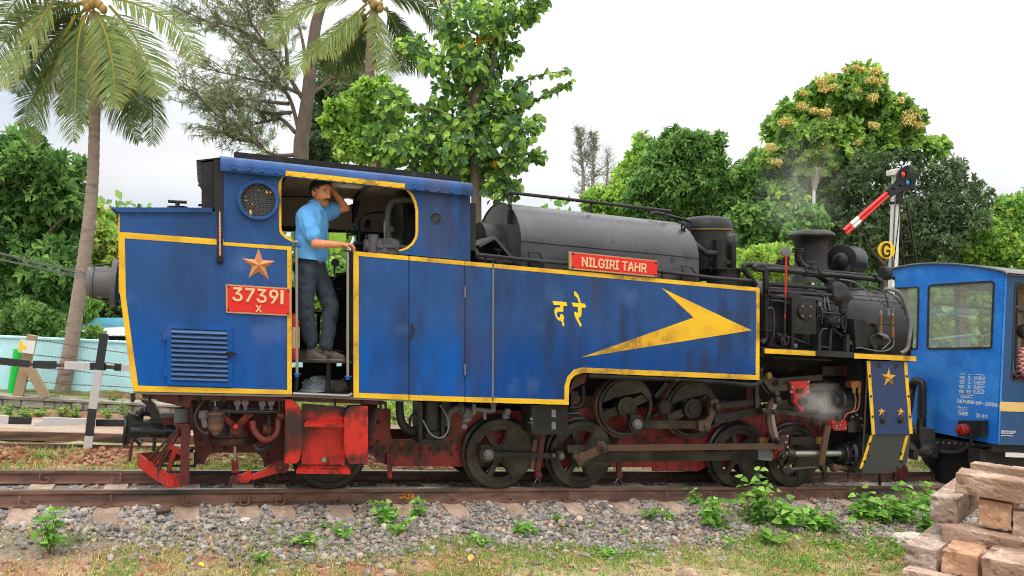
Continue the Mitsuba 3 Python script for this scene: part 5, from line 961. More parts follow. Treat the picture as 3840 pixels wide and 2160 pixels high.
put('vee_bracket', [slab(line('c', [(1700, 380), (1535, 540)], 9.36, .065, 1).union(line('c', [(1400, 400), (1535, 540)], 9.36, .05, 1)), 9.36, .02), drum(at('c', 1537, 525, 9.36), (0, -1, 0), .037, .03)], 'red_paint', bk); put('pin', drum(at('c', 1537, 525, 9.33), (0, -1, 0), .026, .015), 'red_clean', bk); put('hub', drum(at('c', 1535, 545, 9.45), (0, -1, 0), .06, .1), 'red_dark', bk)
put('brake_rod', tube(pts('c', [(1530, 690), (1532, 870)], 9.5), .018, 12), 'steel', L); bb_ = put('brake_turnbuckle', plate('c', [(1498, 866), (1570, 866), (1570, 980), (1498, 980)], 9.48, .05), 'red_worn', L, label='small red turnbuckle on the brake rod'); put('link_bar', plate('c', [(1515, 980), (1560, 980), (1565, 1020), (1540, 1050), (1505, 1030)], 9.5, .04), 'black_metal', bb_)
ra = [(1465, 1105), (1475, 1060), (1510, 1020), (1560, 1010), (1600, 1005), (1640, 985), (1660, 965), (1690, 970), (1700, 1010), (1850, 945), (1900, 910), (1950, 865), (2000, 848), (2050, 870), (2072, 910), (2060, 955), (2020, 985), (1960, 985), (1900, 1000), (1720, 1050), (1690, 1045), (1660, 1080), (1600, 1085), (1570, 1060), (1520, 1075)]
rl = put('brake_arm', plate('c', ra, 9.42, .07), 'red_worn', L, label='bright red cranked brake arm close above the rail'); put('arm_boss', [drum(at('c', 1992, 925, 9.42), (0, -1, 0), .06, .02), drum(at('c', 1975, 925, 9.41), (0, -1, 0), .03, .04, 6), drum(at('c', 1541, 1075, 9.42), (0, -1, 0), .018, .02)], 'red_dark', rl)
mf_ = put('air_manifold', [tube(pts('c', [(1400, 378), (1985, 380)], 9.3), .026, 12), tube(pts('c', [(1975, 250), (1978, 380)], 9.3), .026), drum(at('c', 1455, 378, 9.3), U, .055, .03), tube(pts('c', [(1620, 362), (1900, 362)], 9.34), .018)], 'black_gloss', L, label='black pipe with a row of small valve wheels')
for x, y in ((1555, 290), (1632, 290), (1800, 302), (1888, 290)):
    put('valve_wheel', [lathe([(.018, -.004), (.036, -.006), (.036, .006), (.018, .004)], at('c', x, y, 9.26), (0, 1, 0), 8), tube([at('c', x, y, 9.26), at('c', x, y, 9.3)], .01), tube(pts('c', [(x, y), (x, 375)], 9.3), .02)], 'grey_metal', mf_)
ft = put('filter_bowl', [lathe([(.03, -.20), (.05, -.17), (.075, -.13), (.082, 0), (.10, .01), (.10, .03), (.04, .05), (.02, .09)], at('c', 1342, 410, 9.3), (0, 0, 1), 20)], 'rail_rust', L, label='rusty orange filter bowl under the bunker'); put('tee_handle', [tube(pts('c', [(1336, 345), (1334, 268)], 9.3), .008), tube(pts('c', [(1288, 272), (1378, 268)], 9.3), .007)], 'steel', ft); put('back_plate', plate('c', [(1272, 240), (1412, 240), (1412, 370), (1272, 370)], 9.38, .02), 'black_metal', ft)
put('drain_tap', [drum(at('c', 1218, 365, 9.3), (0, 0, -1), .05, .08, 6), tube(pts('c', [(1220, 400), (1222, 450), (1240, 530)], 9.3), .03)], 'grey_metal', L)
put('hose', pipe('c', [(1235, 250), (1170, 340), (1135, 430), (1160, 530), (1215, 585), (1260, 592), (1265, 570)], 9.26, .014, 6), 'rubber', L)
put('hose', corrugated(pts('c', [(1702, 470), (1722, 560), (1780, 635), (1850, 658), (1920, 625), (1955, 560), (1962, 440)], 9.28), .034, .018), 'hose_red', L, label='ribbed reddish vacuum hose hanging in a loop'); put('hose', corrugated(pts('c', [(1720, 700), (1760, 750), (1820, 745), (1865, 690), (1868, 400)], 9.36), .028, .018), 'rubber', L); put('hose_elbow', [tube(pts('c', [(1945, 420), (2010, 425)], 9.28), .045), tube(pts('c', [(1880, 520), (1880, 590)], 9.36), .04), drum(at('c', 1800, 560, 9.4), U, .07, .05)], 'red_dark', L)
# coupler
cp = put('coupler', [plate('c', [(455, 430), (500, 400), (520, 440), (570, 475), (640, 482), (720, 472), (760, 470), (900, 468), (940, 500), (960, 560), (930, 610), (900, 630), (800, 640), (700, 628), (600, 632), (530, 655), (500, 690), (460, 722)], YC - .12, .24)], 'black_gloss', L, label='glossy black central buffer coupler at the rear'); put('coupler_face', drum(at('c', 470, 560, YC), (-1, 0, .07), .19, .03, 30), 'black_gloss', cp)
put('coupler_screw', [tube(pts('c', [(500, 565), (870, 572)], YC - .15), .05, 12), drum(at('c', 605, 567, YC - .15), U, .065, .1, 8), drum(at('c', 690, 567, YC - .15), U, .075, .18, 16), drum(at('c', 830, 567, YC - .15), U, .085, .14, 20), tube(pts('c', [(738, 580), (735, 700), (722, 770)], YC - .18), .018)], 'black_gloss', cp); put('coupler_hook', [plate('c', [(600, 262), (690, 272), (740, 310), (780, 380), (790, 455), (700, 460), (690, 380), (650, 310), (610, 285)], YC - .06, .12), plate('c', [(520, 655), (560, 650), (610, 700), (655, 662), (580, 730), (565, 700)], YC - .05, .08), plate('c', [(500, 205), (545, 190), (550, 255), (530, 285), (500, 285)], YC - .3, .04)], 'black_gloss', cp)
put('hose', corrugated(pts('c', [(580, 490), (578, 430), (610, 385), (660, 375), (720, 390)], YC + .12), .055, .03), 'rubber', L); put('rear_pipe', [tube(pts('c', [(515, 650), (490, 870)], YC - .5), .016)], 'red_dark', L)
put('spring_pot', [lathe([(.085, 0), (.085, .14), (.09, .15), (.09, .165), (.07, .165)], at('c', 1015, 500, 9.6), (0, 0, 1), 24)], 'grey_metal', L); put('draw_gear', [plate('c', [(780, 440), (950, 440), (1090, 470), (1090, 640), (960, 630), (880, 600)], YC - .2, .4), plate('c', [(760, 270), (1075, 345), (1075, 280), (760, 250)], YT + .3, 1.4)], 'red_dark', L)
# pilot
pl = put('pilot', plate('c', [(938, 500), (1080, 500), (1085, 540), (1078, 1112), (988, 1112), (998, 545), (938, 535)], 9.36, .07), 'red_dark', L, label='red cowcatcher with fan of bars at the rear')
ct = [at('c', 990, 1060, 9.38), at('c', 870, 1065, 9.45), at('c', 700, 960, 9.8), at('c', 570, 855, YC)]
hh = [.13, .14, .135, .14]
far = [V(2 * 0 + p[0], 2 * YC - p[1], p[2]) for p in ct]
path = ct + far[::-1][1:]; H2 = hh + hh[::-1][1:]
fv, ff = [], []
for p, h in zip(path, H2): fv += [p - V(0, 0, h / 2), p + V(0, 0, h / 2), p + V(.02, .02, h / 2), p + V(.02, .02, -h / 2)]
for i in range(len(path) - 1):
    for j in range(4): a, b = 4 * i + j, 4 * i + (j + 1) % 4; ff += [[a, b, b + 4], [a, b + 4, a + 4]]
fm = mesh(fv, ff); fm.fix_normals(); put('bottom_band', fm, 'red_worn', pl, False)
for tx, ty, Y_, ux, w_ in ((660, 870, 10.0, 975, .022), (710, 915, 9.85, 978, .022), (740, 935, 9.75, 985, .024), (768, 965, 9.65, 995, .03)): put('bar', beam(at('c', tx, ty, Y_), at('c', ux, 540, 9.42), .016, w_), 'red_paint', pl, False)
put('bar', beam(at('c', 860, 1020, 9.5), at('c', 935, 770, 9.45), .016, .05), 'red_paint', pl, False); put('bar', beam(at('c', 880, 710, 9.46), at('c', 1000, 790, 9.42), .016, .05), 'red_paint', pl, False)
each('bar', [beam(at('c', x, 900, 10.7), at('c', 1000, 560, 10.8), .016, .024) for x in (720, 780)], 'red_dark', pl, smooth=False)
put('guard_iron', [pipe('c', [(740, 908), (900, 912), (1120, 915), (1138, 900), (1138, 780)], 9.7, .014, 3), tube(pts('c', [(880, 768), (1120, 768)], 10.2), .016)], 'black_metal', L)

# rear lamp on the end of the bunker
rlc = at('a', 372, 1350, YC - .1)
rl_ = put('rear_lamp', lathe([(.03, .29), (.15, .285), (.16, .26), (.175, .255), (.175, .225), (.16, .22), (.16, .06), (.25, .055), (.25, .0), (.03, 0)], rlc, -U, 44), 'grey_metal', L, 35, label='round grey rear lamp with a rim behind the bunker')
put('rim_bolt', [tube([rlc - U * .05 + V(0, -.1 * s, .2), rlc - U * .24 + V(0, -.1 * s, .16)], .008) for s in (0, 1)] + [tube([rlc - U * .05 + V(0, -.1, -.2), rlc - U * .23 + V(0, -.1, -.16)], .01)], 'black_metal', rl_)

each('rivet', [rivet(bc0 + U * (Lb - .02) + V(0, -.678 * math.cos(t), .678 * math.sin(t)), .016, (0, -math.cos(t), math.sin(t))) for t in np.linspace(-.6, 1.3, 14)], 'black_metal', bo)
each('rivet', [rivet(bc0 + U * Lb * .43 + V(0, -.676 * math.cos(t), .676 * math.sin(t)), .014, (0, -math.cos(t), math.sin(t))) for t in np.linspace(-.3, 1.3, 12)], 'black_metal', bo)
for ps, r_ in (([(500, 860), (620, 870), (690, 900), (700, 980)], .014), ([(955, 930), (1000, 940), (1010, 1010), (1005, 1100)], .012), ([(470, 940), (520, 950), (530, 1100), (520, 1260)], .018), ([(1180, 1180), (1200, 1230), (1260, 1250), (1330, 1230)], .012), ([(980, 1200), (1010, 1150), (1060, 1140)], .016), ([(1240, 740), (1400, 752), (1560, 790)], .010), ([(1345, 1180), (1480, 1240), (1530, 1330)], .008), ([(560, 1190), (700, 1230), (900, 1300), (1080, 1330)], .014), ([(1290, 1230), (1300, 1300), (1310, 1370)], .016)):
    put('pipe', pipe('g', ps, 9.36, r_, 5, 8), 'black_gloss', L)
for x, y in ((1300, 1260), (1305, 1180), (745, 1290), (985, 880)): put('pipe_nut', drum(at('g', x, y, 9.33), (0, 0, -1), .024, .05, 6), 'grey_metal', L)
# ------------------------------------------------------------------ the coach behind
def coach_fn(p, n, uv):
    s = fbm(p.x * 3, p.y * 3, p.z * 3, 4); f = noise(p.y * 30, p.z * 40, p.x * 30)
    c = mix((0.012, 0.155, 0.63), (0.03, 0.235, 0.74), smoothstep(0.3, 0.7, s))
    return c * (0.92 + 0.16 * f)
mat('coach_blue', proc(coach_fn), 0.35, bump=proc(lambda p, n, uv: fbm(p.x * 3, p.y * 3, p.z * 3, 3), 0.01), bscale=0.02)
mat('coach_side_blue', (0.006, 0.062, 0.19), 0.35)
mat('cream_stripe', s2l(214, 184, 118), 0.5)
K = thing('passenger_coach', 'bright blue passenger coach with rounded end windows coupled to the engine', 'railway coach')
cb_ = at('o', 808, 1140, 9.25); XC = cb_[0]; HT = at('o', 855, 100, 9.13)[2] - cb_[2]
YFC = 2 * YC - 9.25
def ex(x, y): 
    p = atx('o', x, y, XC); return (p[1], p[2])
def xslab(g, X, d):
    out = []
    for q in getattr(g, 'geoms', [g]):
        m = trimesh.creation.extrude_polygon(q, d, engine='earcut'); v = np.array(m.vertices)
        out.append(mesh(np.stack([X + v[:, 2], v[:, 0], v[:, 1]], 1), m.faces))
    return flip_if_needed(join(out))
arc = [ex(*q) for q in ((855, 97), (790, 82), (700, 68), (620, 58), (560, 52), (490, 49), (430, 48), (365, 50), (300, 57), (240, 66), (180, 80), (120, 100), (85, 115))]
zt0 = arc[0][1]
end_g = Polygon([(cb_[1], cb_[2])] + arc + [(YFC + .12, arc[-1][1] - .03), (YFC, cb_[2])])
def rounded(ps, r): return Polygon(ps).buffer(-r).buffer(r)
w1 = rounded([ex(388, 178), ex(440, 168), ex(770, 148), ex(792, 160), ex(775, 560), ex(380, 565)], .05); w2 = rounded([ex(100, 195), ex(336, 182), ex(326, 565), ex(95, 565)], .05)
wi = [w.buffer(-.022) for w in (w1, w2)]
ke = put('end_wall', xslab(end_g.difference(wi[0]).difference(wi[1]), XC, .03), 'coach_blue', K, label='bright blue coach end with stencilled white lettering')
for w, q in zip((w1, w2), wi):
    wk = put('end_window', xslab(w.difference(q.buffer(-.006)), XC - .012, .02), 'rubber', K); put('pane', xslab(q, XC + .004, .002), 'glass_pane', wk, False)
def zat(X): return -SLOPE * (X - XC)
def side(g, Y, m_, nm, par, d=.02, far=False, **k):
    m = slab(g, Y, d); v = np.array(m.vertices); v[:, 1] += (1 if far else -1) * .12 * (v[:, 2] - zat(v[:, 0]) - cb_[2]) / HT; v = np.array(v)
    return put(nm, mesh(v, m.faces), m_, par, **k)
XE = XC + 9
def sg(x0, x1, z0, z1, r=0):
    g = Polygon([(x0, z0 + zat(x0)), (x1, z0 + zat(x1)), (x1, z1 + zat(x1)), (x0, z1 + zat(x0))]); return g.buffer(-r).buffer(r) if r else g
zb, zt_ = cb_[2], cb_[2] + HT
wz1, wz0 = at('o', 915, 165, 9.16)[2], at('o', 893, 765, 9.2)[2]
wx = at('o', 898, 500, 9.17)[0]
sides = sg(XC, XE, zb, zt_)
wins = [sg(wx + 1.25 * k, wx + 1.25 * k + 1.05, wz0 + .03, wz1 + .03, .06) for k in range(6)]
op = sides
for w in wins: op = op.difference(w.buffer(-.02))
ks = side(op, 9.25, 'coach_side_blue', 'side_wall', K); side(op, YFC, 'coach_side_blue', 'side_wall', K, far=True)
for w in wins[:3]:
    wk = side(w.difference(w.buffer(-.028)), 9.243, 'rubber', 'side_window', K, .02); 
s0, s1 = at('o', 815, 878, 9.24)[2], at('o', 815, 935, 9.24)[2]
side(sg(XC + .003, XE, s1, s0), 9.245, 'cream_stripe', 'cream_stripe', ks, .004)
# roof, floor, inside
rv = [(9.10, zt_ - .02)] + [(y - .02 * 0, z + .012) for y, z in arc] ; 
prof = [(y, z) for y, z in arc] + [(YFC + .14, arc[-1][1] - .06)]
def sweepX(ps, x0, x1, off):
    v = [(x, y, z + off + zat(x)) for x in (x0, x1) for y, z in ps]; n = len(ps)
    return mesh(v, [t for i in range(n - 1) for t in ([i, i + 1, i + 1 + n], [i, i + 1 + n, i + n])])
put('roof', join([sweepX([(9.06, zt_ - .03)] + prof, XC - .035, XE, .025), sweepX([(9.06, zt_ - .03)] + prof, XC - .035, XE, .0)] + [tube([(XC - .035, y, z + .012) for y, z in [(9.06, zt_ - .03)] + prof], .014, 6)]), 'grey_metal', K, label='grey curved coach roof edge')
put('ceiling', sweepX(prof, XC + .04, XE, -.03), 'cream', K)
for x in (.35, 1.25, 2.5): put('window_post', [beam((XC + x, YFC - .03, zb + .8 + zat(XC + x)), (XC + x, YFC - .03, zt_ + zat(XC + x)), .07, .05, (1, 0, 0)), beam((XC + x, 9.3, zt_ - .12 + zat(XC + x)), (XC + x, YFC - .05, zt_ - .06 + zat(XC + x)), .04, .05)], 'cream', K, False)
put('luggage_rail', [tube([(XC + .2, y, zt_ - .45), (XC + 4, y, zt_ - .45 + zat(XC + 4))], .02) for y in (9.5, YFC - .3)], 'grey_metal', K)
put('floor', hexa([(x, y, zb + h + zat(x)) for h in (0, .06) for x, y in ((XC + .01, 9.26), (XE, 9.26), (XE, YFC - .01), (XC + .01, YFC - .01))]), 'black_dull', K)
mat('varnish', s2l(70, 42, 28), 0.5)
for x in (1.2, 3.4, 5.6):
    st = put('bench', [hexa([(XC + x + a, y, zb + h + zat(XC + x)) for h in (.1, .95) for a, y in ((0, 9.3), (.07, 9.3), (.07, YFC - .1), (0, YFC - .1))]), hexa([(XC + x - .4 + a, y, zb + h + zat(XC + x)) for h in (.4, .48) for a, y in ((0, 9.3), (.4, 9.3), (.4, YFC - .1), (0, YFC - .1))])], 'varnish', K); put('bench_rail', hexa([(XC + x - .01 + a, y, zb + h + zat(XC + x)) for h in (.951, 1.0) for a, y in ((0, 9.3), (.09, 9.3), (.09, YFC - .1), (0, YFC - .1))]), 'cream', st)
# lettering on the end
def etext(txt, x0, y0, x1, y1, dy, h=None):
    "stencilled white lettering between picture columns x0..x1 of view B; the line drops by dy"
    m = meshkit.text_mesh(txt, .1, .002, True); b = m.bounds; v = np.array(m.vertices); s = (v[:, 0] - b[0][0]) / (b[1][0] - b[0][0]); t = (v[:, 1] - b[0][1]) / (b[1][1] - b[0][1])
    P4 = [atx('B', x0, y0, XC), atx('B', x1, y0 + dy, XC), atx('B', x1, y1 + dy, XC), atx('B', x0, y1, XC)]
    q = P4[0] * ((1 - s) * t)[:, None] + P4[1] * (s * t)[:, None] + P4[2] * (s * (1 - t))[:, None] + P4[3] * ((1 - s) * (1 - t))[:, None]; q[:, 0] -= .0015 + v[:, 2]
    m = mesh(q, m.faces); m.fix_normals(); return m
def eline(x0, y0, x1, y1, w=9): 
    a, b = atx('B', x0, y0, XC), atx('B', x1, y1, XC); a[0] = b[0] = XC - .003; return beam(a, b, .004, w / 5.571 * 12.6 / F)
put('lettering', [etext('RETURN', 172, 655, 515, 728, 28), etext('09-2026', 555, 690, 1008, 765, 46), etext('TARE', 178, 908, 392, 985, 12), etext('13-8', 560, 950, 735, 1030, 18), etext('t', 765, 975, 795, 1050, 2)], 'white_paint', ke, False, kind='stuff', label='white stencilled lettering RETURN 09-2026 and TARE 13-8 t')
rows = [('GOC', 'P', '10.02.24', 165), ('MTP', 'A', '21.06.23', 258), ('MTP', 'B', '21.05.25', 358), ('MTP', 'IOH', '17.02.25', 455)]
tl = []
for i, (a, b, c_, y) in enumerate(rows):
    o_ = -7 * i
    tl += [etext(a, 225 + o_, y, 330 + o_, y + 42, 6), etext(b, 405 + o_ - (25 if i == 3 else 0), y + 2, 440 + o_ + (25 if i == 3 else 0), y + 48, 4), etext(c_, 520 + o_, y + 5, 755 + o_, y + 52, 12)]
    tl += [eline(x + o_, y - 5 + d, x + o_, y + 45 + d, 10) for x, d in ((200, -4), (358, 2), (500, 6), (790, 12))] + [eline(235 + o_, y + 62, 325 + o_, y + 66), eline(395 + o_, y + 66, 465 + o_, y + 70), eline(535 + o_, y + 76, 730 + o_, y + 86)]
tl += [eline(235, 126, 330, 130), eline(395, 132, 470, 136), eline(540, 138, 735, 148)]
put('lettering', tl, 'white_paint', ke, False, kind='stuff', label='white stencilled table of dates')
hin = [eline(200, 558, 522, 582, 8), eline(245, 590, 290, 595), eline(245, 590, 242, 620), eline(242, 622, 290, 618), eline(295, 585, 293, 632), eline(318, 588, 316, 632), eline(340, 590, 345, 618), eline(345, 618, 372, 612), eline(375, 590, 373, 632), eline(400, 595, 398, 632), eline(400, 615, 430, 612), eline(434, 595, 430, 632), eline(462, 590, 460, 632), eline(435, 562, 462, 556), eline(462, 556, 466, 580),
       eline(180, 818, 388, 836, 8), eline(200, 845, 196, 875), eline(196, 878, 235, 885), eline(238, 840, 240, 860), eline(262, 850, 265, 870), eline(265, 872, 300, 868), eline(305, 845, 303, 890), eline(345, 848, 348, 868), eline(348, 868, 352, 888), eline(200, 800, 225, 806)]
put('lettering', hin, 'white_paint', ke, False, kind='stuff', label='white Hindi lettering on the coach end')
# tail lamp
tlp = put('tail_lamp_box', hexa([V(XC - d, *ex(x, y)) for y in (1088, 992) for d, x in ((.12, 606), (.0, 606), (.0, 752), (.12, 752))]), 'black_metal', K, False, label='black tail lamp box with a red lens')
lc = V(XC - .12, *ex(655, 1045)); put('red_lens', [lathe([(.075, 0), (.078, .10), (.07, .13), (.02, .145)], lc, (-1, 0, 0), 28)], 'lens_dull_red', tlp, 40); put('lens_rim', lathe([(.085, 0), (.085, .05), (.075, .06)], lc, (-1, 0, 0), 28), 'red_dark', tlp)
put('lamp_cable', tube(spline([V(XC - .05, *ex(x, y)) for x, y in ((668, 1090), (655, 1140), (600, 1175), (540, 1185), (480, 1180))], 5), .024), 'rubber', K)
# underframe
put('end_beam', xslab(Polygon([ex(425, 1100), ex(806, 1142), ex(700, 1160), ex(480, 1180), ex(425, 1175)]), XC - .02, .1), 'black_metal', K); each('rivet', [rivet(V(XC - .02, *ex(x, 1125 + (x - 430) * .06)), .018, (-1, 0, 0)) for x in range(450, 700, 36)], 'grey_metal', K)
put('side_sill', side_m := slab(sg(XC, XE, zb - .12, zb), 9.35, .06), 'black_dull', K); put('white_label', plate('o', [(855, 1185), (966, 1190), (966, 1217), (855, 1213)], 9.34, .01), 'white_paint', K)
put('under_frame', block(XC + .25, XE, 9.6, 10.7, zb - .62 - .2, zb - .1), 'black_dull', K)
for x, y in ((797, 1195), (1150, 1225)):
    c = at('o', x, y, 9.62); c[2] = zr(c[0]) + .36
    put('wheel', [lathe([(.02, -.02), (.27, -.01), (.29, 0), (.355, 0), (.36, .01), (.36, .08), (.395, .095), (.395, .12), (.02, .12)], c, (0, 1, 0), 44), lathe([(.395, 0), (.36, .02), (.36, .1), (.02, .1)], c + V(0, .96, 0), (0, 1, 0), 36), tube([c, c + V(0, 1, 0)], .07, 12)], 'black_metal', K)
put('axle_box', [plate('o', [(700, 1165), (800, 1165), (800, 1290), (700, 1270)], 9.5, .2), plate('o', [(300, 1170), (330, 1170), (325, 1235), (300, 1230)], 9.7, .1)], 'black_dull', K)
put('vacuum_hose', corrugated([V(XC - .16, *ex(x, y)) for x, y in ((340, 785), (330, 850), (318, 930), (305, 1000), (290, 1050))], .062, .034), 'rubber', K, label='ribbed black vacuum hose at the coach end'); put('vacuum_pipe', [tube(spline([V(XC - .16, *ex(x, y)) for x, y in ((338, 795), (345, 770), (362, 755), (385, 760), (400, 780), (400, 900), (400, 1160), (410, 1185), (480, 1192))], 4), .062, 14)] + [drum(V(XC - .16, *ex(400, y)), (0, 0, -1), .07, .03) for y in (795, 930, 1060, 1165)] + [drum(V(XC - .16, *ex(360, 750)), (0, 0, 1), .04, .05)], 'black_metal', K)
put('draw_gear', [plate('o', [(285, 1050), (430, 1045), (430, 1170), (285, 1140)], 9.95, .4), drum(at('o', 300, 1115, 9.9), U, .13, .06), plate('o', [(335, 985), (352, 985), (352, 1100), (335, 1100)], 9.7, .05)], 'black_metal', K)
put('buffer', drum(at('o', 262, 1143, 9.95), U, .065, .5, 24), 'oily_steel', K)
put('side_stencil', [slab(line('o', [(826, 1068), (900, 1073)], 9.24, .006), 9.235, .003), slab(line('o', [(826, 1083), (898, 1087)], 9.24, .006), 9.235, .003), text('GOC P 10.2.2024', 'o', [(828, 1052), (918, 1056), (918, 1066), (828, 1064)], 9.238, .002)], 'white_paint', K, False, kind='stuff', label='small white stencil on the coach side')

# ------------------------------------------------------------------ semaphore signal
YG = 15.2
G = thing('semaphore_signal', 'white signal post with lowered red and white arm and coloured lenses', 'railway signal')
gt, gb = at('w', 862, 240, YG), at('w', 780, 2600, YG)
put('post', beam(gb, gt, .14, .13, (0, 1, 0)), 'white_paint', G, False); put('post_cap', [plate('w', [(815, 188), (915, 165), (905, 196), (878, 245), (820, 248)], YG - .1, .2)], 'white_paint', G)
put('post_rib', [slab(line('w', [(856, 520), (810, 1449)], YG - .1, .02), YG - .1, .03)], 'grey_metal', G); put('wire', pipe('w', [(905, 600), (880, 900), (845, 1200), (815, 1460)], YG - .12, .012), 'rubber', G)
spec = poly('w', [(745, 440), (790, 395), (840, 350), (868, 310), (880, 235), (915, 178), (985, 148), (1050, 158), (1098, 205), (1112, 265), (1095, 345), (1050, 408), (990, 432), (930, 440), (880, 470), (800, 520)], YG - .2)
l1, l2 = at('w', 952, 240, YG - .2), at('w', 1008, 342, YG - .2); R1 = .076
sk = put('spectacle_plate', slab(spec.buffer(.01).difference(Point(l1[0], l1[2]).buffer(R1)).difference(Point(l2[0], l2[2]).buffer(R1)), YG - .2, .03), 'black_metal', G)
scene['lens_red'] = {'type': 'twosided', 'bsdf': {'type': 'principled', 'base_color': rgb((.75, .06, .01)), 'roughness': .12, 'clearcoat': 1.0}}
scene['lens_blue'] = {'type': 'twosided', 'bsdf': {'type': 'principled', 'base_color': rgb((.015, .24, .52)), 'roughness': .12, 'clearcoat': 1.0}}
for c, m_ in ((l1, 'lens_red'), (l2, 'lens_blue')): put('lens', lathe([(R1 + .005, .02), (R1 * .8, .0), (R1 * .4, -.012), (.003, -.018)], c + V(0, .015, 0), (0, 1, 0), 28, cap=False), m_, sk, True); put('lens_rim', lathe([(R1, -.012), (R1 + .012, -.012), (R1 + .012, .0)], c, (0, 1, 0), 28, cap=False), 'black_gloss', sk)
each('bolt', [bolt(at('w', x, y, YG - .2), .03, .05) for x, y in ((828, 412), (912, 376))], 'black_gloss', sk)
def armpart(t0, t1, m_, **k):
    A_, B_, C_, D_ = V(738, 452), V(785, 515), V(262, 998), V(205, 915)
    q = [A_ + (D_ - A_) * t0, A_ + (D_ - A_) * t1, B_ + (C_ - B_) * t1, B_ + (C_ - B_) * t0]
    a, b, c, d = [at('w', *p, YG - .18) for p in q]; v = []
    for s in np.linspace(0, 1, 13): 
        o = V(0, .022 * math.cos(s * 4 * math.pi), 0); v += [a + (d - a) * s + o, b + (c - b) * s + o, b + (c - b) * s + o + V(0, .008, 0), a + (d - a) * s + o + V(0, .008, 0)]
    f = []
    for i in range(12):
        for j in range(4): p, q_ = 4 * i + j, 4 * i + (j + 1) % 4; f += [[p, q_, q_ + 4], [p, q_ + 4, p + 4]]
    m = mesh(v, f + [[0, 1, 2], [0, 2, 3], [48, 50, 49], [48, 51, 50]]); m.fix_normals(); return put('arm', m, m_, G, 50, **k)
armpart(0, .66, 'red_clean', label='red inner part of the signal arm'); armpart(.66, .83, 'white_paint', label='white band of the signal arm'); armpart(.83, 1, 'red_clean', label='red tip of the signal arm')
put('crank', [plate('w', [(870, 440), (940, 440), (945, 500), (910, 575), (865, 575)], YG - .1, .1), plate('w', [(865, 575), (950, 575), (950, 605), (865, 605)], YG - .12, .2), plate('w', [(950, 425), (1130, 380), (1130, 395), (950, 460)], YG + .2, .05)], 'black_metal', G)
put('hoop', [pipe('w', [(950, 555), (1100, 490), (1220, 466), (1180, 510), (1000, 578)], YG + .5, .014, 4), pipe('w', [(1220, 470), (1240, 520), (1180, 700), (1075, 930)], YG + .6, .01, 4)], 'black_metal', G)
ld_ = put('ladder', [beam(at('w', 892, 740, YG + .3), at('w', 1010, 1900, YG + .6), .03, .05), beam(at('w', 988, 580, YG + .3), at('w', 1200, 1900, YG + .6), .03, .05)], 'black_metal', G, False)
each('rung', [tube([at('w', x0, y0, YG + .32 + .1 * k), at('w', x1, y1, YG + .32 + .1 * k)], .014, 6) for k, (x0, y0, x1, y1) in enumerate(((905, 735, 1008, 712), (895, 908, 1032, 888), (925, 1082, 1070, 1062), (950, 1252, 1095, 1238), (972, 1420, 1125, 1410)))], 'black_metal', ld_)
gd = at('w', 738, 1177, YG - .16); sgk = thing('marker_disc', 'round yellow disc with a black letter G on the signal post', 'sign')
put('disc', drum(gd, (.25, 1, 0), .188, .012, 40), 'sign_yellow', sgk); put('letter', text('G', 'w', [(680, 1090), (795, 1090), (795, 1265), (680, 1265)], YG - .175, .006), 'black_dull', sgk, False)

# ------------------------------------------------------------------ pile of old sleepers
def blockstone_fn(p, n, uv):
    s = fbm(p.x * 4, p.y * 4, p.z * 5, 4); f = fbm(p.x * 25, p.y * 25, p.z * 25, 3)
    c = mix((0.30, 0.195, 0.14), (0.46, 0.335, 0.26), smoothstep(0.3, 0.7, s))
    c = c * (0.75 + 0.5 * fbm(p.x * 1.1, p.y * 1.1, p.z * 3.3 + 8, 2))
    c = mix(c, (0.62, 0.53, 0.44), smoothstep(0.56, 0.72, 0.6 * f + 0.4 * s) * 0.7)
    return mix(c, (0.18, 0.10, 0.07), smoothstep(0.62, 0.78, fbm(p.x * 9 + 4, p.y * 9, p.z * 9, 3)) * 0.8)
mat('old_block', proc(blockstone_fn), 0.9, spec=0.15, bump=proc(lambda p, n, uv: fbm(p.x * 40, p.y * 40, p.z * 40, 4), 0.003), bscale=0.02)
AX, BX = unit(V(.53, -.85, -.03)), unit(V(.85, .53, -.02))
mat('old_block_grey', proc(lambda p, n, uv: blockstone_fn(p, n, uv) * mi.Color3f(.92, 1.0, 1.08) * 1.08), 0.9, spec=0.15, bump=proc(lambda p, n, uv: fbm(p.x * 30, p.y * 30, p.z * 30, 4), 0.003), bscale=0.03)
mat('old_block_orange', proc(lambda p, n, uv: blockstone_fn(p, n, uv) * mi.Color3f(1.12, .94, .80)), 0.9, spec=0.15)
rb = np.random.RandomState(8)
def sleeper_block(label, v, x, y, t, w, l, h, along_a=False, tilt=0.0):
    c = dist(v, x, y, t); a, b = (AX, BX); up = V(0, 0, 1)
    cor = []
    for i in (0, 1):
        for j in (0, 1):
            for k in (-.5, .5):
                p = c + (a * (l * i) + b * (w * j) if along_a else -a * (w * i) + b * (l * j)) + up * h * k + V(0, 0, tilt * (i if along_a else j))
                cor.append(p + rb.uniform(-.012, .012, 3))
    ctr = np.mean(cor, 0); m = sum((m3.Manifold.sphere(.008, 6).translate((p + unit(ctr - p) * .008).tolist()) for p in cor), m3.Manifold()).hull().refine_to_length(.022)
    m = from_m3(m); vv = np.array(m.vertices); d = meshkit.fbm(vv * 9, 5, 5) - .5; d2 = np.clip(meshkit.fbm(vv * 16, 3, 9) - .56, 0, 1) * 1.5
    n_ = m.vertex_normals; return single('stone_sleeper', mesh(vv + n_ * (d * .012 - d2 * .06)[:, None], m.faces), 'old_block_grey' if 'grey' in label or 'pale' in label else 'old_block_orange' if 'orange' in label or 'dusty' in label else 'old_block', label, 'stone sleeper', smooth=False)
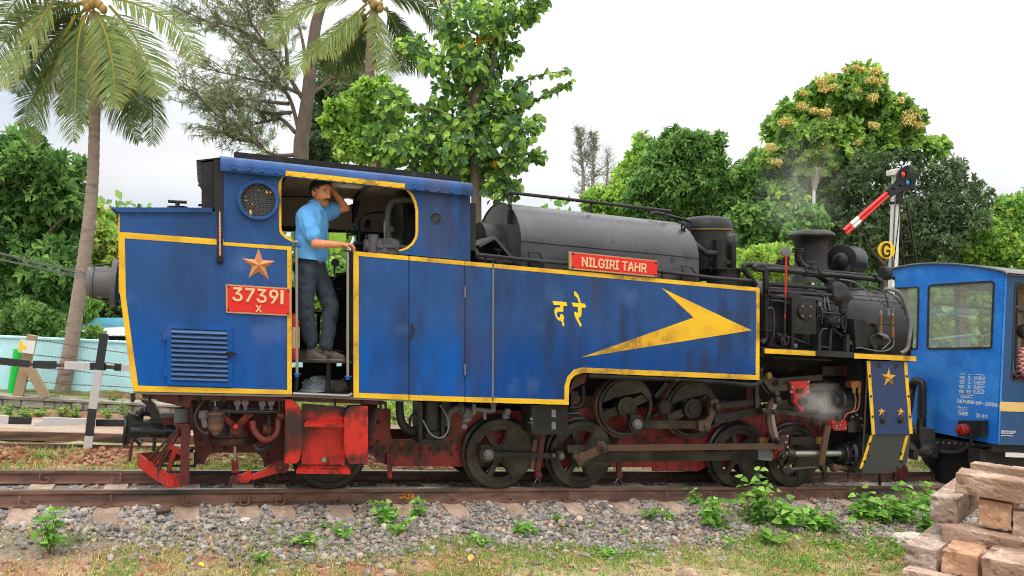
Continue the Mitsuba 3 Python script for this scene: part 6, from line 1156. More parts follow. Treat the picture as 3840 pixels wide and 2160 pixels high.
sleeper_block('long pinkish block lying on top at the front of the pile', 'p', 1868, 435, 8.95, .27, 1.8, .215, True, -.03)
sleeper_block('long block at the back of the top of the pile', 'p', 2015, 372, 9.38, .26, 1.6, .25, True, .02)
sleeper_block('grey pitted block end, leftmost of the upper row in the pile', 'p', 1880, 742, 9.05, .25, 1.3, .275)
sleeper_block('orange broken block end in the middle of the upper row', 'p', 2440, 800, 8.72, .28, 1.3, .255)
sleeper_block('block end cut by the picture edge in the upper row', 'p', 2800, 915, 8.5, .28, 1.3, .25)
sleeper_block('long brown block in the middle layer of the pile', 'p', 1738, 985, 8.98, .26, 1.8, .215, True, -.03)
sleeper_block('pale block end, leftmost of the lower row in the pile', 'p', 1668, 1255, 8.6, .285, 1.4, .225, False, -.03)
sleeper_block('dusty block end in the middle of the lower row', 'p', 2090, 1320, 8.32, .31, 1.4, .225, False, -.03)
sleeper_block('white edged block end at the lower right corner', 'p', 2560, 1415, 8.0, .33, 1.4, .23, False, -.03)
sleeper_block('lowest block of the pile at the bottom edge', 'p', 1330, 1450, 8.5, .26, 1.8, .2, True, -.03)
single('clod', mesh(*[(lambda q: (np.array(q.vertices) * [1.5, 1, .8] * .05 * (0.7 + .6 * meshkit.noise(np.array(q.vertices) * 2 + 1)[:, None]) + dist('p', 2190, 1170, 8.5), q.faces))(trimesh.creation.icosphere(2))][0]), 'old_block', 'lump of red earth lying on the lower blocks', 'clod')

# ------------------------------------------------------------------ left background: barrier, walls, posts
def paint_fn(p, n, uv): 
    return mix((0.42, 0.74, 0.82), (0.50, 0.82, 0.88), fbm(p.x * .7, p.z * 1.1, 1.0, 3)) * (0.93 + 0.14 * noise(p.x * 9, p.z * 3, 0))
mat('wall_blue', proc(paint_fn), 0.7)
def wallstone_fn(p, n, uv):
    s = fbm(p.x * 6, p.z * 8, p.y * 6, 4); return mix((0.20, 0.18, 0.15), (0.36, 0.33, 0.29), smoothstep(.3, .7, s))
mat('wall_stone', proc(wallstone_fn), 0.9)
def strip(v, tops, Yt, thick, zlow, m_, nm, par=None, **k):
    "a wall whose top edge is seen along the points tops"
    p = pts(v, tops, Yt); g = Polygon([(q[0], q[2]) for q in p] + [(p[-1][0], p[-1][2] - zlow), (p[0][0], p[0][2] - zlow)]); return slab(g, Yt, thick)
bw = thing('boundary_wall', 'long pale turquoise boundary wall behind the palm', 'wall')
put('wall_face', strip('P', [(-300, 832), (0, 846), (330, 861), (900, 886), (1400, 905)], 17.4, .2, 2.2, 'wall_blue', ''), 'wall_blue', bw)
put('coping', strip('P', [(-300, 831), (0, 845), (330, 860), (900, 885), (1400, 904)], 17.37, .26, .04, 'wall_blue', ''), 'wall_blue', bw)
rw = thing('retaining_wall', 'low rough stone wall along the far edge of the road', 'wall')
put('wall_face', strip('P', [(-300, 985), (0, 1000), (330, 1019), (700, 1038), (1250, 1062)], 16.5, .3, .9, 'wall_stone', ''), 'wall_stone', rw)
put('coping', strip('P', [(-300, 980), (0, 996), (330, 1014), (700, 1033), (1250, 1058)], 16.44, .45, .05, 'wall_stone', ''), 'wall_stone', rw)
rz = np.random.RandomState(5); px0 = -60.0
for row in range(3):
    x = -60.0 + 15 * row
    while x < 640:
        w = rz.uniform(26, 60); y = 1003 + (x * .0545) + row * 21
        q = [(x + rz.uniform(1, 4), y + rz.uniform(0, 4)), (x + w * .5, y + rz.uniform(-1, 2)), (x + w - rz.uniform(1, 4), y + w * .05 + rz.uniform(0, 4)), (x + w - rz.uniform(0, 4), y + 18 + w * .05), (x + w * .5, y + 19.5), (x + rz.uniform(0, 4), y + 18)]
        put('stone', plate('P', q, 16.48 - rz.uniform(0, .03), .1), 'wall_stone', rw, False); x += w
mat('road_white', (0.6, 0.59, 0.58), 0.7); mat('road_black', (0.03, 0.031, 0.034), 0.7)
YBR = 12.75
bf = thing('barrier_post', 'leaning black and white painted concrete post of the crossing barrier', 'post')
def postseg(v, a, b, w, Y, m_, nm, par, d=.13): return put(nm, beam(at(v, *a, Y), at(v, *b, Y), w, d, (0, 1, 0)), m_, par, False)
for a, b, m_ in (((945, 125), (895, 450), 'road_black'), ((895, 450), (838, 800), 'road_white'), ((838, 800), (808, 1045), 'road_black'), ((808, 1045), (775, 1290), 'road_white')):
    postseg('x', a, b, .098, YBR, m_, 'painted_band', bf, .10)
br = thing('barrier_rail', 'upper black and white rail of the crossing barrier', 'barrier rail')
segs = [((-400, 330), (265, 398), 'road_black', 62), ((300, 402), (510, 405), 'road_black', 64), ((585, 410), (815, 418), 'road_white', 66), ((815, 418), (960, 424), 'road_black', 64), ((1035, 428), (1100, 430), 'road_black', 62), ((1100, 430), (1400, 442), 'road_white', 62), ((1400, 442), (1700, 455), 'road_black', 62), ((1700, 455), (2100, 470), 'road_white', 62), ((2100, 470), (2500, 486), 'road_black', 62), ((2500, 486), (3400, 520), 'road_white', 62)]
for a, b, m_, w in segs: put('painted_band', beam(at('x', *a, YBR + .12), at('x', *b, YBR + .12), .05, w / 2.4143 / F * 11.6), m_, br, False)
put('inner_bar', [beam(at('x', 255, 402, YBR + .13), at('x', 640, 412, YBR + .13), .03, .045), beam(at('x', 940, 424, YBR + .13), at('x', 1060, 428, YBR + .13), .03, .05)], 'rail_rust', br, False)
br2 = thing('barrier_rail', 'lower black and white rail of the crossing barrier', 'barrier rail')
for a, b, m_, w in [((-300, 890), (80, 905), 'road_white', 72), ((80, 908), (285, 913), 'road_black', 62), ((870, 930), (1180, 934), 'road_black', 62), ((1180, 934), (1600, 945), 'road_white', 62), ((1600, 945), (2000, 955), 'road_black', 62), ((2000, 955), (2500, 968), 'road_white', 62)]:
    put('painted_band', beam(at('x', *a, YBR + .12), at('x', *b, YBR + .12), .05, w / 2.4143 / F * 11.6), m_, br2, False)
put('broken_board', plate('x', [(305, 965), (310, 928), (378, 915), (385, 880), (698, 892), (698, 955), (400, 960)], YBR + .1, .04), 'road_white', br2, False, label='broken white board of the lower rail'); put('inner_bar', [beam(at('x', 690, 915, YBR + .12), at('x', 800, 920, YBR + .12), .04, .07), beam(at('x', 690, 935, YBR + .12), at('x', 800, 938, YBR + .12), .04, .03)], 'road_white', br2, False)
mat('post_stone', s2l(158, 138, 112), 0.9)
cp_ = thing('fence_post', 'leaning grey brown concrete fence post carrying a white board', 'post'); put('shaft', beam(at('x', 295, 138, 16.6), at('x', 165, 690, 16.6), .15, .15, (0, 1, 0)), 'post_stone', cp_, False)
bc_ = thing('post_brace', 'slanting rough stone prop beside the fence post', 'prop'); put('shaft', beam(at('x', 262, 420, 16.5), at('x', 412, 700, 16.5), .14, .14, (0, 1, 0)), 'post_stone', bc_, False)
nb_ = thing('notice_board', 'small white and yellow board on the leaning fence post', 'sign'); put('board', plate('x', [(180, 180), (322, 192), (300, 308), (162, 290)], 16.42, .02), 'white_paint', nb_, False); put('yellow_field', [plate('x', [(178, 186), (205, 188), (200, 225), (240, 232), (236, 265), (185, 262), (200, 285), (166, 286)], 16.415, .004)], 'sign_yellow', nb_, False)
mat('green_paint', s2l(20, 190, 70), 0.4)
single('green_pole', tube([at('x', 168, 265, 16.9), at('x', 95, 760, 16.9)], .075, 12), 'green_paint', 'bright green round pole in front of the turquoise wall', 'pole')
for k, ps in enumerate(([(330, 180), (600, 220), (900, 268), (1400, 330)], [(310, 315), (640, 352), (900, 380), (1400, 430)], [(260, 430), (640, 455), (950, 495), (1400, 540)], [(200, 545), (600, 582), (900, 595), (1400, 625)], [(150, 640), (560, 662), (950, 690), (1400, 715)])):
    single('barbed_wire', join([pipe('x', ps, 16.6, .0065, 5, 5)] + [tube([at('x', x, np.interp(x, [p[0] for p in ps], [p[1] for p in ps]) - 6, 16.6), at('x', x + 7, np.interp(x, [p[0] for p in ps], [p[1] for p in ps]) + 6, 16.6)], .005, 4) for x in range(ps[0][0] + 20, 1100, 34)]), 'rail_rust', ['top', 'second', 'third', 'fourth', 'lowest'][k] + ' strand of barbed wire in front of the turquoise wall', 'wire')
# shed with blue sheet, overhead wires
sh = thing('shed', 'long shed with white corrugated roof and blue sheet behind the wall', 'shed')
mat('tarp_blue', s2l(120, 205, 232), 0.6); mat('sheet_white', (0.72, 0.73, 0.74), 0.6)
rp0, rp1 = at('n', 395, 655, 20.5), at('n', 700, 618, 20.5)
q = [at('n', 330, 668, 20.0), at('n', 420, 632, 21.2), at('n', 760, 614, 21.2), at('n', 760, 668, 20.0)]
n_ = 60; vv, ff = [], []
for i in range(n_ + 1):
    s = i / n_; o = V(0, -.02 if i % 2 else .02, .025 if i % 2 else 0); vv += [q[0] + (q[3] - q[0]) * s + o, q[1] + (q[2] - q[1]) * s + o]
    if i < n_: ff += [[2 * i, 2 * i + 2, 2 * i + 3], [2 * i, 2 * i + 3, 2 * i + 1]]
put('roof', mesh(vv, ff), 'sheet_white', sh, False); put('wall', plate('n', [(340, 660), (760, 660), (760, 900), (340, 900)], 20.2, .1), 'black_dull', sh); put('wall', plate('n', [(340, 690), (590, 672), (590, 900), (340, 900)], 20.1, .05), 'wall_blue', sh)
put('blue_sheet', hexa([at('n', x, y, Y) for Y in (21.3, 22.5) for x, y in ((440, 640), (440, 566), (760, 568), (760, 630))]), 'tarp_blue', sh, False)
for k, (a, b, c) in enumerate((((-60, 200), (200, 262), (520, 335)), ((-60, 203), (180, 265), (520, 345)), ((-60, 236), (180, 287), (520, 358)), ((-60, 241), (200, 296), (520, 372)))):
    single('overhead_wire', pipe('n', [a, b, c], 16.0, .008, 6, 5), 'grey_metal', ['highest', 'second highest', 'third', 'lowest'][k] + ' of the thin wires crossing in front of the left tree', 'wire')
# rags, extinguisher
def rag(c, s, seed, n=3):
    m = trimesh.creation.icosphere(4); v = np.array(m.vertices); d = meshkit.fbm(v * 2.2 + seed, 4, seed); d3 = np.abs(meshkit.fbm(v * 2.6 + seed, 2, seed + 2) - .5); return mesh(v * s * (0.6 + .75 * d + .5 * d3)[:, None] + c, m.faces)
mat('rag_grey', s2l(150, 156, 158), 0.9); mat('rag_brown', s2l(112, 104, 92), 0.9); mat('sack_white', s2l(205, 196, 186), 0.8)
single('rag', rag(at('r', 340, 1325, 9.5), V(.16, .12, .10), 3), 'rag_grey', 'pile of crumpled pale rags on the footwell floor', 'rag'); single('rag', rag(at('r', 520, 1340, 9.5), V(.12, .1, .09), 8), 'rag_brown', 'brown crumpled cloth on the footwell floor', 'rag'); single('rag', rag(at('r', 300, 1368, 9.4), V(.14, .08, .035), 12), 'rag_grey', 'flat dirty rag under the rag pile', 'rag')
fe = thing('fire_extinguisher', 'red fire extinguisher just inside the cab doorway', 'fire extinguisher'); put('cylinder', lathe([(.02, -.25), (.07, -.24), (.075, .18), (.05, .24), (.02, .26)], at('r', 112, 890, 9.3), (0, 0, 1), 20), 'red_clean', fe); put('label_band', lathe([(.0765, -.1), (.0765, .12)], at('r', 112, 890, 9.3), (0, 0, 1), 20, cap=False), 'cream_stripe', fe)
def ground_at(v, x, y):
    "the ground point seen there"
    d = ray(v, x, y); ts = np.linspace(7, 14, 1400); p = CAM + d * ts[:, None]; return p[np.argmax(p[:, 2] < gh(p[:, 0], p[:, 1]))]
sk0 = ground_at('p', 1385, 1090) + V(0, 0, .06)
single('plastic_sack', rag(sk0, V(.19, .16, .10), 21), 'sack_white', 'crumpled white plastic sack among the weeds', 'sack')
single('husk', lathe([(.012, -.07), (.03, -.065), (.035, 0), (.03, .07), (.018, .072)], at('t', 1645, 575, 9.3), unit(V(1, .2, .1)), 12), 'brown_rod', 'curved piece of reddish brown husk on the ballast', 'husk')
single('paper_scrap', rag(at('t', 2465, 670, 9.15), V(.05, .04, .022), 5), 'sack_white', 'small white scrap on the ballast', 'paper')
for k, (v_, x, y, t_, s_, lab) in enumerate((('t', 880, 75, 0, .13, 'large rough stone at the foot of the barrier post'), ('t', 790, 45, 0, .07, 'small pale stone left of the barrier post foot'), ('v', 1720, 1190, 8.0, .07, 'pinkish grey stone at the bottom edge of the turf'), ('t', 600, 1120, 8.05, .05, 'rounded pale stone in the grass at the left'), ('u', 1345, 1075, 7.95, .045, 'brown stone at the bottom edge below the middle'))):
    c = dist(v_, x, y, t_) if t_ else at(v_, x, y, 12.7); m = trimesh.creation.icosphere(3); v = np.array(m.vertices); v = v * s_ * (0.6 + .8 * meshkit.fbm(v * 1.3 + k * 3, 3, k)[:, None]) * V(1.4, 1, .7)
    single('rock', mesh(v + c, m.faces), 'sleeper_stone', lab, 'stone', smooth=25)
# ------------------------------------------------------------------ people
mat('skin', VC, 0.5, spec=0.4); mat('hair', (0.018, 0.016, 0.015), 0.55)
def shirt_fn(p, n, uv): return mix((0.10, 0.34, 0.74), (0.15, 0.44, 0.86), fbm(p.x * 9, p.y * 9, p.z * 6, 3))
mat('shirt_blue', proc(shirt_fn), 0.8, spec=0.15)
def denim_fn(p, n, uv): return mix((0.022, 0.032, 0.050), (0.058, 0.074, 0.100), fbm(p.x * 8, p.y * 8, p.z * 5, 4))
mat('trousers_navy', proc(denim_fn), 0.85, spec=0.15)
mat('shoe_grey', s2l(92, 82, 73), 0.8); mat('shoe_sole', s2l(118, 108, 96), 0.7); mat('eye_white', (.55, .52, .48), .3); mat('lip', s2l(125, 62, 52), .5); mat('belt', (.02, .018, .016), .4)
def smooth_body(parts, edge=.012, it=8):
    m = sum(parts, m3.Manifold()).refine_to_length(edge); m = from_m3(m); m.merge_vertices()
    trimesh.smoothing.filter_taubin(m, lamb=.5, nu=-.53, iterations=it); return m
def fold(m, amp, f, seed, axis=(1, 1, .35)):
    v = np.array(m.vertices); n = m.vertex_normals; r = 1 - np.abs(2 * meshkit.fbm(v * f * np.array(axis), 3, seed) - 1)
    return mesh(v + n * ((r - .6) * amp)[:, None], m.faces)
def chain(balls, *hulls):
    S = [m3.Manifold.sphere(r, 24).translate([float(x) for x in c]) for c, r in balls]; return [m3.Manifold.batch_hull([S[i] for i in h]) for h in hulls]
def hand(wrist, along, palm_n, thumb, s=1.0, curl=.9):
    "palm with four unequal curled fingers and a thumb; along: towards the fingers, palm_n: where the palm faces"
    a = unit(along); n = unit(palm_n - a * np.dot(palm_n, a)); t = unit(np.cross(a, n)); t = t if np.dot(t, thumb) > 0 else -t
    out = chain([(wrist, .026 * s), (wrist + a * .085 * s + t * .03 * s, .015 * s), (wrist + a * .08 * s - t * .032 * s, .013 * s), (wrist + a * .04 * s + t * .03 * s, .017 * s)], (0, 1, 2, 3))
    for k, (o, l, c) in enumerate(((.033, .078, .8), (.011, .088, .9), (-.012, .080, 1.0), (-.034, .062, 1.1))):
        p = wrist + a * .082 * s + t * o * s; d = a; q = [(p, .0098 * s)]
        for j in range(3):
            an = curl * c * (.55 if j == 0 else .8); d = unit(d * math.cos(an) + n * math.sin(an) * (1 if j == 0 else 1) ) if j == 0 else unit(d + n * math.tan(min(an, 1.0)) * .8 - a * (.5 * j * curl)); p = p + d * l * s * (.45, .32, .23)[j]; q.append((p, (.0092, .0085, .0075)[j] * s))
        out += chain(q, (0, 1), (1, 2), (2, 3))
    p = wrist + a * .02 * s + t * .028 * s; p1 = p + (t * .7 + a * .5 + n * .3) * .04 * s; p2 = p1 + unit(a * .8 + n * .6 - t * .1) * .035 * s; p3 = p2 + unit(a * .5 + n * .9 - t * .4) * .025 * s
    return out + chain([(p, .015 * s), (p1, .012 * s), (p2, .0105 * s), (p3, .009 * s)], (0, 1), (1, 2), (2, 3))
def head(Hc, F_, UPv, s=1.0):
    "balls of a head: Hc its middle, F_ where it looks"
    f = unit(F_); u = unit(UPv - f * np.dot(UPv, f)); l = np.cross(u, f)
    H = lambda a, b, c: Hc + (f * a + l * b + u * c) * s
    B = [(H(-.03, 0, .035), .095 * s), (H(.03, 0, .05), .076 * s), (H(.045, 0, -.02), .058 * s), (H(.035, .038, -.022), .036 * s), (H(.035, -.038, -.022), .036 * s), (H(.0, .05, -.072), .022 * s), (H(.0, -.05, -.072), .022 * s), (H(.078, 0, -.112), .021 * s), (H(.078, 0, -.065), .030 * s), (H(.088, .02, .03), .020 * s), (H(.088, -.02, .03), .020 * s), (H(.06, .02, -.112), .02 * s), (H(.06, -.02, -.112), .02 * s)]
    P_ = chain(B, (0, 1), (1, 2, 3, 4), (2, 3, 5, 8), (2, 4, 6, 8), (5, 6, 7, 8, 11, 12), (3, 4, 8, 5, 6), (1, 9, 10))
    P_ += chain([(H(.098, 0, .012), .009 * s), (H(.128, 0, -.033), .012 * s), (H(.10, .014, -.04), .0105 * s), (H(.10, -.014, -.04), .0105 * s), (H(.09, 0, -.03), .012 * s)], (0, 1, 4), (1, 2, 3, 4))
    for sd in (1, -1):
        P_ += chain([(H(-.012, sd * .083, .022), .012 * s), (H(-.022, sd * .090, .018), .010 * s), (H(-.010, sd * .083, -.03), .010 * s), (H(-.026, sd * .088, -.008), .010 * s)], (0, 1, 2, 3))
    return H, P_
PM = thing('person', 'man in light blue shirt and dark jeans standing in the cab doorway', 'person')
neck = at('C', 590, 520, 9.30); Hc = at('C', 664, 345, 9.28)
H, hp = head(Hc, V(.52, -.85, -.06), V(.05, 0, 1), 1.06)
shN, shF = at('C', 420, 705, 9.19), at('C', 640, 640, 9.46)
elN, wrN = at('C', 575, 1105, 9.07), at('C', 955, 1118, 9.07)
elF, wrF = at('C', 1035, 565, 9.52), at('C', 835, 300, 9.46)
chest, waist, pelvis = at('C', 500, 850, 9.33), at('C', 500, 1200, 9.35), at('r', 280, 235, 9.35)
hipN, hipF = at('r', 238, 290, 9.28), at('r', 335, 290, 9.42)
knN, anN = at('r', 236, 640, 9.28), at('r', 285, 965, 9.32)
knF, anF = at('r', 462, 600, 9.36), at('r', 420, 985, 9.30)
bb = [(neck, .058), (H(-.02, 0, -.05), .056), (shN, .06), (shF, .06), (chest, .11), (waist, .11), (pelvis, .11), (elN, .045), (wrN, .030), (elF, .043), (wrF, .029), (hipN, .08), (hipF, .08), (knN, .055), (anN, .04), (knF, .055), (anF, .04), ((elN * .45 + wrN * .55) * .6 + (elN * .8 + wrN * .2) * .4, .044), (elF * .75 + wrF * .25, .043)]
bp = hp + chain(bb, (0, 1), (0, 2, 4), (0, 3, 4), (4, 5), (5, 6), (2, 7), (7, 17), (17, 8), (3, 9), (9, 18), (18, 10), (6, 11), (6, 12), (11, 13), (13, 14), (12, 15), (15, 16))
bp += hand(wrN, wrN - elN + V(.02, 0, 0), V(0, -.1, -1), V(0, -1, .2), 1.05, .75) + hand(wrF, V(-.75, .1, .35), V(-.3, -1, -.2), V(0, 0, 1), 1.0, .35)
body = smooth_body(bp, .0105, 6)
v = np.array(body.vertices); hl_ = (v - Hc); ff_ = hl_ @ unit(V(.52, -.85, -.06)) / 1.06; uu_ = hl_[:, 2] / 1.06
skin = np.array(s2l(204, 138, 102))[None] * (0.9 + .25 * meshkit.fbm(v * 30, 3, 2))[:, None]
beard = np.clip((-.045 - uu_) / .02, 0, 1) * np.clip((uu_ + .15) / .02, 0, 1) * (np.linalg.norm(hl_, axis=1) < .19); skin = skin * (1 - .45 * beard[:, None]) 
put('body', body, 'skin', PM, True, color=skin)
for sd in (1, -1):
    put('eye', sphere(H(.0905, sd * .031, .008), V(.012, .014, .0085) * 1.0), 'eye_white', PM, True); put('iris', sphere(H(.1005, sd * .031 + .003, .008), .0062), 'hair', PM, True)
    put('eyebrow', tube(spline([H(.098, sd * .012, .028), H(.100, sd * .03, .034), H(.086, sd * .052, .026)], 4), [.004, .0058, .003], 6), 'hair', PM); put('eyelid', tube(spline([H(.098, sd * .017, .012), H(.103, sd * .031, .0175), H(.092, sd * .046, .010)], 4), .003, 5), 'hair', PM)
put('moustache', from_m3(sum(chain([(H(.112, 0, -.056), .008), (H(.106, .02, -.060), .007), (H(.094, .034, -.072), .004), (H(.106, -.02, -.060), .007), (H(.094, -.034, -.072), .004)], (0, 1), (1, 2), (0, 3), (3, 4)), m3.Manifold())), 'hair', PM, True)
put('lips', from_m3(sum(chain([(H(.109, .0, -.076), .0065), (H(.100, .02, -.077), .004), (H(.100, -.02, -.077), .004)], (0, 1), (0, 2)), m3.Manifold())), 'lip', PM, True)
f0, u0 = unit(V(.52, -.85, -.06)), V(0, 0, 1)
hr = m3.Manifold.batch_hull([m3.Manifold.sphere(r, 40).translate([float(x) for x in c]) for c, r in ((H(-.034, 0, .045), .106), (H(.030, 0, .066), .080), (H(.05, 0, .085), .05))])
def below(pt, nrm): 
    n = unit(nrm); return [float(x) for x in n], float(np.dot(n, pt))
for pt, nrm in ((H(.060, 0, .052), -f0 * .75 + u0 * .66), (H(-.008, 0, .012), -f0 * .86 + u0 * .5), (H(-.07, 0, -.055), u0 * .9 - f0 * .3)):
    n_, o_ = below(pt, nrm); 
    if nrm is not None and np.allclose(pt, H(.060, 0, .052)): hr1 = hr.trim_by_plane(n_, o_)
    elif np.allclose(pt, H(-.008, 0, .012)): hr2 = hr.trim_by_plane(n_, o_)
    else: n3, o3 = n_, o_
hair = from_m3((hr1 + hr2).trim_by_plane(n3, o3).refine_to_length(.006)); hv = np.array(hair.vertices); hair.merge_vertices(); hv = np.array(hair.vertices)
put('hair', mesh(hv + hair.vertex_normals * ((meshkit.fbm(hv * 60, 3, 4) - .5) * .022)[:, None], hair.faces), 'hair', PM, 40)
# shirt
axs = unit(shF - shN); fwd = unit(np.cross(axs, V(0, 0, 1))); fwd = fwd if fwd[0] > 0 else -fwd
sN, sF = shN + V(-.005, 0, .012), shF + V(0, 0, .012)
w0 = at('C', 510, 1275, 9.35)
S_ = [(sN, .080), (sF, .078), (neck + V(0, 0, -.015), .078), (chest - axs * .10 + fwd * .02, .114), (chest + axs * .10 + fwd * .02, .114), (w0 - axs * .095 - V(0, 0, -.06), .118), (w0 + axs * .095 - V(0, 0, -.06), .118), (w0 - axs * .09 - V(0, 0, .02), .121), (w0 + axs * .09 - V(0, 0, .02), .121),
      (elN * .72 + shN * .28 + V(0, 0, .02), .079), (elF * .47 + shF * .53, .082), (shF * .9 + elF * .1 + V(0, 0, -.03), .085)]
sh_ = fold(smooth_body(chain(S_, (0, 2, 3), (1, 2, 4), (0, 1, 2, 3, 4), (3, 4, 5, 6), (5, 6, 7, 8), (0, 9), (1, 11, 10)), .010, 8), .034, 9.0, 3, (1.2, 1.2, .5))
sh_ = trimesh.intersections.slice_mesh_plane(sh_, [.12, 0, 1], w0 + V(0, 0, -.055))
put('shirt', sh_, 'shirt_blue', PM, True, label='light blue short sleeved shirt')
cl = []
for sd in (1, -1):
    a, b, c, d = neck + fwd * .075 + V(0, 0, -.02), neck + fwd * .03 + axs * sd * .075 + V(0, 0, .045), neck - fwd * .05 + axs * sd * .07 + V(0, 0, .06), neck + fwd * .10 + axs * sd * .055 + V(0, 0, -.055)
    cl.append(hexa([b, c, c + axs * sd * .025 + V(0, 0, -.06), d, b + V(.004, -.004, .004), c + V(.004, -.004, .004), c + axs * sd * .033 + V(.004, -.004, -.055), d + V(.006, -.006, .004)])); cl.append(hexa([a, b, d, d, a + V(.004, -.004, .003), b + V(.004, -.004, .003), d + V(.005, -.005, .003), d + V(.005, -.005, .003)]))
put('collar', cl, 'shirt_blue', PM, False)
# trousers, belt, shoes
T_ = [(pelvis - axs * .075 + V(0, 0, .05), .098), (pelvis + axs * .075 + V(0, 0, .05), .098), (hipN, .104), (hipF, .102), (knN + V(-.005, 0, 0), .079), (anN + V(0, 0, .03), .066), (knF, .080), (anF + V(.0, 0, .03), .066), (pelvis + V(0, 0, -.06), .10), (hipN - fwd * .05 + V(0, 0, .03), .09), (hipF - fwd * .05 + V(0, 0, .03), .09)]
tm = smooth_body(chain(T_, (0, 1, 2, 3, 8), (2, 9, 0), (3, 10, 1), (2, 4), (4, 5), (3, 6), (6, 7), (8, 2, 3)), .014, 8)
put('trousers', fold(tm, .034, 10.0, 7, (1, 1, .8)), 'trousers_navy', PM, True, label='dark grey blue jeans')
be = smooth_body(chain([(pelvis - axs * .08 + V(0, 0, .125), .112), (pelvis + axs * .08 + V(0, 0, .115), .112), (pelvis - axs * .08 + V(0, 0, .10), .112), (pelvis + axs * .08 + V(0, 0, .09), .112)], (0, 1, 2, 3)), .02, 2)
bt = from_m3(m3.Manifold.batch_hull([m3.Manifold.cylinder(.042, .115, .115, 30).translate([float(x) for x in pelvis + axs * k * .075 + V(0, 0, .118)]) for k in (-1, 1)])); put('belt', bt, 'belt', PM, 40)
for nm, an, toe, heel in (('near', anN, at('r', 405, 1070, 9.28), at('r', 262, 1060, 9.34)), ('far', anF, at('r', 565, 1075, 9.28), at('r', 415, 1062, 9.34))):
    zf = at('r', 350, 1102, 9.25)[2]
    toe[2] = zf + .032; heel[2] = zf + .045; d_ = unit(toe - heel)
    sm_ = smooth_body(chain([(heel, .042), (toe, .034), (toe - d_ * .09 + V(0, 0, .018), .045), (an + V(0, 0, -.04), .044), (heel + d_ * .06 + V(0, 0, .02), .046), (an + V(0, 0, .01), .040)], (0, 4, 3), (3, 5), (4, 2), (2, 1), (0, 1)), .012, 5)
    sk_ = put('shoe', sm_, 'shoe_grey', PM, True); so = [m3.Manifold.cylinder(.024, r, r * .97, 24).translate([float(p[0]), float(p[1]), zf]) for p, r in ((heel - d_ * .004, .043), (heel + d_ * .08, .043), (toe - d_ * .06, .050), (toe - d_ * .008, .040))]
    put('sole', from_m3(m3.Manifold.batch_hull(so)), 'shoe_sole', sk_, 40); put('lace', [tube([heel + d_ * t + V(0, 0, .075 - .15 * (t - .09)) - np.cross(d_, V(0, 0, 1)) * .03, heel + d_ * (t + .015) + V(0, 0, .078 - .15 * (t - .09)) + np.cross(d_, V(0, 0, 1)) * .03], .003, 5) for t in (.10, .12, .14, .16)], 'shoe_sole', sk_)
# passengers in the coach
def check_fn(p, n, uv):
    a = p.x * .7 + p.z * .7; b = p.z * .7 - p.x * .7 + p.y * .3; k = 22
    la = smoothstep(.80, .88, dr.abs(2 * (a * k - dr.floor(a * k)) - 1)); lb_ = smoothstep(.80, .88, dr.abs(2 * (b * k - dr.floor(b * k)) - 1)); h = smoothstep(.3, .5, dr.abs(2 * (a * k * .5 - dr.floor(a * k * .5)) - 1))
    return mix(mix((.42, .075, .06), (.26, .03, .03), h * .7), (.75, .70, .66), dr.maximum(la, lb_) * .85)
mat('check_shirt', proc(check_fn), .8)
def passenger(label, ctr, f, mat_, skinc, torso_only=False):
    k = thing('person', label, 'person'); Hh = ctr + V(0, 0, .62); HH, q = head(Hh, f, V(0, 0, 1), 1.0); l = np.cross(V(0, 0, 1), unit(f)); s1, s2 = ctr + l * .2 + V(0, 0, .36), ctr - l * .2 + V(0, 0, .36); e1, e2 = ctr + l * .27 + V(0, 0, .06), ctr - l * .27 + V(0, 0, .06); h1, h2 = ctr + unit(f) * .25 + l * .12, ctr + unit(f) * .25 - l * .12; kn1, kn2 = ctr + unit(f) * .45 + l * .12 - V(0, 0, .12), ctr + unit(f) * .45 - l * .12 - V(0, 0, .12)
    m = smooth_body(q + chain([(HH(-.02, 0, -.06), .055), (ctr + V(0, 0, .42), .06), (e1, .045), (h1, .035), (e2, .045), (h2, .035), (ctr, .1), (s1, .05), (s2, .05), (kn1, .07), (kn2, .07)], (0, 1), (1, 6), (1, 7), (1, 8), (7, 2), (2, 3), (8, 4), (4, 5), (6, 9), (6, 10)) + hand(h1, unit(f), V(0, 0, -1), -l, 1, .6) + hand(h2, unit(f), V(0, 0, -1), l, 1, .6), .015, 6)
    put('body', m, 'skin', k, True, color=np.repeat(np.array([s2l(*skinc)]), len(m.vertices), 0)); put('shirt', fold(smooth_body(chain([(s1, .085), (s2, .085), (ctr + V(0, 0, .36), .09), (ctr + l * .09, .13), (ctr - l * .09, .13), (e1 * .8 + s1 * .2, .07), (e2 * .8 + s2 * .2, .07)], (0, 1, 2), (0, 1, 3, 4), (0, 5), (1, 6)), .018, 8), .02, 8, 5), mat_, k, True)
    put('trousers', smooth_body(chain([(ctr - V(0, 0, .02), .125), (kn1, .085), (kn2, .085), (kn1 - V(0, 0, .38), .07), (kn2 - V(0, 0, .38), .07)], (0, 1), (0, 2), (1, 3), (2, 4)), .03, 5), 'trousers_navy', k, True)
    hm = from_m3(m3.Manifold.batch_hull([m3.Manifold.sphere(r, 30).translate([float(x) for x in c]) for c, r in ((HH(-.034, 0, .045), .104), (HH(.03, 0, .066), .08))]).trim_by_plane(*below(HH(.03, 0, .03), -unit(f) * .7 + V(0, 0, .7))).trim_by_plane(*below(HH(-.07, 0, -.06), V(0, 0, 1))).refine_to_length(.012)); put('hair', fold(hm, .012, 40, 3), 'hair', k, 40)
passenger('passenger in a red and white checked shirt at the coach side window', at('o', 985, 735, 9.42), V(.5, -.85, 0), 'check_shirt', (130, 80, 58))
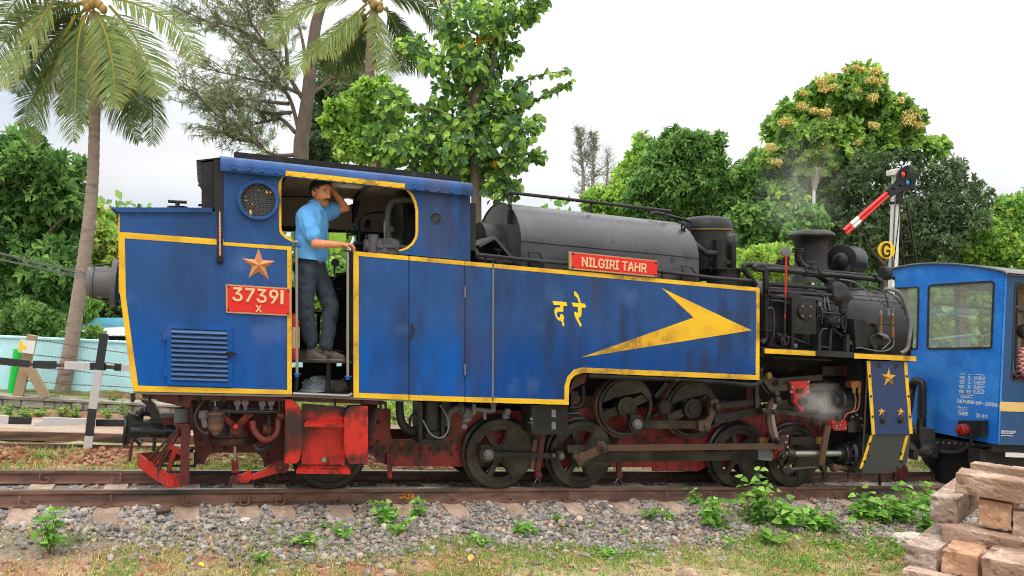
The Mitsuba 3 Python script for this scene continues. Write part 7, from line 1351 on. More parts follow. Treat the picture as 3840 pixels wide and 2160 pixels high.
c_ = atx('o', 490, 545, XC + .9); passenger('dark haired passenger whose head shows low in the coach end window', V(c_[0], c_[1], c_[2] - .62 - .05), V(1, .1, 0), 'check_shirt', (110, 70, 50))
# ------------------------------------------------------------------ trees and plants
OUT = {'oval': [(0, 0), (.25, .5), (.6, .8), (1, 0)], 'broad': [(0, 0), (.12, .32), (.35, .5), (.62, .46), (.85, .28), (1, 0)], 'slim': [(0, 0), (.35, .5), (1, 0)], 'heart': [(0, .0), (.08, .42), (.35, .5), (.7, .28), (1, 0)]}
def leaves(Pb, D, N, Ln, Wd, shape, r, foldv=.25, droop=.15, wave=0.0):
    "leaf blades: base, direction, normal, length, width; returns vertices, faces, vertices per leaf"
    o = OUT[shape]; n = len(Pb); D = D / np.maximum(np.linalg.norm(D, axis=1, keepdims=True), 1e-9); S = np.cross(D, N); S /= np.maximum(np.linalg.norm(S, axis=1, keepdims=True), 1e-9); N = np.cross(S, D)
    inner = o[1:-1]; m = len(inner); cols = [Pb]
    for s in (1, 0, -1):
        for t, w in inner:
            ww = w / max(b for _, b in o) * .5
            z = (-droop * t * t + (foldv * ww if s else 0)) * Ln + (wave * Ln * (r.rand(n) - .5) if s else 0)
            cols.append(Pb + D * (t * Ln)[:, None] + S * (s * ww * Wd)[:, None] + N * z[:, None])
    cols.append(Pb + D * Ln[:, None] * .98 - N * (droop * Ln)[:, None]); k = len(cols); f = []
    L0, M0, R0, E = 1, 1 + m, 1 + 2 * m, k - 1
    f += [[0, M0, L0], [0, R0, M0], [E, L0 + m - 1, M0 + m - 1], [E, M0 + m - 1, R0 + m - 1]]
    for i in range(m - 1): f += [[L0 + i, M0 + i, M0 + i + 1], [L0 + i, M0 + i + 1, L0 + i + 1], [M0 + i, R0 + i, R0 + i + 1], [M0 + i, R0 + i + 1, M0 + i + 1]]
    v = np.stack(cols, 1).reshape(-1, 3); F_ = np.array(f)[None] + (np.arange(n) * k)[:, None, None]
    return v, F_.reshape(-1, 3), k
def rdir(r, n): 
    d = r.normal(size=(n, 3)); return d / np.linalg.norm(d, axis=1, keepdims=True)
def crown(blobs, t, depth, ncl, per, Ln, shape, r, aspect=.5, up=.35, spread=.9, shell=2.2, droop=.2, jit=.3, squash=.9, wave=0):
    "leaf clusters in balls seen at (view, x, y, radius in photograph pixels)"
    C, O = [], []
    tot = sum(b[3] ** 2 for b in blobs)
    for v_, x, y, rad in blobs:
        n = max(4, int(ncl * rad * rad / tot)); R = rad * t / F; c = dist(v_, x, y, t + r.uniform(-1, 1) * depth)
        d = rdir(r, n); q = r.rand(n) ** (1 / shell); C.append(c + d * (R * q)[:, None] * V(1, 1, squash)); O.append(d)
    C, O = np.vstack(C), np.vstack(O); n = len(C)
    Cp = np.repeat(C, per, 0); Op = np.repeat(O, per, 0); m = len(Cp)
    D = Op * .8 + rdir(r, m) * spread + V(0, 0, -.15); N = V(0, 0, 1) * up + rdir(r, m) * .7 + Op * .5
    L = Ln * r.uniform(1 - jit, 1 + jit, m)
    return leaves(Cp + rdir(r, m) * (Ln * .15), D, N, L, L * aspect, shape, r, droop=droop, wave=wave) + (n,)
def crown_colours(pal, n, per, k, r, var=.22, p=None):
    cl = np.array(pal)[r.choice(len(pal), n, p=p)]; return np.repeat(np.repeat(cl, per, 0) * r.uniform(1 - var, 1 + var, (n * per, 1)), k, 0)
mat('bark', proc(lambda p, n, uv: mix((0.10, 0.075, 0.055), (0.22, 0.18, 0.145), fbm(p.x * 8, p.y * 8, p.z * 3, 4))), .9)
mat('bark_grey', (0.34, 0.31, 0.275), .9); mat('twig', (0.11, 0.085, 0.055), .9)
def tree(name, label, cat, t, trunk, blobs, pal, Ln, ncl, per, shape='oval', depth=.8, seed=1, limbs=(), group=None, bark='bark', material='leaf_thin', **kw):
    r = np.random.RandomState(seed); k = thing(name, label, cat, group)
    if trunk:
        ps = [dist(v_, x, y, t) for v_, x, y in trunk[:-1]]; put('trunk', tube(spline(ps, 4), [trunk[-1], trunk[-1] * .55], 9), bark, k, 40)
    for lm in limbs: put('branch', tube(spline([dist(v_, x, y, t + dz) for v_, x, y, dz in lm[:-1]], 4), [lm[-1], lm[-1] * .4], 6), bark, k, 40)
    v, f, kk, n = crown(blobs, t, depth, ncl, per, Ln, shape, r, **kw)
    put('crown', mesh(v, f), material, k, False, color=crown_colours(pal, n, per, kk, r)); return k
def greens(*c): return [(np.array(s2l(*x)) * .82 + np.array(s2l(*x)).mean() * .18) * 1.5 * V(1.06, 1, 1.0) for x in c]
PAL_MANGO = greens((76, 120, 56), (92, 138, 64), (112, 156, 76), (128, 170, 84), (64, 104, 52)); PAL_DARK = greens((80, 108, 70), (98, 126, 84), (118, 144, 100), (68, 94, 62)); PAL_LIGHT = greens((132, 172, 62), (152, 190, 70), (112, 160, 58), (168, 200, 82)); PAL_MID = greens((96, 142, 66), (114, 158, 74), (132, 174, 84), (80, 124, 60)); PAL_TEAK = greens((92, 136, 62), (122, 166, 60), (146, 186, 66), (80, 122, 74), (72, 108, 72))
# big leaved tree behind the cab
rt = np.random.RandomState(77); tk_ = thing('teak_tree', 'tall tree with big ragged green leaves behind the cab roof', 'tree'); tt = 15.5
put('trunk', tube(spline([dist('k', *q, tt) for q in ((700, 2600), (700, 1450), (690, 1050), (680, 700), (800, 480), (830, 200), (840, -200))], 5), [.10, .05], 10), 'bark', tk_, 40)
tb_ = []
for q in (((690, 1000), (850, 930), (1000, 860), (1130, 800)), ((690, 850), (900, 640), (1100, 520), (1330, 480)), ((760, 820), (950, 760), (1180, 640), (1330, 560)), ((680, 900), (500, 780), (300, 730), (120, 700)), ((690, 700), (560, 480), (520, 250), (500, 60)), ((700, 700), (480, 420), (300, 380), (140, 280)), ((690, 1100), (450, 1000), (250, 960), (60, 1000)), ((700, 1100), (900, 1060), (1010, 1030), (1110, 1080)), ((820, 300), (960, 130), (1080, 40), (1180, 0)), ((820, 350), (930, 300), (1000, 340)), ((700, 1200), (850, 1220), (960, 1260)), ((800, 450), (760, 200), (640, 60)), ((690, 900), (740, 720), (770, 560)), ((680, 1100), (560, 900), (400, 860))):
    dz = rt.uniform(-.7, .7); ps = spline([dist('k', x, y, tt + dz * i / 3) for i, (x, y) in enumerate(q)], 6); put('branch', tube(ps, [.028, .010], 6), 'twig', tk_, 40); tb_.append(ps)
Pb, D = [], []
for ps in tb_:
    n = int(46 * len(ps) / 14); i = rt.uniform(.12, 1, n) ** .8 * (len(ps) - 1); j = np.clip(i.astype(int), 0, len(ps) - 2); base = ps[j] + (ps[j + 1] - ps[j]) * (i - j)[:, None]; tn = ps[j + 1] - ps[j]; tn /= np.linalg.norm(tn, axis=1, keepdims=True)
    Pb.append(base); D.append(tn * .5 + rdir(rt, n) * 1.0)
blob = [('k', 830, 120, 150), ('k', 560, 160, 150), ('k', 960, 100, 130), ('k', 720, 400, 170), ('k', 880, 330, 120), ('k', 560, 600, 170), ('k', 760, 760, 200), ('k', 960, 640, 120), ('k', 430, 830, 150), ('k', 560, 980, 190), ('k', 800, 1000, 180), ('k', 960, 900, 130), ('k', 250, 900, 110), ('k', 300, 1060, 120), ('k', 950, 1080, 100), ('k', 120, 700, 110), ('k', 60, 900, 110), ('k', 700, 1160, 130), ('k', 840, 1270, 100), ('k', 940, 1290, 60), ('k', 300, 300, 90), ('k', 430, 420, 90), ('k', 690, 20, 130), ('k', 1100, 40, 70), ('k', 1110, 850, 50), ('k', 1130, 1060, 40), ('k', 560, 300, 80), ('k', 90, 1060, 100), ('k', 420, 1080, 150), ('k', 560, 1120, 130), ('k', 820, 1130, 150), ('k', 640, 860, 150), ('k', 880, 780, 130), ('k', 200, 980, 120), ('k', 380, 960, 130), ('k', 740, 560, 150), ('k', 640, 420, 120)]
for v_, x, y, rr_ in blob:
    n = int(20 + rr_ * rr_ / 150); c = dist(v_, x, y, tt + rt.uniform(-.5, .5)); R = rr_ / 1.8115 * tt / F; d = rdir(rt, n); Pb.append(c + d * (R * rt.rand(n) ** .4)[:, None]); D.append(d * .5 + rdir(rt, n) * .8)
Pb, D = np.vstack(Pb), np.vstack(D); D[:, 2] -= .45; n = len(Pb); N_ = rdir(rt, n) * .75 + V(-.1, -.55, .75); Ln = rt.uniform(.08, .175, n)
top_ = np.clip((Pb[:, 2] - 5) / 3, 0, 1)
col = np.array(PAL_TEAK)[np.where(rt.rand(n) < .45, rt.choice([1, 2], n), rt.choice([0, 3, 4], n))] * rt.uniform(.7, 1.3, (n, 1))
old = rt.rand(n) < .003; col[old] = s2l(200, 150, 40)
near = np.argsort(np.linalg.norm(Pb - CAM, axis=1) + rt.uniform(0, .3, n))[:280]; isn = np.zeros(n, bool); isn[near] = True
v, f, k = leaves(Pb, D, N_, Ln, Ln * rt.uniform(.62, .88, n), 'broad', rt, foldv=.35, droop=.35, wave=.2)
vv = v.reshape(n, k, 3); f1 = f[:len(f) // n]
for i in near: put('leaf', mesh(vv[i], f1), 'leaf_thin', tk_, False, color=np.repeat(col[i:i + 1], k, 0))
m_ = ~isn; put('foliage', mesh(vv[m_].reshape(-1, 3), (f1[None] + (np.arange(m_.sum()) * k)[:, None, None]).reshape(-1, 3)), 'leaf_thin', tk_, False, kind='stuff', color=np.repeat(col[m_], k, 0))
# palms
def frond(par, ps, wid, r, col, tipc, n=78, name='frond', nvec=None, hang=.75):
    p = spline(ps, 14); L = np.r_[0, np.cumsum(np.linalg.norm(np.diff(p, axis=0), axis=1))]; s = np.linspace(.10, .995, n); B = np.stack([np.interp(s * L[-1], L, p[:, c]) for c in range(3)], 1); tn = np.stack([np.interp(s * L[-1], L, np.gradient(p[:, c], L)) for c in range(3)], 1); tn /= np.linalg.norm(tn, axis=1, keepdims=True)
    ref = V(0, 0, 1) if nvec is None else nvec; side = np.cross(tn, ref); side /= np.maximum(np.linalg.norm(side, axis=1, keepdims=True), 1e-6)
    ln = wid * np.minimum(1, .45 + 2.2 * s) * np.clip((1.03 - s) * 3.0, .12, 1) ** .7; out, cols = [], []
    for sd in (1, -1):
        nn = len(s); d0 = side * sd * r.uniform(.75, 1.0, (nn, 1)) + tn * r.uniform(.45, .75, (nn, 1)) + ref * .1; d0 /= np.linalg.norm(d0, axis=1, keepdims=True); l = ln * r.uniform(.85, 1.1, nn); w = .0145 * r.uniform(.8, 1.25, nn); wv = np.cross(d0, ref); wv = tn * .9 + ref * r.uniform(-.3, .3, (nn, 1)); wv /= np.linalg.norm(wv, axis=1, keepdims=True)
        q = [B]; d = d0
        for j in range(3): d = d + V(0, 0, -1) * hang * (.25, .45, .6)[j] * r.uniform(.7, 1.3, (nn, 1)); d /= np.linalg.norm(d, axis=1, keepdims=True); q.append(q[-1] + d * (l * (.38, .34, .28)[j])[:, None])
        vs = np.stack([q[0] - wv * (w * .5)[:, None], q[0] + wv * (w * .5)[:, None], q[1] - wv * w[:, None], q[1] + wv * w[:, None], q[2] - wv * (w * .75)[:, None], q[2] + wv * (w * .75)[:, None], q[3]], 1)
        f = np.array([[0, 1, 3], [0, 3, 2], [2, 3, 5], [2, 5, 4], [4, 5, 6]]); out.append((vs.reshape(-1, 3), (f[None] + (np.arange(nn) * 7)[:, None, None]).reshape(-1, 3)))
        c = col * r.uniform(.8, 1.2, (nn, 1)); tc = c + (tipc - c) * r.uniform(.0, 1, (nn, 1)) ** 1.5; cols.append(np.stack([c, c, c, c, c * .6 + tc * .4, c * .6 + tc * .4, tc], 1).reshape(-1, 3))
    rq = tube(p, np.linspace(.028, .006, len(p)), 5); V_ = np.vstack([o[0] for o in out] + [rq.vertices]); off = len(out[0][0]); F_ = np.vstack([out[0][1], out[1][1] + off, np.array(rq.faces) + 2 * off]); C_ = np.vstack(cols + [np.repeat(np.array([s2l(176, 170, 86)]), len(rq.vertices), 0)])
    put(name, mesh(V_, F_), 'leaf_thin', par, False, color=C_)
mat('old_nut', s2l(150, 122, 62), .6)
mat('palm_bark', proc(lambda p, n, uv: mix((0.30, 0.235, 0.195), (0.17, 0.125, 0.10), smoothstep(.55, .8, fbm(p.x * 3, p.y * 3, p.z * 16, 3))) * (.8 + .4 * noise(p.x * 20, p.y * 20, p.z * 50))), .9)
def ringed(ps, r0, r1, n):
    p = spline(ps, 12); L = np.r_[0, np.cumsum(np.linalg.norm(np.diff(p, axis=0), axis=1))]; s = np.linspace(0, L[-1], n * 2 + 1); q = np.stack([np.interp(s, L, p[:, c]) for c in range(3)], 1); rr_ = np.linspace(r0, r1, n * 2 + 1); rr_[0] *= 1.35; return tube(q, rr_ * np.where(np.arange(n * 2 + 1) % 2, 1.04, .97), 14)
rp_ = np.random.RandomState(9); OL, OD, YT_ = np.array(s2l(150, 170, 108)), np.array(s2l(84, 110, 70)), np.array(s2l(206, 172, 86))
def palm(label, t, trunk, r0, r1, cv, fr, wid, seed, nut=True):
    k = thing('coconut_palm', label, 'palm tree'); put('trunk', ringed([dist(v_, x, y, t) for v_, x, y in trunk], r0, r1, 46), 'palm_bark', k, 40); r = np.random.RandomState(seed)
    for i, (d0, d1, tone, ps) in enumerate(fr):
        n = len(ps); nv = unit(V(r.uniform(-.5, .5), -.55, .7)) if d1 < .3 else unit(V(r.uniform(-.4, .4), .2, .9)); c_ = OL * (1 - tone) + OD * tone
        frond(k, [dist(cv, x, y, t + d0 + (d1 - d0) * j / (n - 1)) for j, (x, y) in enumerate(ps)], wid * r.uniform(.9, 1.1), r, c_, YT_ if tone < .8 else YT_ * .6, nvec=nv, hang=r.uniform(.35, .7))
    if nut:
        for q in nut: put('coconut', sphere(dist(cv, *q, t - .15), V(.07, .07, .085), 2), 'old_nut', k, True)
    return k
fr1 = [(0, -.4, .0, [(560, -30), (370, 280), (150, 580), (-40, 880)]), (0, -.9, .1, [(925, 70), (1060, 330), (1140, 700), (1150, 1090)]), (0, -.3, .1, [(1100, 60), (1330, 330), (1500, 660), (1590, 960)]), (0, -.1, .2, [(1000, -30), (1300, 20), (1650, 170), (1870, 370), (1975, 640)]), (0, -.7, .55, [(880, 100), (790, 400), (765, 900), (735, 1420)]), (.1, .4, .8, [(980, 120), (1200, 480), (1390, 900), (1480, 1180)]), (.1, .6, .7, [(1050, 150), (1350, 560), (1520, 1000), (1530, 1449)]), (0, .2, .6, [(760, 150), (520, 650), (400, 1050), (335, 1449)]), (.2, .8, .9, [(900, 30), (500, 100), (200, 250), (-20, 370)]), (.1, .3, .5, [(900, 0), (420, 150), (100, 350), (-120, 720)]), (.2, .7, 1, [(930, 200), (1100, 800), (1250, 1150), (1400, 1420)]), (.1, .5, .9, [(850, 150), (600, 700), (350, 950), (230, 1250)]), (.1, .5, .6, [(900, -50), (500, -140), (200, -20), (40, 170)]), (.3, .9, 1, [(900, 150), (800, 500), (700, 900), (640, 1150)]), (.2, .8, 1, [(960, 150), (1080, 500), (1180, 800), (1230, 1010)]), (0, .6, .5, [(900, -60), (1100, -260), (1400, -300), (1700, -160)]), (.2, .9, .9, [(880, 60), (650, 300), (420, 560), (250, 800)]), (.0, .5, .4, [(900, -60), (700, -300), (350, -420), (0, -300)]), (.2, .4, .8, [(920, 150), (900, 560), (860, 900), (850, 1240)]), (.3, .7, .9, [(850, 100), (560, 380), (330, 640), (160, 940)]), (.2, .3, .7, [(960, 120), (1130, 520), (1300, 900), (1330, 1280)])]
palm('tall coconut palm at the far left with drooping fronds and bare leaning trunk', 15.6, [('P', 148, 1030), ('P', 165, 940), ('P', 190, 800), ('P', 228, 520), ('P', 238, 300), ('P', 240, 130), ('P', 236, 30)], .135, .075, 'i', fr1, .60, 31, [(860, 30), (930, 40), (1000, 50), (880, 70), (960, 20), (1040, 95)])
fr2 = [(0, -.6, .05, [(1780, 30), (1500, 280), (1220, 520), (1065, 700)]), (0, -.3, .1, [(1720, -20), (1400, 10), (1130, 110), (980, 250), (940, 430)]), (0, -.7, .2, [(1850, 60), (1880, 250), (1935, 500), (1972, 710)]), (.2, .4, .9, [(1900, 50), (2050, 200), (2200, 480), (2330, 660)]), (0, -.5, .1, [(1760, 80), (1600, 250), (1440, 420), (1340, 510)]), (.1, .4, .5, [(1900, -20), (2150, -20), (2320, 60), (2440, 250)]), (.2, .7, .9, [(1950, 60), (2080, 330), (2110, 500), (2080, 640)]), (.1, .4, .9, [(1830, 100), (1640, 420), (1500, 560), (1400, 640)]), (0, .2, .3, [(1800, -30), (1600, -160), (1300, -200), (1050, -100)]), (.2, .6, .7, [(1850, 100), (1780, 350), (1720, 520), (1660, 600)]), (.1, .5, .6, [(1900, 0), (2200, -120), (2400, -80), (2600, 60)]), (.2, .6, 1, [(1830, 80), (1560, 330), (1350, 480), (1300, 600)])]
palm('coconut palm behind the cab, its crown at the top edge with orange nuts', 18.5, [('j', 1840, 2700), ('j', 1830, 1300), ('j', 1815, 800), ('j', 1800, 560), ('j', 1830, 200), ('j', 1860, 20)], .12, .09, 'j', fr2, .60, 33, [(1815, 15), (1850, 35), (1895, 45), (1895, 80), (1830, 50), (1760, -10)])
# casuarina
rc_ = np.random.RandomState(15); tc = 21.0; cs_ = thing('casuarina_tree', 'wispy feathery casuarina with forked trunk behind the cab roof', 'tree')
put('trunk', tube(spline([dist('j', *q, tc) for q in ((1190, 2600), (1180, 1449), (1195, 1200), (1240, 900), (1275, 550), (1310, 250), (1360, 60), (1420, -150))], 5), [.20, .11], 10), 'bark', cs_, 40)
cb2 = [((1175, 1250, 0), (1080, 900, .3), (930, 720, .6), (780, 560, .8), (640, 320, 1), (520, 20, 1)), ((1210, 920, 0), (1060, 680, -.3), (900, 440, -.6), (740, 220, -.8), (680, 0, -.9)), ((1220, 870, 0), (1000, 780, .5), (700, 710, .8), (260, 610, 1.2)), ((1085, 1020, .2), (850, 1020, .7), (560, 900, 1), (440, 880, 1.2)), ((1180, 1400, 0), (930, 1400, -.3), (740, 1280, -.6), (440, 1060, -1), (110, 740, -1.4)), ((1070, 940, .3), (900, 925, .4), (660, 900, .6), (500, 900, .8)), ((1270, 860, 0), (1420, 740, .3), (1600, 540, .6), (1700, 420, .8)), ((780, 560, .8), (480, 270, .9), (250, 160, 1), (60, 70, 1.2)), ((900, 440, -.6), (640, 280, -.8), (400, 200, -1)), ((1300, 300, 0), (1400, 560, .4), (1560, 600, .8)), ((1060, 680, -.3), (1040, 400, -.5), (960, 160, -.6), (900, -40, -.6)), ((860, 1380, -.4), (640, 1080, -.6), (500, 940, -.8)), ((1130, 1200, .2), (1000, 1080, .5), (860, 1100, .8), (640, 1160, 1)), ((740, 1280, -.6), (560, 1250, -.8), (460, 1180, -.9)), ((1230, 600, 0), (1180, 300, .4), (1100, 60, .7))]
tips = []
for q in cb2:
    ps = spline([dist('j', x, y, tc + dz) for x, y, dz in q], 8); put('branch', tube(ps, np.linspace(.055, .012, len(ps)), 6), 'bark', cs_, 40)
    for i in range(8, len(ps), 1):
        for _ in range(3):
            d = rdir(rc_, 1)[0] * V(1, 1, .8) + unit(ps[i] - ps[i - 1]) * .7 + V(0, 0, .15); tips.append((ps[i], ps[i] + d * rc_.uniform(.25, .85)))
tw = [tube([a, (a + b) / 2 + V(0, 0, .03), b], [.008, .004], 4, caps=False) for a, b in tips]; put('twigs', tw, 'twig', cs_, kind='stuff')
n_per = 24; A = np.repeat(np.array([a for a, b in tips]), n_per, 0); B_ = np.repeat(np.array([b for a, b in tips]), n_per, 0); n = len(A); s = rc_.uniform(.25, 1.05, (n, 1)); D = (B_ - A); D /= np.linalg.norm(D, axis=1, keepdims=True); D = D * .5 + rdir(rc_, n) * .65 + V(0, 0, -.25)
L = rc_.uniform(.08, .24, n); v, f, k = leaves(A + (B_ - A) * s, D, rdir(rc_, n), L, L * .016 + .0022, 'slim', rc_, droop=.35); put('crown', mesh(v, f), 'leaf_thin', cs_, False, color=tint([s2l(146, 160, 122), s2l(166, 178, 136), s2l(130, 144, 112), s2l(186, 192, 146)], n, rc_, k))
# broadleaf trees
tree('broadleaf_tree', 'big dark green tree behind the turquoise wall at the far left', 'tree', 19.5, [('G', 150, 1700), ('G', 190, 1200), ('G', 220, 900), ('G', 180, 600), .12], [('G', x, y, r_ / 1.575 * 1.0) for x, y, r_ in ((60, 420, 150), (230, 380, 150), (120, 600, 190), (300, 560, 150), (400, 480, 90), (60, 800, 200), (280, 780, 190), (420, 700, 110), (120, 1020, 220), (330, 980, 170), (440, 1000, 90), (-60, 650, 180), (180, 1180, 160), (-40, 300, 160), (420, 400, 90), (350, 1150, 120), (140, 250, 110))], PAL_MANGO, .22, 2300, 6, 'oval', seed=41, aspect=.42, droop=.25, limbs=[(('G', 200, 900, 0), ('G', 300, 760, -.3), ('G', 430, 640, -.4), .05), (('G', 190, 700, 0), ('G', 100, 520, -.2), ('G', 60, 400, -.4), .05)])
tree('broadleaf_tree', 'pale green flowering tree behind the dark one at the far left', 'tree', 27, [('G', 560, 1700), ('G', 560, 900), .15], [('G', x, y, r_ / 1.575) for x, y, r_ in ((500, 760, 110), (580, 820, 110), (640, 900, 100), (480, 920, 110), (700, 980, 90), (560, 1000, 120), (640, 700, 60), (520, 640, 60), (700, 850, 60))], PAL_LIGHT + greens((176, 168, 96), (150, 160, 90)), .24, 1300, 6, 'oval', seed=42)
tree('broadleaf_tree', 'dark mass of trees behind the shed roof at the left', 'tree', 30, [('G', 620, 1700), ('G', 620, 1100), .15], [('G', x, y, r_ / 1.575) for x, y, r_ in ((480, 1130, 110), (600, 1160, 120), (700, 1120, 120), (800, 1100, 140), (660, 1220, 100), (540, 1230, 110), (760, 1220, 110), (420, 1220, 90))], PAL_DARK + PAL_MID[:2], .22, 1500, 6, 'oval', seed=43)
tree('shrub', 'feathery green shrub leaning over the turquoise wall', 'shrub', 17.7, None, [('G', x, y, r_ / 1.575) for x, y, r_ in ((80, 1300, 90), (190, 1270, 90), (290, 1290, 80), (120, 1220, 60), (30, 1360, 70), (220, 1350, 90), (350, 1340, 60), (400, 1390, 50))], PAL_MID + greens((120, 160, 90)), .10, 900, 8, 'oval', seed=44, aspect=.36)
tree('shrub', 'light green shrub beside the palm trunk over the wall', 'shrub', 18.2, None, [('G', x, y, r_ / 1.575) for x, y, r_ in ((500, 1390, 55), (560, 1370, 50), (540, 1200, 50), (500, 1250, 55), (450, 1400, 50), (590, 1400, 35))], PAL_LIGHT[:2] + PAL_MID, .10, 420, 8, 'oval', seed=45, aspect=.36)
tree('broadleaf_tree', 'dark small leaved tree between the casuarina and the big leaved tree', 'tree', 23.5, [('j', 1500, 2600), ('j', 1500, 1300), ('j', 1480, 900), .12], [('j', x, y, r_ / 2.4146) for x, y, r_ in ((1480, 680, 140), (1600, 720, 130), (1420, 850, 130), (1560, 880, 150), (1360, 1060, 140), (1500, 1080, 160), (1300, 1250, 130), (1420, 1320, 150), (1650, 950, 120), (1700, 640, 60), (1300, 1400, 120), (1600, 1250, 140), (1700, 1100, 140))], PAL_DARK, .15, 1700, 6, 'oval', seed=46)
tree('broadleaf_tree', 'bright green leafy bush tree left of the big leaved tree above the cab', 'tree', 17.0, [('j', 1900, 2600), ('j', 1880, 1300), ('j', 1850, 1000), .06], [('j', x, y, r_ / 2.4146) for x, y, r_ in ((1780, 820, 100), (1900, 780, 90), (1650, 900, 90), (1500, 990, 90), (1420, 1060, 70), (1600, 1060, 110), (1750, 1000, 120), (1480, 1170, 90), (1620, 1220, 120), (1780, 1200, 140), (1950, 1050, 130), (1600, 1340, 110), (1760, 1370, 120), (1960, 1300, 140), (2040, 900, 100))], PAL_LIGHT + PAL_TEAK[:3], .115, 1300, 6, 'broad', seed=47, aspect=.62, droop=.3)
tree('shrub', 'light green undergrowth seen through the cab doorway', 'shrub', 14.5, None, [('r', x, y, r_ / 2.4143) for x, y, r_ in ((430, 300, 90), (560, 250, 90), (650, 350, 100), (330, 560, 90), (380, 700, 80), (420, 850, 90), (300, 900, 80), (560, 450, 90), (200, 700, 80), (340, 1000, 60))], PAL_LIGHT + PAL_MID, .12, 420, 7, 'broad', seed=48, aspect=.55)
rb_ = np.random.RandomState(3); bn = thing('broad_leaf_palm', 'pale green hanging fan leaves seen through the cab window', 'plant')
for i, (x0, y0, x1, y1) in enumerate(((880, 930, 790, 1080), (960, 920, 1000, 1240), (900, 900, 860, 1240), (1000, 940, 930, 1260), (850, 920, 820, 1250), (930, 900, 900, 1250))):
    a, b = dist('C', x0, y0 - 60, 14), dist('C', x1, y1, 14 - .2 * i); q = spline([a, (a + b) / 2 + V(.04, -.1, .1), b], 6); n_ = len(q); w = .10 * np.sin(np.linspace(.25, 3.0, n_)) + .01; sd = unit(V(CS, -SN, 0)); vs = np.vstack([q - sd * w[:, None], q + V(0, -.03, 0), q + sd * w[:, None]]); f = []
    for j in range(n_ - 1): f += [[j, n_ + j, n_ + j + 1], [j, n_ + j + 1, j + 1], [n_ + j, 2 * n_ + j, 2 * n_ + j + 1], [n_ + j, 2 * n_ + j + 1, n_ + j + 1]]
    put('leaf', mesh(vs, f), 'leaf_thin', bn, True, color=np.repeat(np.array([s2l(128, 165, 66)]) * rb_.uniform(.8, 1.15), 3 * n_, 0))
# right-hand trees
tree('mango_tree', 'rounded dense mango tree behind the steam dome', 'tree', 25, [('l', 980, 2600), ('l', 980, 1100), .2], [('l', x, y, r_ / 2.0698) for x, y, r_ in ((880, 650, 70), (870, 590, 30), (800, 740, 110), (960, 720, 110), (1080, 700, 90), (1180, 740, 80), (1050, 820, 140), (760, 880, 130), (900, 880, 150), (1200, 880, 110), (680, 1020, 130), (860, 1040, 160), (1050, 1000, 160), (1220, 1040, 110), (620, 1160, 130), (800, 1200, 160), (1000, 1180, 160), (1180, 1200, 130), (1300, 1000, 60), (1230, 660, 45), (1330, 1200, 80))], PAL_MANGO + PAL_MID[:2], .20, 3200, 6, 'oval', seed=51, aspect=.34, droop=.3, up=.6)
tree('broadleaf_tree', 'bright yellow green tree left of the mango tree', 'tree', 28, [('l', 600, 2600), ('l', 600, 900), ('l', 640, 620), .08], [('l', x, y, r_ / 2.0698) for x, y, r_ in ((540, 900, 90), (480, 930, 60), (620, 860, 60), (500, 1010, 100), (600, 980, 110), (460, 1090, 80), (400, 1160, 100), (290, 1090, 70), (250, 1150, 80), (340, 1180, 90), (520, 1150, 120), (630, 660, 50), (650, 740, 50), (600, 720, 50), (640, 800, 40), (560, 790, 40), (300, 1200, 100), (430, 1230, 100))], PAL_LIGHT, .17, 1500, 6, 'oval', seed=52)
tree('broadleaf_tree', 'mid green tree between the mango and the flowering tree', 'tree', 27, [('l', 1500, 2600), ('l', 1500, 1000), .15], [('l', x, y, r_ / 2.0698) for x, y, r_ in ((1500, 860, 80), (1520, 780, 40), (1420, 960, 100), (1560, 960, 110), (1380, 1060, 110), (1500, 1080, 130), (1620, 1080, 110), (1450, 1200, 130), (1600, 1220, 130), (1700, 1160, 100), (1400, 1330, 130), (1560, 1350, 140), (1720, 1350, 120), (1460, 1450, 120), (1640, 1450, 120))], PAL_MID, .17, 2000, 6, 'oval', seed=53)
ft_ = tree('flowering_tree', 'tall tree with yellow brown flower heads behind the chimney', 'tree', 24, [('m', 440, 2300), ('m', 440, 1000), ('m', 520, 760), ('m', 540, 480), .2], [('m', x, y, r_ / 1.8115) for x, y, r_ in ((640, 130, 70), (540, 170, 60), (720, 170, 60), (380, 230, 80), (500, 270, 90), (620, 270, 90), (740, 280, 80), (280, 320, 80), (240, 290, 40), (160, 430, 110), (300, 430, 110), (440, 400, 110), (600, 400, 110), (740, 400, 90), (60, 520, 100), (200, 560, 120), (360, 560, 120), (520, 540, 110), (680, 540, 110), (820, 480, 80), (560, 700, 90), (480, 830, 90), (600, 800, 90), (700, 700, 90), (460, 660, 90), (300, 920, 110), (420, 1020, 110), (120, 980, 120), (250, 1100, 120), (380, 1180, 110), (80, 1120, 120), (900, 350, 60), (980, 440, 70), (950, 520, 80), (900, 600, 100), (1050, 620, 70), (1160, 620, 50), (1140, 680, 50), (780, 620, 90), (60, 680, 90), (200, 700, 110), (340, 700, 80), (0, 780, 90), (150, 820, 90), (620, 640, 80))], PAL_TEAK[:3] + PAL_MID + PAL_LIGHT[:2], .19, 3000, 6, 'broad', seed=54, aspect=.6, droop=.3, limbs=[(('m', 440, 960, 0), ('m', 480, 800, -.3), ('m', 560, 680, -.5), ('m', 660, 620, -.6), .07), (('m', 500, 800, 0), ('m', 440, 690, -.3), ('m', 400, 680, -.5), .06), (('m', 520, 600, 0), ('m', 700, 560, .2), ('m', 880, 560, .3), .05)])
rf_ = np.random.RandomState(6)
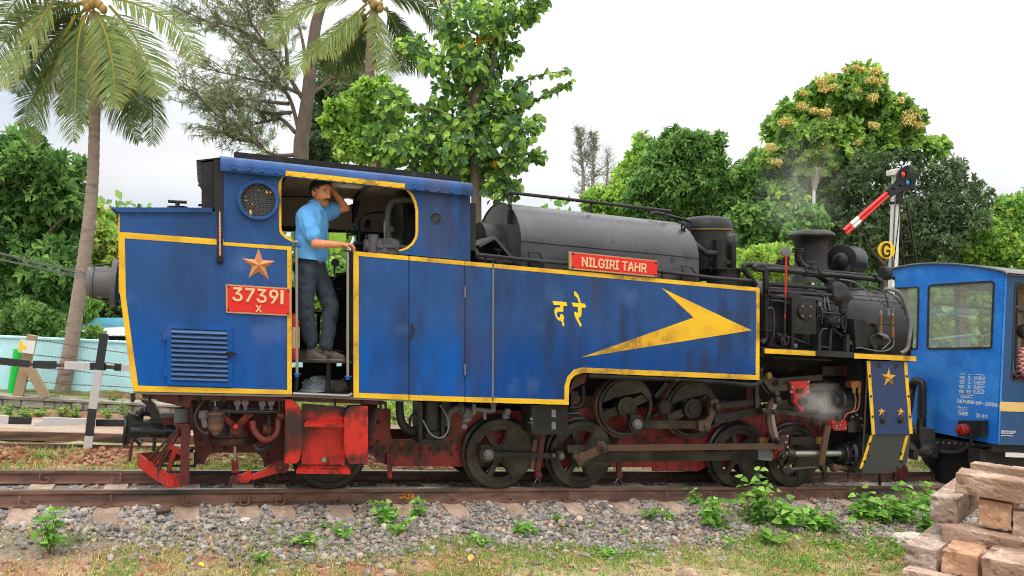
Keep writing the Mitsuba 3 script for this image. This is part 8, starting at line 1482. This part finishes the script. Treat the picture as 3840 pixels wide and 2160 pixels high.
for x, y, s in ((590, 100, 26), (640, 110, 22), (370, 190, 40), (380, 240, 40), (450, 235, 36), (700, 180, 36), (760, 190, 24), (710, 300, 36), (600, 260, 32), (310, 390, 30), (390, 400, 42), (430, 465, 44), (120, 470, 46), (190, 575, 30), (265, 675, 32), (410, 640, 36), (270, 720, 36), (20, 640, 40), (720, 490, 34), (980, 420, 60), (960, 460, 50), (1030, 490, 30), (730, 120, 30), (230, 360, 40), (620, 605, 34), (60, 740, 34), (1120, 760, 26), (240, 270, 22), (440, 150, 18), (900, 320, 24), (520, 110, 16)):
    R = s / 1.8115 * 24 / F; c = dist('m', x, y, 23.0); d = rdir(rf_, 320); q = c + d * (R * rf_.rand(320) ** .5)[:, None] * V(1.2, 1, .75); L = rf_.uniform(.02, .07, 320); v, f, k = leaves(q, rdir(rf_, 320), rdir(rf_, 320), L, L * .7, 'slim', rf_); put('flower_head', mesh(v, f), 'leaf', ft_, False, kind='stuff', color=tint([s2l(222, 206, 128), s2l(232, 218, 150), s2l(204, 184, 116), s2l(214, 200, 110)], 320, rf_, k))
tree('broadleaf_tree', 'dark glossy tree behind the signal post', 'tree', 23, [('m', 780, 2300), ('m', 790, 1420), ('m', 760, 1340), .1], [('m', x, y, r_ / 1.8115) for x, y, r_ in ((640, 760, 90), (780, 740, 80), (920, 700, 60), (1020, 740, 70), (560, 880, 110), (720, 880, 130), (880, 860, 120), (1040, 860, 120), (1180, 780, 70), (1280, 760, 70), (1200, 880, 120), (1340, 860, 80), (1440, 940, 70), (500, 1020, 110), (660, 1040, 140), (840, 1040, 150), (1020, 1040, 150), (1200, 1020, 140), (1360, 1000, 120), (1480, 980, 60), (480, 1180, 130), (660, 1200, 150), (860, 1220, 150), (1060, 1200, 150), (1240, 1160, 140), (1400, 1120, 110), (560, 1330, 130), (760, 1360, 140), (1000, 1360, 150), (1180, 1320, 140), (440, 1100, 70), (1300, 1280, 120))], PAL_DARK + greens((84, 104, 70)), .13, 3600, 7, 'oval', seed=55, aspect=.36, up=.5, limbs=[(('m', 790, 1430, -.5), ('m', 700, 1330, -.7), ('m', 640, 1200, -.8), .04), (('m', 790, 1430, -.5), ('m', 840, 1340, -.7), .04)])
tree('broadleaf_tree', 'light green tree above the coach roof at the right edge', 'tree', 23, [('m', 1600, 2300), ('m', 1600, 1300), .1], [('m', x, y, r_ / 1.8115) for x, y, r_ in ((1640, 1060, 90), (1560, 1100, 80), (1720, 1050, 100), (1800, 1000, 100), (1500, 1220, 110), (1640, 1220, 130), (1780, 1200, 130), (1380, 1300, 90), (1480, 1350, 130), (1640, 1360, 150), (1800, 1360, 150), (1340, 1400, 80), (1600, 1000, 50), (1900, 1100, 150))], PAL_LIGHT + PAL_MID[:3], .15, 1700, 6, 'oval', seed=56)
tree('shrub', 'bright yellow green bush behind the chimney base', 'shrub', 17.5, None, [('g', x, y, r_ / 2.635) for x, y, r_ in ((420, 420, 110), (540, 380, 90), (300, 480, 110), (640, 360, 80), (240, 560, 110), (420, 560, 130), (580, 520, 130), (200, 420, 60), (700, 460, 100), (330, 390, 60), (760, 560, 120))], PAL_LIGHT + greens((170, 190, 60)), .075, 1300, 7, 'oval', seed=57)
tree('shrub', 'green thicket beside the steam dome', 'shrub', 20, None, [('g', x, y, r_ / 2.635) for x, y, r_ in ((180, 120, 140), (330, 180, 150), (480, 160, 150), (180, 280, 130), (330, 320, 130), (620, 120, 130), (560, 260, 120), (260, 40, 140), (440, 30, 140), (900, 100, 160), (760, 220, 130))], PAL_MID + PAL_MANGO, .15, 1400, 6, 'oval', seed=58)
for lab, t, cv, c0, n_, sp, sd in (('small palm with spiky fronds right of the mango tree', 30, 'l', (1440, 900), 9, 120, 5), ('young palm low behind the steam dome at the right', 26, 'l', (1640, 1220), 8, 170, 6)):
    k = thing('small_palm', lab, 'palm tree'); r = np.random.RandomState(sd); put('trunk', tube([dist(cv, c0[0], 2600, t), dist(cv, *c0, t)], .08, 8), 'palm_bark', k)
    for i in range(n_):
        a = math.pi * (i + .5) / n_; x, y = c0[0] - sp * math.cos(a), c0[1] - sp * .9 * math.sin(a); frond(k, [dist(cv, *c0, t), dist(cv, (c0[0] + x) / 2, (c0[1] + y) / 2 - 20, t), dist(cv, x, y + 25, t)], .32, r, np.array(s2l(104, 130, 78)), np.array(s2l(140, 160, 96)), n=22)
ar = thing('areca_palm', 'slender palm with thin pale trunk above the chimney', 'palm tree'); put('trunk', tube([dist('m', 300, 2000, 21), dist('m', 308, 1190, 21), dist('m', 312, 930, 21)], .035, 8), 'white_paint', ar); put('crown_shaft', tube([dist('m', 312, 930, 21), dist('m', 322, 870, 21), dist('m', 330, 780, 21)], [.05, .09, .16], 8), 'bark_grey', ar); r = np.random.RandomState(2)
for i, (x, y) in enumerate(((180, 830), (190, 740), (260, 700), (330, 680), (400, 700), (460, 760), (250, 830), (400, 830), (440, 700))): frond(ar, [dist('m', 325, 790, 21), dist('m', (325 + x) / 2, (780 + y) / 2 - 60, 21), dist('m', x, y, 20.8)], .30, r, np.array(s2l(112, 144, 80)), np.array(s2l(150, 170, 100)), n=26)
# thin bare trees
for lab, sd, t, tr_, hw in (('thin grey feathery tree against the sky, leftmost of three', 1, 34, [(170, 1600), (180, 1000), (160, 740), (138, 575)], 70), ('thin grey feathery tree against the sky, middle of three', 2, 34, [(250, 1600), (255, 1000), (262, 760), (262, 610)], 60), ('bare twiggy tree against the sky left of the yellow green tree', 3, 34, [(360, 1600), (360, 1100), (370, 900), (365, 740)], 80)):
    k = thing('bare_tree', lab, 'tree'); r = np.random.RandomState(sd); ps = spline([dist('l', *q, t) for q in tr_], 10); put('trunk', tube(ps, [.09, .012], 6), 'bark_grey', k); tw, A, B_ = [], [], []
    for i in range(8, len(ps) - 1):
        for _ in range(3):
            h = i / len(ps); ln = hw / 2.07 * t / F * (1.15 - h) * r.uniform(.5, 1.4) * 2.4; d = rdir(r, 1)[0] * V(1, 1, .3) + V(0, 0, .55); e = ps[i] + unit(d) * ln; tw.append(tube([ps[i], (ps[i] + e) / 2 + V(0, 0, -.03), e], [.014, .006], 4, caps=False)); A.append(ps[i]); B_.append(e)
            for _ in range(2): m_ = ps[i] + (e - ps[i]) * r.uniform(.3, .9); tw.append(tube([m_, m_ + rdir(r, 1)[0] * .3 * V(1, 1, .8) + V(0, 0, .1)], .005, 3, caps=False))
    put('twigs', tw, 'bark_grey', k, kind='stuff')
    if sd < 3:
        A, B_ = np.repeat(A, 24, 0), np.repeat(B_, 24, 0); n = len(A); s = r.uniform(.2, 1.1, (n, 1)); L = r.uniform(.06, .2, n); v, f, kk = leaves(A + (B_ - A) * s, rdir(r, n) + V(0, 0, -.3), rdir(r, n), L, L * .05 + .004, 'slim', r); put('crown', mesh(v, f), 'leaf', k, False, color=tint([s2l(150, 156, 130), s2l(168, 172, 142), s2l(136, 142, 122)], n, r, kk))
# distant wood closing the view
rw_ = np.random.RandomState(12); C = []
for u in np.linspace(-.75, .8, 150):
    for h in (0, 1, 2): C.append(V(SN + u * CS, CS - u * SN, 0) * (40 + rw_.uniform(-3, 3)) + V(0, 0, .8 + 1.5 * h + rw_.uniform(-.5, .8) + zr((SN + u * CS) * 36) * .6 + (1.0 if u > .05 else -.2)))
C = np.array(C); per = 60; n = len(C) * per; d = rdir(rw_, n); q = np.repeat(C, per, 0) + d * (1.5 * rw_.rand(n) ** .45)[:, None]; L = rw_.uniform(.3, .6, n); v, f, k = leaves(q, d + rdir(rw_, n), rdir(rw_, n) + V(0, 0, .8), L, L * .6, 'oval', rw_); c = np.repeat(np.repeat(np.array(PAL_MID + PAL_MANGO)[rw_.choice(9, len(C))], per, 0) * rw_.uniform(.8, 1.2, (n, 1)), k, 0)
single('distant_wood', mesh(v, f), 'leaf_thin', 'far green wood closing the view beyond the line', None, kind='stuff', smooth=False, color=c)
# weeds in the foreground and along the line
PAL_WEED = [s2l(128, 180, 84), s2l(150, 200, 98), s2l(108, 164, 74), s2l(166, 212, 112)]
def weed(v_, x, y, h, wd, ns, nl, Lf, label, seed, Y=None, t=None, group=None, name='weed', parts=False, shape='heart', pal=PAL_WEED, cat='plant'):
    "leafy plant rooted where (x, y) is seen on the ground; h and wd in photograph pixels"
    r = np.random.RandomState(seed); h, wd, nl, Lf, ns = h * 1.1, wd * 1.35, int(nl * 1.9), Lf * .72, ns + 2; b0 = at(v_, x, y, Y) if Y else dist(v_, x, y, t); tt = np.linalg.norm(b0 - CAM); b0[2] = min(b0[2], float(gh(b0[0], b0[1])) + .02); sc = tt / F; k = thing(name, label, cat, group); st, Pb, D = [], [], []
    for i in range(ns):
        top = b0 + V(CS, -SN, 0) * (wd * sc * r.uniform(-.5, .5)) + V(0, 1, 0) * (wd * sc * r.uniform(-.4, .4)) + V(0, 0, h * sc * (1 if i == 0 else r.uniform(.5, .95))); mid = (b0 + top) / 2 + rdir(r, 1)[0] * .02; ps = spline([b0 + rdir(r, 1)[0] * V(.03, .03, 0), mid, top], 8); st.append(tube(ps, [.0045, .002], 5))
        m = nl // ns
        for j in range(m):
            s = (.22 + .78 * (j // 2 * 2 + 1) / m) * (len(ps) - 1) ; s = min(s, len(ps) - 1.01); q = ps[int(s)] + (ps[int(s) + 1] - ps[int(s)]) * (s % 1); a = (j // 2) * 1.57 + (j % 2) * 3.14 + r.uniform(-.3, .3); Pb.append(q); D.append(V(math.cos(a), math.sin(a), r.uniform(-.1, .35)))
    Pb, D = np.array(Pb), np.array(D); n = len(Pb); L = Lf * sc * r.uniform(.6, 1.15, n); vs, f, kk = leaves(Pb + D * .01, D, V(-.08, -.4, .9) + rdir(r, n) * .5, L, L * .76, shape, r, foldv=.25, droop=.28)
    c = np.array(pal)[r.choice(len(pal), n)] * r.uniform(.68, 1.3, (n, 1)); put('stem', st, 'twig', k)
    if parts:
        vv = vs.reshape(n, kk, 3); f1 = f[:len(f) // n]
        for i in range(n): put('leaf', mesh(vv[i], f1), 'leaf_thin', k, False, color=np.repeat(c[i:i + 1], kk, 0))
    else: put('foliage', mesh(vs, f), 'leaf_thin', k, False, color=np.repeat(c, kk, 0), kind='stuff')
W_ = [('p', 920, 900, 125, 80, 5, 44, 46, 'leafy weed with tall tip, leftmost of the big clump before the sleeper pile', 8.9), ('p', 1060, 905, 100, 110, 6, 48, 44, 'broad leafy weed in the middle of the big clump before the pile', 8.85), ('p', 1290, 890, 135, 110, 6, 52, 44, 'leafy weed at the right of the big clump before the pile', 8.85), ('p', 1570, 760, 100, 70, 4, 32, 42, 'pale tipped weed right against the sleeper pile', 9.1), ('p', 1620, 1000, 90, 80, 4, 30, 42, 'weed growing at the foot of the sleeper pile', 8.6), ('p', 120, 920, 85, 120, 6, 44, 44, 'low broad leafed weed left of the big clump', 8.75), ('p', 350, 950, 85, 120, 6, 44, 44, 'low spreading weed between the two tall ones', 8.75), ('p', 550, 950, 70, 110, 5, 34, 42, 'low weed with a few pale leaves near the big clump', 8.7),
      ('v', 2010, 790, 130, 110, 6, 44, 46, 'bushy weed with drooping leaves right of the middle of the ballast', 8.85), ('v', 2400, 790, 215, 110, 7, 60, 46, 'tallest leafy weed rising before the third driving wheel', 8.85), ('v', 2540, 780, 150, 80, 5, 36, 44, 'weed close right of the tallest one', 8.85), ('v', 1810, 520, 60, 30, 2, 12, 36, 'thin young weed against the rail', 9.4), ('v', 110, 880, 75, 65, 5, 34, 36, 'small bright weed at the edge of the ballast below the second wheel', 8.75), ('v', 1360, 650, 45, 50, 3, 18, 26, 'small weed on the ballast right of the middle', 9.0), ('v', 1530, 660, 35, 36, 3, 14, 24, 'tiny weed on the ballast beside a slightly larger one', 9.0), ('v', 450, 660, 24, 26, 2, 9, 24, 'tiny weed alone on the pale ballast', 9.0),
      ('u', 1330, 600, 90, 85, 6, 44, 36, 'clump of pale weeds against the orange rail mark', 9.05), ('u', 1610, 530, 72, 40, 3, 20, 34, 'upright weed right of the orange rail mark', 9.15), ('u', 1430, 690, 55, 80, 6, 40, 24, 'dusty greyish weed in front of the pale clump', 8.8), ('u', 690, 610, 20, 22, 2, 8, 22, 'tiny sprig on the ballast left of the pale clump', 8.95), ('u', 500, 790, 40, 90, 5, 36, 26, 'low feathery weed at the left edge of the ballast', 8.65), ('u', 900, 700, 50, 80, 5, 36, 24, 'low weed on the ballast left of the middle', 8.75), ('u', 2280, 800, 45, 80, 5, 34, 26, 'low weed in the turf right of the middle', 8.6),
      ('t', 520, 960, 145, 70, 5, 40, 46, 'tall bright weed growing through the ballast at the left', 8.6), ('p', 40, 1110, 70, 80, 3, 12, 56, 'big leaved seedling at the left of the low weeds', 8.35), ('p', 1150, 1170, 60, 100, 6, 50, 22, 'small leaved green tuft left of the white sack', 8.4), ('p', 900, 1090, 40, 110, 6, 50, 20, 'fine leaved green tuft in the turf before the big clump', 8.5), ('v', 2050, 960, 50, 110, 7, 60, 20, 'fine leaved tuft below the bushy weed', 8.45), ('u', 40, 960, 40, 60, 4, 26, 22, 'yellow green tuft at the left of the turf', 8.35), ('v', 980, 1010, 30, 70, 4, 24, 30, 'flat rosette in the turf right of the middle', 8.3)]
for i, (v_, x, y, h, wd, ns, nl, Lf, lab, Y_) in enumerate(W_): weed(v_, x, y, h, wd, ns, nl, Lf, lab, 100 + i, Y=Y_, parts=i in (0, 1, 2, 8, 9))
for i, (v_, x, y, h, wd, lab) in enumerate((('x', 380, 1280, 26, 40, 'small green weed on the red earth beside the barrier post'), )): weed(v_, x, y, h, wd, 4, 20, 22, lab, 200 + i, Y=12.3)
for i, (x, y, h, wd, lab) in enumerate(((90, 860, 55, 70, 'weed at the foot of the stone wall, leftmost'), (240, 840, 30, 40, 'small weed at the foot of the stone wall, second from the left'), (360, 870, 30, 40, 'low weed at the wall foot below the slanting prop'), (560, 870, 40, 40, 'weed at the wall foot right of the palm base'), (700, 880, 40, 80, 'spreading weed at the wall foot left of the barrier post'), (980, 880, 50, 60, 'weed at the wall foot right of the barrier post'), (1130, 880, 65, 50, 'yellow flecked weed at the wall foot before the engine'), (800, 690, 22, 40, 'weed on top of the stone wall'), (500, 690, 45, 50, 'wispy weed beside the palm base'), (1010, 700, 50, 30, 'thin tall weed on top of the stone wall'))): weed('x', x, y, h, wd, 5, 40, 15, lab, 300 + i, Y=16.2 if y > 750 else 16.7, pal=PAL_WEED + [s2l(160, 170, 80)])
rg_ = np.random.RandomState(4)
# creeping ground cover in the turf
X, Y, r = scatter(420, 2.6, 9.0, 7.6, 8.9, 71); kp = r.rand(len(X)) < np.clip((X - 3) / 3, .12, 1) * (meshkit.fbm(np.stack([X, Y, X * 0], -1) * 1.8, 3, 77) > .46); X, Y = X[kp], Y[kp]; per = 26; n = len(X) * per; s_ = np.repeat(r.uniform(.04, .12, len(X)), per); a_ = r.uniform(0, 6.28, n); q_ = r.rand(n) ** .6 * s_; bx_, by_ = np.repeat(X, per) + np.cos(a_) * q_, np.repeat(Y, per) + np.sin(a_) * q_; L = r.uniform(.018, .05, n)
v, f, k = leaves(np.stack([bx_, by_, gh(bx_, by_) + r.uniform(.005, .06, n) * (1 - q_ / .16)], -1), np.stack([np.cos(a_), np.sin(a_), r.uniform(-.1, .6, n)], -1) + rdir(r, n) * .5, V(0, 0, 1) + rdir(r, n) * .5, L, L * .6, 'oval', r); single('ground_cover', mesh(v, f), 'leaf_thin', 'small creeping green plants in the turf', None, kind='stuff', smooth=False, color=tint(PAL_WEED + [s2l(170, 190, 70), s2l(100, 150, 70)], n, r, k))
# bank of bushes on the far side, seen under and between the running gear
C = np.array([V(x, rg_.uniform(15.8, 17.2), float(gh(x, 16)) + rg_.uniform(.1, .5)) for x in np.linspace(-.5, 24, 130)]); per = 90; n = len(C) * per; d = rdir(rg_, n); q = np.repeat(C, per, 0) + d * (.5 * rg_.rand(n) ** .5)[:, None]; L = rg_.uniform(.06, .14, n); v, f, k = leaves(q, d + rdir(rg_, n), rdir(rg_, n) + V(0, 0, .8), L, L * .55, 'oval', rg_)
single('undergrowth', mesh(v, f), 'leaf_thin', 'low green undergrowth on the bank beyond the track', None, kind='stuff', smooth=False, color=np.repeat(np.repeat(np.array(PAL_MID + PAL_LIGHT)[rg_.choice(8, len(C))], per, 0) * rg_.uniform(.75, 1.2, (n, 1)), k, 0))
for i, (v_, x, y, Y_, s_, c_) in enumerate((('u', 2150, 965, 8.2, .06, (205, 175, 95)), ('t', 2050, 1150, 8.15, .04, (225, 190, 70)), ('v', 2480, 830, 8.6, .05, (225, 175, 60)), ('v', 1480, 578, 9.1, .03, (210, 190, 70)), ('t', 160, 1095, 8.3, .025, (120, 200, 150)))):
    c = at(v_, x, y, Y_); r = np.random.RandomState(i); vs, f, k = leaves(c[None] + V(0, 0, .012), V(r.uniform(-1, 1), r.uniform(-.4, .4), .05)[None], V(0, -.3, 1)[None], np.array([s_ * 1.6]), np.array([s_]), 'broad', r, foldv=.4, droop=-.2)
    single('fallen_leaf', mesh(vs, f), 'leaf', ['large pale dry leaf lying on the turf right of the middle', 'yellow dry leaf on the turf at the left', 'orange yellow leaf under the tallest weed', 'small yellow leaf on the ballast', 'pale green scrap in the grass at the far left'][i], 'leaf' if i < 4 else 'scrap', smooth=False, color=np.repeat(np.array([s2l(*c_)]), k, 0))
# ------------------------------------------------------------------ steam
def puff(key, c, half, density, seed, label, power=2.0, axis=None):
    n = 28; g = np.stack(np.meshgrid(*[np.linspace(-1, 1, n)] * 3, indexing='ij'), -1)       # z, y, x
    fall = np.clip(1 - np.linalg.norm(g, axis=-1), 0, 1) ** power
    d = fall * np.clip((meshkit.fbm(g * 2.4 + seed, 4, seed) - .36) * 3.2, 0, 1.4)
    tw = T().translate([float(x) for x in c]).scale([float(x) for x in half])
    scene[key] = {'type': 'cube', 'to_world': tw, 'bsdf': {'type': 'null'},
                  'interior': {'type': 'heterogeneous', 'albedo': 0.96, 'scale': float(density),
                               'sigma_t': {'type': 'gridvolume', 'grid': mi.VolumeGrid((d[..., None]).astype(np.float32)), 'to_world': tw @ T().translate([-1, -1, -1]).scale(2), 'filter_type': 'trilinear'}}}
    labels[key] = {'label': label, 'kind': 'stuff'}
puff('steam', at('f', 1010, 560, 9.26), V(.62, .16, .34), 12.0, 4, 'white steam leaking around the front cylinders')
puff('steam_001', at('h', 2320, 470, 9.85), V(.15, .12, .13), 14.0, 9, 'small puff of steam above the safety valve')
puff('smoke', at('P', 2010, 470, YC) , V(.85, .6, 1.0), .36, 13, 'thin smoke haze above the chimney', 1.2)
